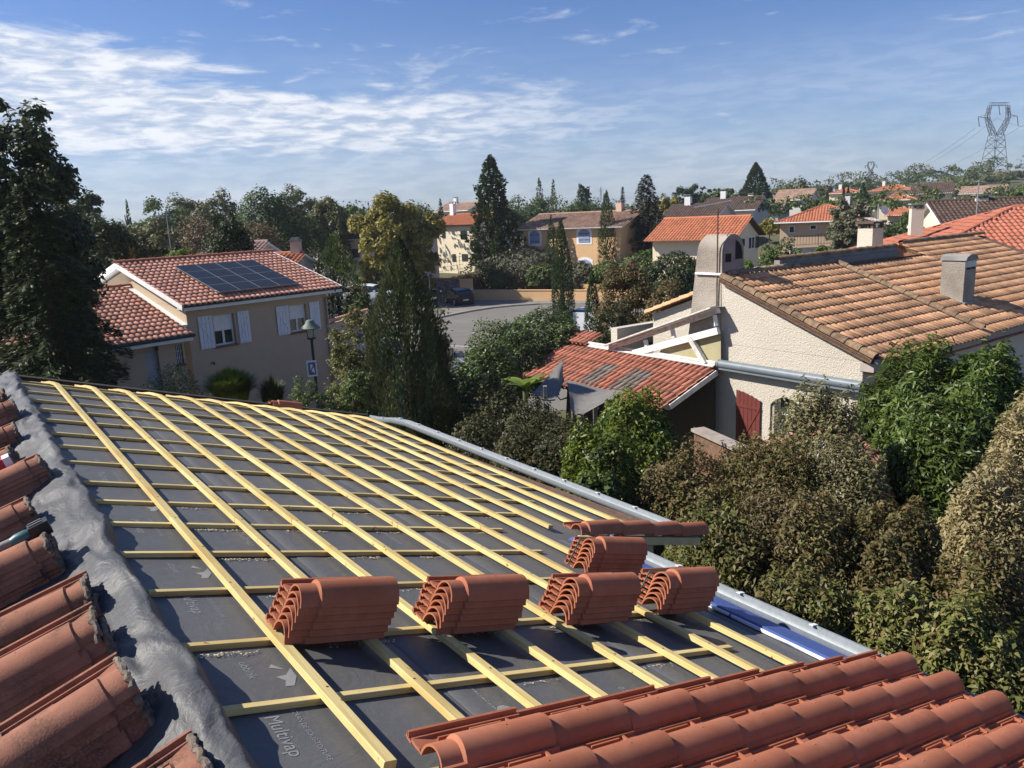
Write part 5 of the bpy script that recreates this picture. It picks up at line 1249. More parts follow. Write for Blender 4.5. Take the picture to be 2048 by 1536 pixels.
# street lamps
lp = at(620, 646, 24.0)
lamp = empty('street_lamp', (lp[0], lp[1], 0), 0, 'dark green lantern street lamp in front of the beige house', 'street lamp')
H = lp[2] + .05
MB().tube([(0, 0, 0), (0, 0, .9), (0, 0, .95), (0, 0, H - .55)], [.085, .08, .05, .042], 12).build('pole', M_surf('dark green paint', (.012, .03, .03), None, 5, .5), lamp, smooth=True)
MB().lathe([(.02, H - .58), (.13, H - .55), (.14, H - .50), (.05, H - .49)], 12).build('lamp_base', m_iron, lamp)
MB().lathe([(.10, H - .5), (.15, H - .22)], 8).build('glass', M_surf('lamp glass', (.45, .45, .42), None, 3, .25), lamp)
for k in range(4): g = math.pi / 4 + k * math.pi / 2; MB().beam((.11 * math.cos(g), .11 * math.sin(g), H - .5), (.16 * math.cos(g), .16 * math.sin(g), H - .2), .02, .02).build('lamp_bar', m_iron, lamp)
MB().lathe([(.0, H - .21), (.29, H - .23), (.30, H - .2), (.15, H - .06), (.14, H - .02), (.10, H + .04), (0, H + .06)], 18).build('hood', M_surf('sage green hood', (.13, .165, .13), (.11, .14, .11), 4, .6), lamp, smooth=True)
sp_ = at(624, 737, 23.9); sg = empty('road_sign', tuple(sp_), RAD(14), 'small white framed blue square sign on the lamp post', 'sign')
MB().box(-.15, .15, -.012, .012, -.25, .25).build('plate', m_white, sg); MB().box(-.115, .115, -.016, -.0125, -.20, .20).build('panel', M_surf('sign blue', (.02, .17, .38), None, 4, .4), sg)
MB().add([(-.05, -.019, -.05), (.07, -.019, -.15), (.07, -.019, -.02), (.02, -.019, .12), (-.04, -.019, .14)], [(0, 1, 2, 3, 4)]).build('pictogram', m_white, sg)
MB().beam((-.10, -.021, -.17), (.10, -.021, .17), .004, .035).build('red_bar', M_surf('sign red', (.45, .02, .03), None, 4, .4), sg)
lp2 = onz(862, 612, 0.13); l2 = empty('street_lamp', tuple(lp2), 0, 'thin grey street lamp with flat head beside the driveway', 'street lamp')
h2 = at(855, 546, lp2[1])[2] - .13
MB().tube([(0, 0, 0), (0, 0, h2)], [.06, .04], 10).build('pole', m_metal, l2, smooth=True); MB().box(-.38, .12, -.12, .12, h2, h2 + .09).build('head', m_metal, l2)
# ------------------------------------------------------------------ vehicles
m_blackcar = M_surf('black car paint', (0.010, 0.012, 0.018), None, 3, .3, spec=.3, Coat_Weight=.15)
m_tyre = M_surf('tyre', (.02, .02, .02), None, 9, .85); m_rim = M_surf('alloy rim', (.55, .56, .58), None, 5, .35, metal=.6)
m_carglass = M_surf('car glass', (.012, .016, .02), None, 3, .05, spec=.8)
def car(name, label, P, azd, paint, L=4.05, Wd=1.75, H=1.46, van=False, rack=False):
    root = empty(name, tuple(P), RAD(90 - azd), label, 'car' if not van else 'van'); hw = Wd / 2     # local +x = nose
    if not van: st = [(-L / 2, .42, .80, .80, .72), (-L / 2 + .06, .22, .95, .95, .80), (-L / 2 + .45, .20, .98, 1.30, .86), (-L / 2 + 1.0, .19, .97, H, .87), (-.1, .19, .95, H, .875), (.55, .19, .94, H - .09, .875), (1.15, .19, .93, .97, .87), (L / 2 - .45, .20, .84, .84, .83), (L / 2 - .08, .24, .70, .70, .74), (L / 2, .38, .60, .60, .62)]
    else: st = [(-L / 2, .35, 1.1, 2.3, .86), (-L / 2 + .08, .25, 1.15, H, .9), (.6, .22, 1.15, H, .93), (1.0, .22, 1.12, H - .1, .93), (1.6, .24, 1.08, 1.15, .92), (L / 2 - .1, .28, .85, .9, .86), (L / 2, .45, .7, .7, .7)]
    body = MB(); gl = MB(); rf = MB(); nb = []
    for x, z0, zb, zr_, w in st:
        w = w * hw / .875; body.V += [(x, -w * .93, z0), (x, -w, z0 + .22), (x, -w, (z0 + zb) / 2 + .1), (x, -w * .96, zb), (x, w * .96, zb), (x, w, (z0 + zb) / 2 + .1), (x, w, z0 + .22), (x, w * .93, z0)]
    n = 8
    for i in range(len(st) - 1): body.F += [(i * n + j, (i + 1) * n + j, (i + 1) * n + (j + 1) % n, i * n + (j + 1) % n) for j in range(n)]
    body.F += [tuple(range(n)), tuple((len(st) - 1) * n + j for j in range(n))[::-1]]
    body.build('body', paint, root, smooth=True, sharp=32)
    gs = [s for s in st if s[3] > s[2] + .01]; i0 = st.index(gs[0]); i1 = st.index(gs[-1]); seq = st[max(0, i0 - 1):i1 + 2]
    for x, z0, zb, zr_, w in seq: w = w * hw / .875; t = max(zr_, zb + .005); k = (t - zb); gl.V += [(x, -w * .955, zb - .01), (x, -w * (.955 - .30 * k), t - .03), (x, w * (.955 - .30 * k), t - .03), (x, w * .955, zb - .01)]
    for i in range(len(seq) - 1): gl.F += [(i * 4 + j, (i + 1) * 4 + j, (i + 1) * 4 + j + 1, i * 4 + j + 1) for j in range(3)]
    gl.F += [(0, 1, 2, 3), tuple((len(seq) - 1) * 4 + j for j in range(4))[::-1]]
    gl.build('glazing', m_carglass, root, smooth=True, sharp=30)
    rs_ = [s for s in st if s[3] >= H - .35] if not van else gs
    for x, z0, zb, zr_, w in rs_: w = w * hw / .875; k = zr_ - zb; rf.V += [(x, -w * (.965 - .30 * k), zr_ - .05), (x, -w * .5, zr_ + .012), (x, 0, zr_ + .02), (x, w * .5, zr_ + .012), (x, w * (.965 - .30 * k), zr_ - .05)]
    for i in range(len(rs_) - 1): rf.F += [(i * 5 + j, (i + 1) * 5 + j, (i + 1) * 5 + j + 1, i * 5 + j + 1) for j in range(4)]
    rf.build('roof', paint, root, smooth=True)
    if van:
        for s in (-1, 1): MB().box(-L / 2 + .1, .55, min(s * hw * 1.0, s * hw * .9), max(s * hw * 1.0, s * hw * .9), 1.0, H - .12).build('side_panel', paint, root)
    for s in (-1, 1):
        for x in (-L / 2 + .72, L / 2 - .78):
            w = MB(); w.tube([(x, s * (hw - .18), .31), (x, s * (hw + .005), .31)], .31, 18); wo_ = w.build('wheel', m_tyre, root); r_ = MB(); r_.tube([(x, s * (hw - .02), .31), (x, s * (hw + .012), .31)], .21, 14); r_.build('rim', m_rim, wo_)
        b = MB(); b.box(-L / 2 - .005, -L / 2 + .18, min(s * .62, s * .80) * hw / .875, max(s * .62, s * .80) * hw / .875, .82, .96); b.build('tail_light', M_surf('tail light', (.30, .01, .015), None, 3, .2), root)
        b = MB(); b.box(L / 2 - .32, L / 2 - .14, min(s * .5, s * .74), max(s * .5, s * .74), .62, .76); b.build('headlight', M_surf('headlight', (.6, .62, .65), None, 3, .15), root)
        b = MB(); b.box(.62, .78, min(s * .90, s * 1.02), max(s * .90, s * 1.02), .95, 1.08); b.build('wing_mirror', paint, root)
    MB().box(-L / 2 - .03, -L / 2 - .005, -.26, .26, .45, .56).build('number_plate', m_white, root)
    MB().box(-L / 2 - .03, -L / 2 + .1, -hw * .84, hw * .84, .26, .44).build('rear_bumper', m_black, root)
    if rack:
        r_ = MB()
        for s in (-1, 1): r_.tube([(-1.6, s * .66, H + .12), (.5, s * .66, H + .12)], .025, 6)
        for x in np.linspace(-1.6, .5, 7): r_.tube([(x, -.66, H + .12), (x, .66, H + .12)], .018, 6)
        r_.build('roof_rack', m_metal, root)
    return root
cp = onz(918, 607, .14); car('parked_car', 'black hatchback parked on the pavement by the stone wall', (cp[0], cp[1], .13), -22, m_blackcar)
cp = onz(875, 596, .14); car('parked_car', 'dark red car in shade behind the stone wall', (cp[0] - .3, cp[1] + 6.5, .13), 10, M_surf('dark red paint', (.06, .008, .012), None, 3, .3, spec=.6), L=4.2, H=1.55)
cp = at(935, 716, 36); car('parked_car', 'blue-grey estate car with roof rack half hidden by the hedge', (cp[0] + .9, cp[1], cp[2] - 1.6), 70, M_surf('blue grey paint', (.20, .25, .32), None, 3, .3, spec=.6), L=4.3, rack=True)
cp = at(1160, 634, 46); car('parked_van', 'white van glimpsed between two slim cypresses', (cp[0] + .5, cp[1], 0.02), -60, M_surf('white car paint', (.75, .76, .78), None, 3, .3, spec=.5), L=4.9, Wd=1.95, H=2.35, van=True)
cp = at(690, 664, 40); car('parked_car', 'silver car in the shade right of the beige house', (cp[0] + .3, cp[1], cp[2] - 1.45), 60, M_surf('silver paint', (.50, .53, .58), None, 3, .3, spec=.5, metal=.3))
cp = at(738, 570, 58); car('parked_car', 'white car behind the tall juniper', (cp[0], cp[1], cp[2] - 1.4), 100, _mats['white car paint'])
# low tiled wall right of the beige house
w0 = at(655, 645, 37); w1 = at(735, 633, 41)
wl_ = empty('tiled_wall', (w0[0], w0[1], 0), 0, 'low garden wall capped with clay tiles right of the beige house', 'wall'); m = MB(); m.beam((w0[0], w0[1], (w0[2] - .1) / 2), (w1[0], w1[1], (w0[2] - .1) / 2), .25, w0[2] - .1); B(m, 'wall', m_beige, wl_)
barrel_run(wl_, (w0[0], w0[1], w0[2]), (w1[0], w1[1], w0[2]), .13, .22, m_solartile, 'coping_tile')
# clay-tiled low roof glimpsed through the right-hand shrubs
p = at(1835, 925, 11.2); lr = ghouse('garden_shed', 'garden shed with pinkish clay roof glimpsed through shrubs', 1745, 945, 12.6, 58, 1.5, 2.2, 18, .1, m_pinkw, M_tile('pink clay', (.50, .22, .16), (.42, .18, .13), (.3, .14, .1), .3, 3), tw=.22, tp=.38, n=7, hw=None, cat='shed')
p = at(1395, 858, 15.0); q = at(1482, 884, 13.6); wd = empty('side_wall', (p[0], p[1], 0), 0, 'low side wall with weathered grey coping below the maroon shutter', 'wall')
B(MB().beam((p[0], p[1], (p[2] - .05) / 2), (q[0], q[1], (p[2] - .05) / 2), .16, p[2] - .1), 'wall', m_rust, wd); B(MB().beam(p, (q[0], q[1], p[2]), .30, .06), 'coping', M_surf('grey plank', (.36, .31, .26), (.24, .2, .17), 5, .9), wd)
# aerial masts
def mast(label, x, yt, yb, Y, kind='yagi', turn=0.3):
    b = at(x, yb, Y); t = at(x, yt, Y); h = t[2] - b[2]; root = empty('tv_antenna', tuple(b), turn, label, 'antenna')
    MB().tube([(0, 0, -1.5), (0, 0, h)], .03, 6).build('mast', m_metal, root)
    if kind == 'yagi':
        k = MB(); k.beam((-.9, 0, h - .1), (.5, 0, h - .05), .03, .03)
        for i in range(9): xx = -.85 + i * .16; k.beam((xx, -.3, h - .1), (xx, .3, h - .1), .015, .015)
        k.build('yagi', m_metal, root)
    elif kind == 'dish':
        MB().lathe([(.02, 0), (.1, .015), (.18, .055), (.21, .08)], 16).build('dish', m_white, root, Matrix.Translation((.2, -.1, h - .3)) @ Matrix.Rotation(RAD(70), 4, 'X'))
        k = MB()
        for i in range(7): k.beam((-.5 + i * .17, -.25, h - .6 - .05 * i), (-.5 + i * .17, .25, h - .6 - .05 * i), .02, .02)
        k.beam((-.5, 0, h - .6), (.6, 0, h - .95), .03, .03); k.build('yagi', m_white, root)
mast('tall mast with white dish above the parapet', 1754, 408, 466, 36, 'dish')
mast('tall aerial mast right of the hedge tree', 1951, 360, 450, 45, 'yagi', 1.0)
mast('short aerial behind the beige house roof', 338, 427, 470, 45, 'yagi')
mast('aerial left of the beige house ridge', 158, 494, 540, 34, 'yagi', .1)
# ------------------------------------------------------------------ vegetation
def rdir(rg, n):
    v = rg.normal(size=(n, 3)); return v / np.linalg.norm(v, axis=1)[:, None]
def nrm(v): return v / np.maximum(np.linalg.norm(v, axis=1)[:, None], 1e-9)
def leaf_geo(P, D, N, l, w, fold=0.0, droop=0.0):
    """diamond leaves; fold > 0 gives two halves creased along the midrib"""
    n = len(P); l = np.broadcast_to(l, n)[:, None]; w = np.broadcast_to(w, n)[:, None]
    D = nrm(D); S = nrm(np.cross(D, N)); Nn = np.cross(S, D)
    if not fold:
        V = np.stack([P - D * l * .5, P + S * w * .5, P + D * l * .5, P - S * w * .5], 1).reshape(-1, 3)
        return V, np.arange(n * 4).reshape(n, 4)
    tip = P + D * l * .5 - np.array([0, 0, 1]) * l * droop
    V = np.stack([P - D * l * .5, P + S * w * .5 + Nn * w * fold, tip, P - S * w * .5 + Nn * w * fold], 1).reshape(-1, 3)
    return V, np.arange(n * 4).reshape(n, 4)
def clump(rg, C, R, n, up=.35, rnd=.6, flat=1.0, inner=.55):
    """leaves on the shells of clumps C (k,3) with radii R"""
    k = len(C); wgt = R ** 2; idx = rg.choice(k, n, p=wgt / wgt.sum()); d = rdir(rg, n)
    d[:, 2] = np.where(d[:, 2] < -.3, -d[:, 2] * .6, d[:, 2])
    P = C[idx] + d * R[idx][:, None] * (inner + (1 - inner) * rg.rand(n, 1) ** .5) * np.array([1, 1, flat])
    N = nrm(d * .75 + np.array([0, 0, up]) + rdir(rg, n) * rnd); T = nrm(rdir(rg, n) + np.array([0, 0, -.25])); T = nrm(T - N * (T * N).sum(1)[:, None])
    return P, T, N
def prof_cone(t): return (1 - t) ** .8 * (.45 + .55 * np.minimum(1, t * 7))
def prof_col(t): return np.minimum(1, (1 - t) * 2.4) ** .75 * (.62 + .38 * np.minimum(1, t * 5))
def prof_jun(t): return np.minimum(1, (1 - t) * 2.7) ** .8 * (.9 + .1 * np.minimum(1, t * 3))
def prof_rough(t): return (1 - t) ** .62 * (.75 + .25 * np.minimum(1, t * 5))
def foliage(kind, h, r, n, rg, cb=.25):
    if kind in ('broad', 'shrub', 'dome', 'loose', 'open'):
        cb = {'broad': cb, 'shrub': .02, 'dome': .62, 'loose': .1, 'open': cb}[kind]; hz = h * (1 - cb) / 2; zc = h * cb + hz
        pw = 2.9 if kind in ('broad', 'open') else 2.4
        K = {'broad': int(120 * max(1, hz / r)), 'shrub': 170, 'dome': 80, 'loose': 190, 'open': 90}[kind]
        d = rdir(rg, K)
        if kind in ('shrub', 'dome', 'loose'): d[:, 2] = np.abs(d[:, 2]) * 1.15 - .22
        d = d / ((np.abs(np.hypot(d[:, 0], d[:, 1])) ** pw + np.abs(d[:, 2]) ** pw) ** (1 / pw))[:, None]
        ph = rg.rand(4) * 6.28
        lump = 1 + .20 * np.sin(d[:, 0] * 3.3 + ph[0]) * np.sin(d[:, 1] * 2.9 + ph[1]) + .10 * np.sin(d[:, 2] * 6 + d[:, 0] * 4 + ph[2])
        rad = np.where(rg.rand(K) < .72, rg.uniform(.74, .98, K), rg.uniform(.3, .74, K))
        C = d * (rad * lump)[:, None] * np.array([r, r, hz]) + np.array([0, 0, zc]); R = np.sqrt(r * min(r, hz * 1.3)) * rg.uniform(.12, .27, K) * (1.25 if kind in ('broad', 'open') else 1)
        P, T, N = clump(rg, C, R, int(n * 1.45), inner=.35)
        if kind == 'loose':
            k = rg.rand(len(P)) < .10; P[k] = P[k] * np.array([1.04, 1.04, 1.0]) + np.array([0, 0, 1]) * (rg.rand(k.sum(), 1) ** 2 * h * .10)
        zt_ = np.percentile(P[:, 2], 99.6); rt = np.percentile(np.hypot(P[:, 0], P[:, 1]), 98.5); sc = np.array([r / rt, r / rt, h / zt_]); P = P * sc; C = C * sc
        return P, T, N, C
    if kind == 'mass':
        m = int(n * 1.25); d = rdir(rg, m); d[:, 2] = np.abs(d[:, 2]) * 1.1 - .12; ph = rg.rand(12) * 6.28
        d = d / ((np.hypot(d[:, 0], d[:, 1]) ** 2.6 + np.abs(d[:, 2]) ** 2.6) ** (1 / 2.6))[:, None]
        f = 1.0
        for i, (fq, am) in enumerate(((2.3, .13), (4.7, .09), (9.5, .06), (19., .04))): f = f + am * np.sin(d[:, 0] * fq + ph[3 * (i % 4)]) * np.sin(d[:, 1] * fq * 1.1 + ph[3 * (i % 4) + 1] + d[:, 2] * fq * .7)
        q = f * (1 - .30 * rg.rand(m) ** 1.6); q = np.where(rg.rand(m) < .03, q * 1.06, q)
        P = d * q[:, None] * np.array([r, r, h * .5]) + np.array([0, 0, h * .5]); P[:, 2] = np.maximum(P[:, 2], .05)
        N = nrm(d * .6 + np.array([0, 0, .45]) + rdir(rg, m) * .75); T = nrm(rdir(rg, m) + np.array([0, 0, -.35])); T = nrm(T - N * (T * N).sum(1)[:, None])
        zt_ = np.percentile(P[:, 2], 99.5); P[:, 2] *= h / zt_
        k = rg.choice(m, 40); return P, T, N, P[k] * .85
    if kind in ('cone', 'column', 'juniper', 'rough'):
        pf = {'cone': prof_cone, 'column': prof_col, 'juniper': prof_jun, 'rough': prof_rough}[kind]
        ts = np.linspace(0, .995, 200); w = pf(ts) + .05; t = rg.choice(ts, n, p=w / w.sum()) + rg.rand(n) * .005; a = rg.rand(n) * 2 * math.pi
        ph = rg.rand(6) * 6.28
        fl = 1 + {'cone': .10, 'column': .07, 'juniper': .16, 'rough': .34}[kind] * (np.sin(a * 2 + t * 17 + ph[3]) * .5 + np.sin(a * 5 + t * 9 + ph[0]) * .6 + np.sin(a * 9 - t * 23 + ph[1]) * .5 + np.sin(a * 3 + t * 41 + ph[2]) * .5)
        q = .70 + .30 * rg.rand(n) ** .6; q = np.where(rg.rand(n) < .06, q * 1.14, q)
        rr = r * pf(t) * fl * q; out = np.stack([np.cos(a), np.sin(a), a * 0], 1)
        P = out * rr[:, None]; P[:, 2] = t * h
        up = {'cone': .55, 'column': 1.3, 'juniper': 1.1, 'rough': .35}[kind]
        T = nrm(out * .6 + np.array([0, 0, up]) + rdir(rg, n) * .45); N = nrm(out + rdir(rg, n) * .55); N = nrm(N - T * (T * N).sum(1)[:, None])
        return P, T, N, None
    if kind == 'conifer':
        nb = 150; t = .06 + .92 * (np.arange(nb) + rg.rand(nb)) / nb; a = np.arange(nb) * 2.4 + rg.rand(nb) * .8; L = r * (1 - t) ** .75 * rg.uniform(.65, 1.12, nb) + r * .05
        per = np.maximum(4, (L / L.sum() * n)).astype(int); PP, TT, NN = [], [], []
        for i in range(nb):
            m = per[i]; s = rg.rand(m) ** .7; o = np.array([math.cos(a[i]), math.sin(a[i]), 0]); sd = np.array([-o[1], o[0], 0]); wd = L[i] * .26 * (1 - s * .75)
            x = rg.normal(size=m) * .5
            P = o * (L[i] * s)[:, None] + sd * (x * wd)[:, None]; P[:, 2] = t[i] * h + L[i] * (.10 * s - .30 * s ** 2) - np.abs(x) * wd * .25 + rg.normal(size=m) * .03 * r
            T = nrm(o * .8 + sd * (np.sign(x) * .6)[:, None] + np.array([0, 0, -.25]) + rdir(rg, m) * .35); N = nrm(np.array([0, 0, 1.0]) + rdir(rg, m) * .6); PP.append(P); TT.append(T); NN.append(N)
        return np.concatenate(PP), np.concatenate(TT), np.concatenate(NN), None
def crown_mesh(name, kind, h, r, n, l, w, mat, seed, fold=0, droop=0, cb=.25, tc=None, zmin=0.0):
    rg = np.random.RandomState(seed); P, T, N, C = foliage(kind, h, r, n, rg, cb)
    if tc is not None:                      # thin out the far side and the hidden foot, keep the side that shows
        q = (P[:, 0] * tc[0] + P[:, 1] * tc[1]) / r
        keep = (rg.rand(len(P)) < np.clip(.25 + (q + .55) * 1.6, .22, 1)) & ((P[:, 2] > zmin * h) | (rg.rand(len(P)) < .12)); P, T, N = P[keep], T[keep], N[keep]
    ll = l * rg.uniform(.65, 1.25, len(P)); V, F = leaf_geo(P, T, N, ll, ll * (w / l), fold, droop)
    return mesh_np(name, V, F, mat), C
def trunk_mb(h, r0, lean=0.0, C=None, rg=None, top=.8, limbs=5):
    m = MB(); p = [(0, 0, -.3), (lean * .2, 0, h * .2), (lean * .5, .02 * h, h * .45), (lean, 0, h * top)]; m.tube(p, [r0 * 1.25, r0, r0 * .7, r0 * .25], 8)
    if C is not None:
        for i in rg.choice(len(C), min(limbs, len(C)), replace=False):
            c = C[i]; b = np.array([lean * .4, 0, h * rg.uniform(.25, .5)]); mid = (b + c) / 2 + np.array([0, 0, -.06 * h]); m.tube([b, mid, c], [r0 * .45, r0 * .28, r0 * .1], 6)
    return m
m_L = {
 'dark': M_leaf('dark foliage', [(0.02, 0.035, 0.0137), (0.0375, 0.06, 0.0213), (0.0625, 0.09, 0.0325)]),
 'mid': M_leaf('mid green foliage', [(0.0455, 0.0806, 0.0234), (0.078, 0.1235, 0.0364), (0.1105, 0.156, 0.052)]),
 'pine': M_leaf('pine foliage', [(0.0405, 0.0702, 0.0243), (0.0648, 0.1053, 0.0351), (0.0878, 0.1283, 0.0432)]),
 'olive': M_leaf('olive foliage', [(0.078, 0.091, 0.039), (0.1105, 0.1235, 0.0546), (0.1495, 0.1534, 0.078)]),
 'greyol': M_leaf('grey olive foliage', [(0.0875, 0.1025, 0.0688), (0.1313, 0.1438, 0.1), (0.1875, 0.1938, 0.1438)]),
 'brown': M_leaf('brown autumn foliage', [(0.0878, 0.0675, 0.0378), (0.1283, 0.0972, 0.054), (0.162, 0.1215, 0.0702)]),
 'yellow': M_leaf('yellow green foliage', [(0.1305, 0.145, 0.029), (0.2175, 0.2102, 0.0435), (0.29, 0.2465, 0.058)], .35),
 'blue': M_leaf('blue green foliage', [(0.0364, 0.0546, 0.0468), (0.0585, 0.0806, 0.0702), (0.091, 0.1144, 0.1014)]),
 'fir': M_leaf('grey fir foliage', [(0.039, 0.0494, 0.0442), (0.065, 0.078, 0.0715), (0.1105, 0.1235, 0.1144)]),
 'cyp': M_leaf('cypress foliage', [(0.0243, 0.0486, 0.0203), (0.0432, 0.0756, 0.0297), (0.0648, 0.1026, 0.0432)], .15),
 'jun': M_leaf('juniper foliage', [(0.0406, 0.0609, 0.029), (0.0696, 0.0957, 0.0464), (0.1073, 0.1377, 0.0725)], .18),
 'photi': M_leaf('glossy hedge foliage', [(0.0297, 0.0567, 0.0162), (0.0607, 0.1013, 0.027), (0.1148, 0.1553, 0.0513)], .2, .45, spec=.35),
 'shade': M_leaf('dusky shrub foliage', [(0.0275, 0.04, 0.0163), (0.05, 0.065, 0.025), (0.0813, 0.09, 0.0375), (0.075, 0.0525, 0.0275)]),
 'citrus': M_leaf('citrus foliage', [(0.052, 0.0975, 0.0182), (0.104, 0.1625, 0.0286), (0.182, 0.221, 0.039)], .35, .4),
 'dog': M_leaf('bronzed shrub foliage', [(0.0697, 0.0899, 0.031), (0.124, 0.1318, 0.0496), (0.1628, 0.1364, 0.062), (0.1395, 0.0853, 0.0465), (0.093, 0.1162, 0.0403)], .25, .55, .5, (.14, .095, .058), .55),
 'doggr': M_leaf('olive shrub foliage', [(0.0725, 0.1015, 0.029), (0.1305, 0.1595, 0.0508), (0.174, 0.1812, 0.0696), (0.1595, 0.116, 0.058)], .28, .5, .4, (.15, .10, .055), .6),
 'willow': M_leaf('pale green shrub foliage', [(0.1148, 0.135, 0.0675), (0.1755, 0.189, 0.1013), (0.2295, 0.2228, 0.1283), (0.135, 0.108, 0.0607)], .3),
 'pale': M_leaf('straw coloured foliage', [(.200, .185, .100), (.290, .265, .155), (.360, .320, .205), (.14, .13, .06)], .3),
 'maho': M_leaf('feathery green foliage', [(0.045, 0.082, 0.02), (0.080, 0.130, 0.032), (0.125, 0.180, 0.048)], .3, .4),
 'red': M_leaf('red tinged shrub foliage', [(0.077, 0.084, 0.0308), (0.112, 0.105, 0.042), (0.14, 0.077, 0.042), (0.084, 0.112, 0.035)], .25),
 'bright': M_leaf('bright vine foliage', [(0.066, 0.121, 0.022), (0.11, 0.187, 0.0385), (0.154, 0.231, 0.055)], .35),
 'poplar': M_leaf('poplar foliage', [(.080, .085, .035), (.120, .120, .050), (.150, .150, .07)]),
}
_seed = [100]
_boost = 1.0
def plant(name, label, kind, px, yt, Y, wpx, mat, n, leaf, cat='tree', group=None, cb=.25, trunk=None, fold=0, droop=0, ratio=.5, dx=0, zb=None, zmin=0.0, hscale=1.0):
    _seed[0] += 1; sd = _seed[0]
    T = at(px, yt, Y); gz = tz(T[0], T[1]) if zb is None else zb; h = (T[2] - gz) * hscale; r = wpx / 2 * Y / FPX
    root = empty(name, (T[0], T[1], gz), 0, label, cat, group)
    if kind == 'broad' and Y > 40: n = int(n * 1.6); leaf = leaf * 1.2
    me, C = crown_mesh(name, kind, h, r, n, leaf, leaf * ratio, m_L[mat], sd, fold, droop, cb, -np.array([T[0], T[1]]) / math.hypot(T[0], T[1]), zmin)
    mobj('crown' if cat == 'tree' else 'foliage', me, root)
    rg = np.random.RandomState(sd); tr = trunk or max(.04, min(.25, h * .022))
    trunk_mb(h, tr, rg.uniform(-.05, .05) * h, C, rg, .8 if kind not in ('shrub', 'loose') else .6, 6).build('trunk' if cat == 'tree' else 'stem', m_bark, root, smooth=True)
    return root
# left
plant('broadleaf_tree', 'big dark broadleaf tree filling the upper left edge', 'broad', -18, 200, 24, 320, 'dark', 44000, .21, cb=.06)
plant('spruce_tree', 'dark drooping spruce in front of the beige house wing', 'conifer', 45, 330, 20.3, 410, 'dark', 56000, .18, ratio=.30)
plant('broadleaf_tree', 'dark round tree just right of the big left tree', 'broad', 148, 386, 60, 110, 'dark', 6000, .28)
plant('magnolia_tree', 'very dark magnolia behind the beige house wing', 'mass', 205, 432, 40, 130, 'dark', 12000, .22, cb=.08)
plant('broadleaf_tree', 'grey-olive tree behind the magnolia', 'broad', 292, 446, 52, 140, 'olive', 8000, .22)
plant('cypress_tree', 'tiny lone cypress on the left skyline', 'column', 252, 398, 120, 12, 'cyp', 900, .4)
plant('broadleaf_tree', 'pale green tree on skyline left of the stone pine', 'broad', 330, 400, 92, 150, 'mid', 6000, .34)
plant('broadleaf_tree', 'yellowish tree top on the skyline above the farmhouse', 'broad', 400, 388, 98, 150, 'olive', 6000, .34)
plant('broadleaf_tree', 'brown autumn tree left of the dark tree behind solar panels', 'mass', 410, 432, 58, 130, 'brown', 8000, .2)
plant('broadleaf_tree', 'dense dark green tree behind the solar panels', 'mass', 452, 428, 43, 96, 'dark', 12000, .2)
plant('broadleaf_tree', 'brown autumn tree right of the dark tree behind solar panels', 'mass', 518, 446, 56, 110, 'brown', 7000, .2)
plant('stone_pine', 'round dark stone pine on the left skyline', 'mass', 537, 384, 72, 140, 'pine', 14000, .28)
plant('plane_tree', 'tall yellowish plane tree behind the stone pine', 'broad', 590, 374, 100, 120, 'olive', 5000, .34)
plant('broadleaf_tree', 'grey-green tree between plane and hipped house', 'broad', 655, 398, 82, 95, 'olive', 5500, .28)
plant('broadleaf_tree', 'low tree left of the hip roofed house', 'mass', 610, 430, 76, 90, 'mid', 5000, .26)
plant('cypress_tree', 'left one of two slim cypresses behind the yellow tree', 'column', 727, 408, 92, 9, 'cyp', 900, .3)
plant('cypress_tree', 'right one of two slim cypresses behind the yellow tree', 'column', 736, 403, 92, 9, 'cyp', 900, .3)
plant('broadleaf_tree', 'mid green tree on the skyline behind the cypress pair', 'broad', 690, 410, 110, 90, 'mid', 3500, .36)
plant('bush', 'small yellow bush above the ridge end of the beige house', 'shrub', 264, 496, 39, 20, 'yellow', 900, .13, 'shrub', zb=4.5)
plant('creeper', 'green creeper climbing the farmhouse chimney', 'shrub', 350, 498, 42, 80, 'bright', 2500, .15, 'shrub', zb=3.8)
plant('bush', 'dark green bushes right of the beige house roof', 'shrub', 590, 490, 46, 70, 'dark', 4000, .16, 'shrub')
plant('thuja_tree', 'bright conical thuja in front of the hip roofed house', 'juniper', 668, 464, 46, 108, 'mid', 12000, .18, ratio=.4)
plant('blue_conifer', 'low bluish conifer below the conical thuja', 'conifer', 655, 532, 42, 150, 'blue', 10000, .17, ratio=.32)
plant('bush', 'reddish bush right of the bluish conifer', 'shrub', 712, 556, 44, 60, 'red', 3000, .14, 'shrub')
plant('bush', 'green bush below the reddish bush', 'shrub', 715, 588, 42, 70, 'mid', 3500, .14, 'shrub')
plant('yellow_tree', 'large yellow-green tree behind the tall juniper', 'broad', 792, 396, 74, 186, 'yellow', 17000, .34, cb=.10)
# near left of centre
plant('juniper_tree', 'tall dark grey-green juniper in the middle foreground', 'juniper', 795, 470, 17.3, 186, 'jun', 66000, .105, ratio=.30, zmin=.25)
plant('juniper_tree', 'shorter juniper leaning against the tall one', 'juniper', 856, 595, 17.6, 84, 'jun', 26000, .10, ratio=.30, zmin=.2)
plant('loose_shrub', 'loose yellow-green shrub beside the street lamp', 'loose', 722, 612, 20.5, 140, 'doggr', 9000, .085, 'shrub')
plant('loose_shrub', 'lower olive shrub at the foot of the street lamp', 'loose', 690, 690, 20, 100, 'doggr', 7000, .08, 'shrub')
plant('round_shrub', 'clipped round green shrub left below the street lamp', 'shrub', 608, 758, 16.5, 130, 'mid', 9000, .06, 'shrub')
plant('round_shrub', 'round green shrub between juniper and roof corner', 'shrub', 690, 745, 16.8, 130, 'mid', 9000, .06, 'shrub')
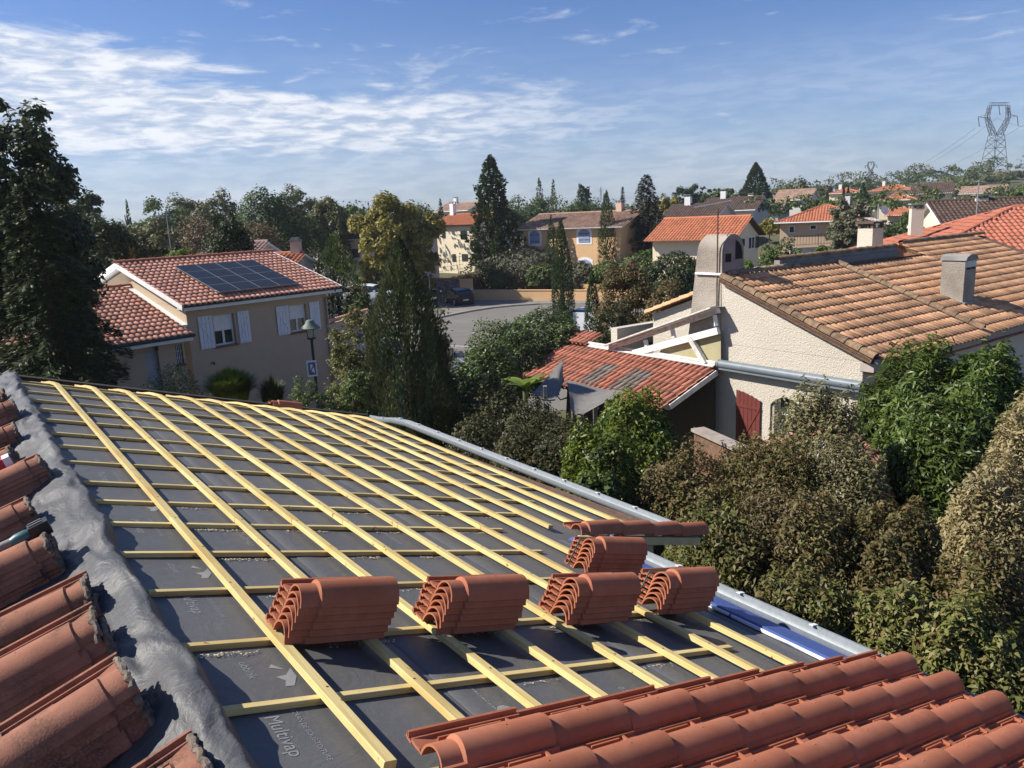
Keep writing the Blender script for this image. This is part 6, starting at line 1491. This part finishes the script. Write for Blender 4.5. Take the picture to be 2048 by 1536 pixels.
plant('spreading_juniper', 'flat spreading juniper under the beige wall', 'mass', 335, 736, 20.0, 150, 'mid', 9000, .10, 'shrub', ratio=.25)
plant('dark_bush', 'small dark bush under the beige wall between juniper and grass', 'shrub', 420, 726, 21.5, 50, 'dark', 1500, .08, 'shrub')
plant('loose_shrub', 'twiggy shrub right of the tall juniper beside the street', 'loose', 878, 620, 20, 60, 'red', 2600, .08, 'shrub')
# ornamental grass
def grass_clump(label, px, yt, Y, wpx, n, mat):
    T = at(px, yt, Y); rg = np.random.RandomState(77); h = 1.35; root = empty('ornamental_grass', (T[0], T[1], T[2] - h), 0, label, 'grass'); r = wpx / 2 * Y / FPX
    a = rg.rand(n) * 6.283; s = rg.rand(n) ** .6; o = np.stack([np.cos(a), np.sin(a), a * 0], 1); b = o * (s * r * .35)[:, None]; hh = h * rg.uniform(.7, 1.05, n)
    m = b + o * (s * r * .30)[:, None] + np.array([0, 0, 1]) * (hh * .65)[:, None]; t = b + o * (s * r * .75)[:, None] + np.array([0, 0, 1]) * (hh * (1 - .25 * s))[:, None]
    sd = np.stack([-np.sin(a), np.cos(a), a * 0], 1) * .012; V = np.stack([b - sd, b + sd, m + sd, m - sd, t], 1).reshape(-1, 3); k = np.arange(n)[:, None] * 5
    F = np.concatenate([k + np.array([[0, 1, 2, 3]]), k + np.array([[3, 2, 4, 4]])]); F = np.concatenate([k + np.array([[0, 1, 2, 3]])]); me = mesh_np('blades', np.concatenate([V]), F, m_L[mat]); o1 = mobj('blades', me, root)
    F2 = k + np.array([[3, 2, 4]]); mobj('blade_tips', mesh_np('tips', V, F2, m_L[mat]), root)
grass_clump('bushy yellow-green ornamental grass under the beige wall', 456, 730, 20.0, 118, 5000, 'citrus')
grass_clump('thin dark grass tuft at the right of the ornamental grass', 540, 745, 20.5, 70, 900, 'dark')
# centre
plant('dark_conifer', 'tall ragged dark conifer beside the cream house', 'rough', 980, 310, 80, 112, 'dark', 15000, .36, ratio=.5)
for lb, x, y, Y, w, n, lf in (('slim cypress in front of the tall dark conifer', 992, 408, 79.5, 30, 5000, .22), ('slim cypress left before the apricot house', 1102, 430, 77, 27, 4500, .22), ('tall slim cypress nearest the street', 1121, 436, 46, 44, 11000, .17),
                            ('slim cypress at the right corner of the apricot house', 1213, 381, 74.5, 38, 6500, .24), ('short cypress right of the white van', 1184, 540, 37, 36, 7000, .14), ('smallest cypress tip right of the white van', 1206, 612, 37.5, 24, 3000, .13)):
    plant('cypress_tree', lb, 'column', x, y, Y, w, 'cyp', n, lf, group='slim cypresses around the street', ratio=.3)
plant('grey_fir', 'grey-blue fir right of the apricot house', 'conifer', 1292, 346, 76, 150, 'fir', 16000, .34, ratio=.4)
plant('bush', 'broad silvery bush before the apricot house', 'mass', 1045, 492, 79, 170, 'greyol', 9000, .26, 'shrub')
SH = [('brownish bush behind the apricot wall panel', 935, 548, 76, 80, 'brown', 3000), ('green bush at the foot of the slim cypress by the wall', 1003, 540, 71, 70, 'mid', 3500), ('bare greyish bush in the middle of the low wall', 1045, 540, 72, 60, 'brown', 2500),
      ('green bush right of the greyish one by the wall', 1085, 530, 71, 70, 'mid', 3500), ('pale silver-leaved bush by the low wall', 1158, 524, 68, 70, 'greyol', 3500), ('yellow-green hedge bush left of the tall hedge', 1222, 522, 66, 90, 'mid', 4500),
      ('tall mixed hedge bush below the grey fir', 1285, 502, 66, 110, 'photi', 5000), ('dark hedge bush left of the round-topped chimney', 1350, 508, 60, 150, 'dark', 6000), ('green hedge bush in front of the gabled house', 1400, 520, 56, 90, 'dark', 4000)]
for lb, x, y, Y, w, mt, n in SH: plant('hedge_bush', lb, 'mass', x, y, (W0[1] + (W1[1] - W0[1]) * (x - 934) / 456 + 3.0) if x < 1300 else 56.0, w, mt, int(n * 1.4), .26, 'shrub', group='bushes along the far garden wall')
plant('loose_shrub', 'tall loose reddish-green shrub left of the lean-to', 'loose', 1258, 528, 36, 150, 'red', 14000, .13, 'shrub')
plant('loose_shrub', 'lower loose shrub in front of the rear gable', 'loose', 1335, 560, 34, 110, 'red', 9000, .13, 'shrub')
plant('loose_shrub', 'dusky shrub below the tall loose one', 'loose', 1225, 610, 33, 110, 'shade', 8000, .12, 'shrub')
# glossy hedge by the street
for lb, x, y, Y, w, n in (('highest end of the glossy hedge by the street', 1085, 616, 29, 190, 12000), ('middle of the glossy hedge by the street', 1018, 645, 27.5, 180, 12000), ('glossy hedge part in front of the estate car', 968, 688, 25, 150, 11000), ('lowest end of the glossy hedge next to the juniper', 926, 730, 23, 120, 9000), ('glossy hedge part behind the lean-to', 1130, 650, 28, 90, 6000)):
    plant('hedge_bush', lb, 'mass', x, y, Y, w, 'photi', int(n * 1.3), .13, 'shrub', group='glossy hedge beside the street', ratio=.42)
# banana plant behind the lean-to
bp = at(1048, 722, 22.5); bn = empty('banana_plant', (bp[0], bp[1], 0), 0, 'banana plant with big pale leaves behind the lean-to', 'plant'); rg = np.random.RandomState(3)
MB().tube([(0, 0, 0), (0, 0, bp[2] - .9)], [.12, .08], 10).build('stem', M_surf('banana stem', (.12, .14, .05), None, 6, .7), bn, smooth=True)
for k in range(8):
    a = k * 2.4 + .4; L = rg.uniform(.75, 1.0); o = np.array([math.cos(a), math.sin(a), 0]); s = np.array([-o[1], o[0], 0]); m = MB(); nseg = 7; el_ = rg.uniform(.7, 1.4)
    for i in range(nseg + 1):
        t = i / nseg; c = np.array([0, 0, bp[2] - .9]) + o * L * t * math.cos(el_ * (1 - t * .6)) + np.array([0, 0, 1]) * L * (t * math.sin(el_) - .5 * t * t); w = .17 * math.sin(math.pi * min(1, t * .9 + .08)) + .01
        m.V += [tuple(c - s * w + [0, 0, .04]), tuple(c), tuple(c + s * w + [0, 0, .04])]
    for i in range(nseg): m.F += [(i * 3, i * 3 + 1, i * 3 + 4, i * 3 + 3), (i * 3 + 1, i * 3 + 2, i * 3 + 5, i * 3 + 4)]
    m.build('leaf', M_leaf('banana leaf', [(.14, .22, .05), (.18, .26, .06)], .4), bn, smooth=True)
# dusky shrubs in front of the lean-to
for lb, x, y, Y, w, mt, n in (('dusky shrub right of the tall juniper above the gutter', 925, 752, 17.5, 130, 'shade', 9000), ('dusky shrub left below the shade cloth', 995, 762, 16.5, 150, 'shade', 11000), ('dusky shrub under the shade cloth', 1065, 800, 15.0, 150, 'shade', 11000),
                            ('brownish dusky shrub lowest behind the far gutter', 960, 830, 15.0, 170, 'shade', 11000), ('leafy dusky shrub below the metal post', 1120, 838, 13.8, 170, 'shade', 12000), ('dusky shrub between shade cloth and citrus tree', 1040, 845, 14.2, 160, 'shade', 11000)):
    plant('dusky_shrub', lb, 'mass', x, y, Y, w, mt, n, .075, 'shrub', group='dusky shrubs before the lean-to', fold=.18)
plant('citrus_tree', 'bright green citrus tree before the lean-to eaves', 'mass', 1282, 786, 13.6, 200, 'citrus', 15000, .10, cat='tree', fold=.2, droop=.15, ratio=.4)
plant('citrus_tree', 'lower green citrus bush left of the bright one', 'mass', 1195, 850, 12.4, 170, 'citrus', 11000, .10, cat='tree', fold=.2, droop=.15, ratio=.4)
plant('dark_shrub', 'dark broad-leaved shrub just beyond the far gutter', 'shrub', 1195, 915, 11.4, 190, 'photi', 11000, .09, 'shrub', fold=.2, ratio=.6)
# bronzed shrubs on the right
BR = [('bronzed shrub right of the citrus tree', 1385, 905, 11.8, 250, 'dog', 20000, .075), ('bronzed shrub under the arched window', 1545, 870, 11.6, 260, 'dog', 21000, .07), ('pale green willowy shrub before the arched window', 1640, 770, 12.4, 190, 'willow', 13000, .08),
      ('bronzed shrub between arched window and feathery shrub', 1700, 880, 11.0, 240, 'willow', 16000, .075), ('olive shrub beside the overhanging tiles', 1440, 1010, 9.6, 260, 'doggr', 21000, .075), ('bronzed shrub in the middle of the right thicket', 1600, 985, 9.4, 290, 'dog', 24000, .07),
      ('bronzed shrub right of the thicket centre', 1775, 1010, 9.0, 270, 'dog', 23000, .072), ('olive shrub above the near gutter', 1620, 1150, 8.0, 280, 'doggr', 22000, .075), ('big-leaved shrub above the near gutter to the right', 1800, 1170, 7.6, 300, 'doggr', 22000, .08),
      ('big-leaved shrub in the lower right corner', 1960, 1210, 7.2, 320, 'doggr', 22000, .085), ('bronzed shrub at the right edge above the big-leaved one', 1960, 1090, 8.2, 260, 'dog', 20000, .075)]
for lb, x, y, Y, w, mt, n, lf in BR: plant('thicket_shrub', lb, 'mass', x, y, Y, w, mt, n, lf, 'shrub', group='shrubs of the right thicket', fold=.22, droop=.22, ratio=.42, zmin=.38)
plant('pale_shrub', 'straw-coloured shrub at the right edge', 'mass', 1985, 930, 10.0, 230, 'pale', 16000, .085, 'shrub', fold=.2, droop=.2, ratio=.4, zmin=.3)
plant('pale_shrub', 'tall straw-coloured shrub at the very right edge', 'mass', 2060, 790, 10.6, 190, 'pale', 12000, .085, 'shrub', fold=.2, droop=.2, ratio=.4, zmin=.3)
for lb, x, y, Y, w, n in (('large feathery green shrub in front of the white house eaves', 1860, 696, 13.6, 260, 20000), ('feathery green shrub at the right edge before white house', 1990, 706, 13.2, 260, 18000), ('low part of the feathery green shrub beside the white wall', 1775, 770, 13.8, 150, 10000), ('feathery shrub filling below the large one', 1890, 800, 12.4, 260, 16000)):
    plant('feathery_shrub', lb, 'mass', x, y, Y, w, 'maho', n, .16, 'shrub', group='feathery green shrubs by the white house', ratio=.24, fold=.2, droop=.12, zmin=.3)
# right middle distance
for lb, x, y, Y, w, n in (('vine covered trellis left end above the white roof', 1500, 522, 40, 70, 2500), ('vine trellis left of middle above the white roof', 1545, 508, 41, 70, 2500), ('vine trellis right of middle above the white roof', 1592, 500, 42, 70, 2500), ('vine trellis right end by the capped chimney', 1636, 493, 43, 60, 2200)):
    plant('vine_bush', lb, 'shrub', x, y, Y, w, 'bright', n, .2, 'shrub', group='vines along the trellis')
plant('clumpy_tree', 'round silvery-green tree in front of the tan bungalow', 'broad', 1705, 402, 74, 100, 'greyol', 7000, .3, cb=.2)
RT = [('dark bush at the foot of the gabled house', 1555, 478, 58, 80, 'shrub', 'photi', 3500, .2), ('broad green tree right of the hipped pink house', 1862, 404, 88, 100, 'broad', 'mid', 6000, .3), ('broad green tree left of the tall aerial', 1912, 398, 84, 110, 'broad', 'mid', 6500, .3),
      ('shrubby tree below the small tiled roof', 1800, 438, 66, 90, 'shrub', 'mid', 4500, .24), ('low tree behind the capped chimney', 1762, 450, 60, 70, 'shrub', 'dark', 3500, .2), ('green tree between chimney and parapet', 1830, 450, 52, 80, 'shrub', 'mid', 4000, .2),
      ('dark round tree at the far right edge', 2040, 384, 100, 70, 'cone', 'dark', 4000, .3), ('mid green tree right of the tall aerial', 1990, 395, 120, 110, 'broad', 'mid', 4500, .36), ('grey-green bush near the right edge', 2005, 442, 66, 70, 'shrub', 'greyol', 3000, .24),
      ('tree below the lattice tower', 1935, 366, 210, 80, 'broad', 'olive', 3000, .55), ('tree right of the lattice tower', 1992, 352, 320, 70, 'broad', 'mid', 2500, .8), ('tree at the right end of the skyline', 2032, 342, 340, 60, 'broad', 'olive', 2200, .8), ('dark tree left against the tower base', 1952, 346, 360, 24, 'cone', 'dark', 1200, .8),
      ('yellowish tree left of the tan bungalow', 1540, 438, 90, 50, 'shrub', 'yellow', 2500, .28), ('giant dark sequoia on the right skyline', 1512, 325, 165, 96, 'cone', 'dark', 8000, .55), ('broad pine left of the sequoia', 1436, 378, 140, 80, 'dome', 'pine', 4500, .42), ('dark ragged tree left of the broad pine', 1378, 371, 165, 70, 'broad', 'dark', 3500, .5),
      ('round tree right of the sequoia', 1590, 366, 190, 76, 'broad', 'olive', 3500, .55), ('pale tree right of the round one', 1632, 372, 210, 60, 'broad', 'greyol', 2500, .55), ('flat pine before the small lattice tower', 1696, 364, 260, 52, 'dome', 'pine', 2500, .7), ('round bush tree beside brown roofs', 1640, 400, 120, 70, 'broad', 'mid', 3500, .36),
      ('long dome of stone pines behind the apricot house', 1075, 392, 125, 190, 'shrub', 'pine', 9000, .4), ('stone pine left of the long dome', 1012, 404, 118, 80, 'shrub', 'mid', 4000, .38), ('stone pine right end of the long dome', 1180, 400, 125, 110, 'shrub', 'pine', 5000, .4),
      ('left tall poplar on the skyline', 1078, 355, 230, 24, 'rough', 'poplar', 1600, .6), ('right tall poplar on the skyline', 1106, 356, 235, 18, 'rough', 'poplar', 1200, .6), ('dark cedar on the skyline right of the poplars', 1168, 370, 180, 30, 'broad', 'dark', 1600, .5), ('small fir above the apricot house chimney', 1245, 372, 160, 28, 'conifer', 'fir', 1800, .5),
      ('dark tree beyond the cream house chimney', 880, 397, 140, 20, 'rough', 'dark', 1200, .4), ('yellowish tree right of the grey fir', 1330, 390, 130, 60, 'broad', 'yellow', 2500, .4), ('low green tree right of the gabled house', 1550, 500, 52, 80, 'shrub', 'mid', 3500, .18)]
for lb, x, y, Y, w, kd, mt, n, lf in RT: plant('skyline_tree' if Y > 100 else 'garden_tree', lb, kd, x, y, Y, w, mt, n, lf, 'tree')
for i, (x, y, Y, w, lb) in enumerate(((1688, 374, 120, 9, 'left of two tiny cypresses before the orange roofs'), (1697, 373, 120, 9, 'right of two tiny cypresses before the orange roofs'), (1727, 366, 112, 24, 'stout small cypress before the pinkish hipped house'), (1530, 386, 138, 9, 'thin cypress at the foot of the sequoia'),
                                      (1904, 432, 58, 12, 'left of three thin thujas by the right chimney'), (1918, 432, 58, 12, 'middle of three thin thujas by the right chimney'), (1932, 434, 58, 12, 'right of three thin thujas by the right chimney'), (1208, 386, 150, 7, 'tiny cypress on the skyline beside the slim cypress'))):
    plant('cypress_tree', lb, 'column', x, y, Y, w, 'cyp', 1400, .25 if Y < 70 else .4, group='small far cypresses', ratio=.35)
# distant wood: one mass
def wood(name, label, n, Y0, Y1, az0, az1, hmin, hmax, mat, seed, per=60):
    rg = np.random.RandomState(seed); PP, TT, NN, LL = [], [], [], []
    for i in range(n):
        Y = Y0 * (Y1 / Y0) ** rg.rand(); x = math.tan(RAD(rg.uniform(az0, az1))) * Y; h = rg.uniform(hmin, hmax); r = h * rg.uniform(.35, .6); g = tz(x, Y); C = rdir(rg, 14); C[:, 2] = np.abs(C[:, 2]); C = C * np.array([r * .7, r * .7, h * .45]) + np.array([x, Y, g + h * .45])
        P, T, N = clump(rg, C, np.full(14, r * .36), per); PP.append(P); TT.append(T); NN.append(N); LL.append(np.full(per, .62 * (Y / 200) ** .7))
    P, T, N, L = (np.concatenate(q) for q in (PP, TT, NN, LL)); V, F = leaf_geo(P, T, N, L, L * .75)
    tag(mobj(name, mesh_np(name, V, F, m_L[mat])), label, 'wood', kind='stuff')
wood('distant_wood', 'distant olive-green wood along the horizon', 300, 240, 900, -44, 40, 6, 11, 'olive', 1, 90)
wood('distant_wood', 'distant dark green wood along the horizon', 260, 170, 700, -44, 40, 5, 9, 'pine', 2, 90)
wood('garden_trees', 'mass of garden trees between the far houses', 170, 92, 210, -42, -6, 6, 9.5, 'pine', 3, 230)
wood('garden_trees', 'mass of lower garden trees behind the cream house', 60, 125, 230, -7, 9, 4.5, 6.5, 'mid', 5, 110)
wood('garden_trees', 'mass of darker garden trees between the far roofs', 110, 100, 260, 6, 42, 3.0, 5.0, 'mid', 4, 200)

# ------------------------------------------------------------------ lattice towers, wires and the big frame on the skyline
m_pyl = M_surf('tower steel', (0.10, 0.105, 0.115), (0.08, .085, .09), .5, .7)
def pylon(label, px, yb, yt, Y, turn=0.0, cat='pylon'):
    b = at(px, yb, Y); t = at(px, yt, Y); H = t[2] - b[2]; root = empty('lattice_tower', (b[0], b[1], b[2]), turn, label, cat, 'lattice towers on the skyline'); k = max(.14, Y * .00030)
    s = H / 45.0; zw, zk, zt = 27 * s, 37.5 * s, 44 * s
    def leg(m, lv):                         # square frames joined by legs and X braces
        for (z0, w0, d0, x0), (z1, w1, d1, x1) in zip(lv[:-1], lv[1:]):
            c0 = [np.array([x0 + i * w0, j * d0, z0]) for i, j in ((-1, -1), (1, -1), (1, 1), (-1, 1))]; c1 = [np.array([x1 + i * w1, j * d1, z1]) for i, j in ((-1, -1), (1, -1), (1, 1), (-1, 1))]
            for i in range(4):
                m.beam(c0[i], c1[i], k * 1.5, k * 1.5); m.beam(c0[i], c1[(i + 1) % 4], k, k); m.beam(c0[(i + 1) % 4], c1[i], k, k); m.beam(c1[i], c1[(i + 1) % 4], k, k)
    m = MB(); lv = [(zw * q, (6.0 - 2.6 * q) * s, (6.0 - 3.4 * q) * s, 0) for q in (0, .25, .5, .72, .88, 1.0)]; leg(m, lv); m.build('body', m_pyl, root)
    for sd in (-1, 1):
        m = MB(); leg(m, [(zw, .9 * s, 2.0 * s, sd * 2.2 * s), (zw + (zk - zw) * .33, 1.0 * s, 1.6 * s, sd * 4.2 * s), (zw + (zk - zw) * .66, .9 * s, 1.3 * s, sd * 6.2 * s), (zk, .8 * s, 1.0 * s, sd * 7.8 * s), (zt, .7 * s, .8 * s, sd * 6.6 * s)]); m.build('fork_arm', m_pyl, root)
        m = MB(); tip = np.array([sd * 14.5 * s, 0, zk + .2 * s])
        for j in (-1, 1):
            for z in (zk - .6 * s, zk + 1.2 * s): m.beam((sd * 7.6 * s, j * 1.0 * s, z), tip, k, k)
        m.build('cross_arm', m_pyl, root)
    m = MB(); n = 8
    for i in range(n):
        x0, x1 = (-6.8 + 13.6 * i / n) * s, (-6.8 + 13.6 * (i + 1) / n) * s
        for j in (-.8, .8):
            m.beam((x0, j * s, zt), (x1, j * s, zt), k, k); m.beam((x0, j * s, zt + 1.6 * s), (x1, j * s, zt + 1.6 * s), k, k); m.beam((x0, j * s, zt), (x1, j * s, zt + 1.6 * s), k * .8, k * .8)
    m.build('bridge', m_pyl, root)
    for x, z in ((-14.4, zk), (14.4, zk), (0, zt)):
        m = MB(); m.tube([(x * s, 0, z), (x * s + 1.4 * s, 0, z - 5.5 * s)], k * 1.4, 6); m.build('insulator', m_iron, root)
    return root, b, s, (zk, zt)
py1 = pylon('tall lattice power tower at the right of the skyline', 1985, 362, 208, 470, .25)
py2 = pylon('smaller lattice power tower far off beyond the tan bungalow', 1740, 366, 324, 1400, .2)
def small_pylon(lb, x, yb, yt, Y):
    b = at(x, yb, Y); t = at(x, yt, Y); H = t[2] - b[2]; r = empty('lattice_tower', tuple(b), .3, lb, 'pylon', 'lattice towers on the skyline'); k = Y * .00026; m = MB()
    for q0, q1 in zip((0, .3, .55, .8), (.3, .55, .8, 1)):
        w0, w1 = H * .10 * (1 - q0 * .85), H * .10 * (1 - q1 * .85)
        for i in range(4):
            a = i * math.pi / 2; c = (a + math.pi / 2); m.beam((w0 * math.cos(a), w0 * math.sin(a), H * q0), (w1 * math.cos(a), w1 * math.sin(a), H * q1), k, k); m.beam((w0 * math.cos(a), w0 * math.sin(a), H * q0), (w1 * math.cos(c), w1 * math.sin(c), H * q1), k * .7, k * .7)
    m.build('body', m_pyl, r); m = MB()
    for z in (.70, .84): m.beam((-H * .16, 0, H * z), (H * .16, 0, H * z), k * 1.3, k * 1.3)
    m.build('cross_arm', m_pyl, r)
small_pylon('tiny lattice tower right of the sequoia', 1565, 385, 357, 1200); small_pylon('tiny lattice tower left of the curved frame', 1817, 368, 339, 1300); small_pylon('tiny lattice tower left of the tall one', 1946, 358, 330, 900); small_pylon('tiny lattice tower above the apricot house', 1202, 402, 374, 1300)
def wire(label, P, Q, sag, r):
    m = MB(); pts = []
    for i in range(25):
        t = i / 24; p = np.asarray(P) * (1 - t) + np.asarray(Q) * t; p = p - np.array([0, 0, 4 * sag * t * (1 - t)]); pts.append(p)
    o = m.tube(pts, r, 5).build('power_line', m_iron); tag(o, label, 'power line', 'power lines between the towers')
for i, (lb, x1_, y1_, x2_, y2_) in enumerate((('power line from the left arm of the tall tower', 1951, 256, 1720, 331), ('power line from the middle of the tall tower', 1994, 236, 1745, 330), ('power line from the right arm of the tall tower', 2046, 250, 1763, 331))):
    wire(lb, at(x1_, y1_, 468), at(x2_, y2_, 1395), 22, .07)
for i, (lb, x1_, y1_, yy) in enumerate((('upper power line leaving the tall tower to the right', 1994, 236, 200), ('lower power line leaving the tall tower to the right', 2046, 250, 226))): wire(lb, at(x1_, y1_, 468), at(2300, yy, 300), 8, .06)
# curved steel frame of a distant hall
fb = at(1862, 362, 620); fr_ = empty('steel_hall', tuple(fb), 0, 'distant dark curved steel frame over white roofs on the right skyline', 'industrial hall'); k = .5
up_ = [((x - 1862) * 620 / FPX, (362 - y) * 620 / FPX) for x, y in ((1815, 363), (1828, 359), (1840, 353), (1852, 349), (1866, 346), (1881, 345))]
m = MB()
for (a, b), (c, d) in zip(up_[:-1], up_[1:]): m.beam((a, 0, b), (c, 0, d), 2.0, 1.8); m.beam((a, 0, b), (c, 0, d - 4.0), k, k); m.beam((c, 0, d), (c, 0, -3), k, k)
m.build('curved_chord', m_iron, fr_)
m = MB()
for i in range(6): m.beam((7.5, 0, 6.5), (12 + i * 3.2, i * 1.5, -1 + i * .4), .7, .7)
m.beam((4, 0, 4.0), (16, 0, 3.0), 1.0, 1.0); m.build('strut_fan', m_iron, fr_)
MB().box(-18, 22, 2, 22, -9, -1.2).build('white_roof', m_white, fr_)
# ------------------------------------------------------------------ thin haze in the air
HZ = G('thin haze'); pv = HZ.n('ShaderNodeVolumePrincipled'); pv.inputs['Color'].default_value = (.80, .88, 1, 1); pv.inputs['Density'].default_value = 0.00026; pv.inputs['Anisotropy'].default_value = 0.3
HZ.t.links.new(pv.outputs[0], HZ.out.inputs['Volume'])
tag(MB().box(-2500, 2500, -60, 1700, -1.5, 75).build('haze', HZ.m), kind='stuff')
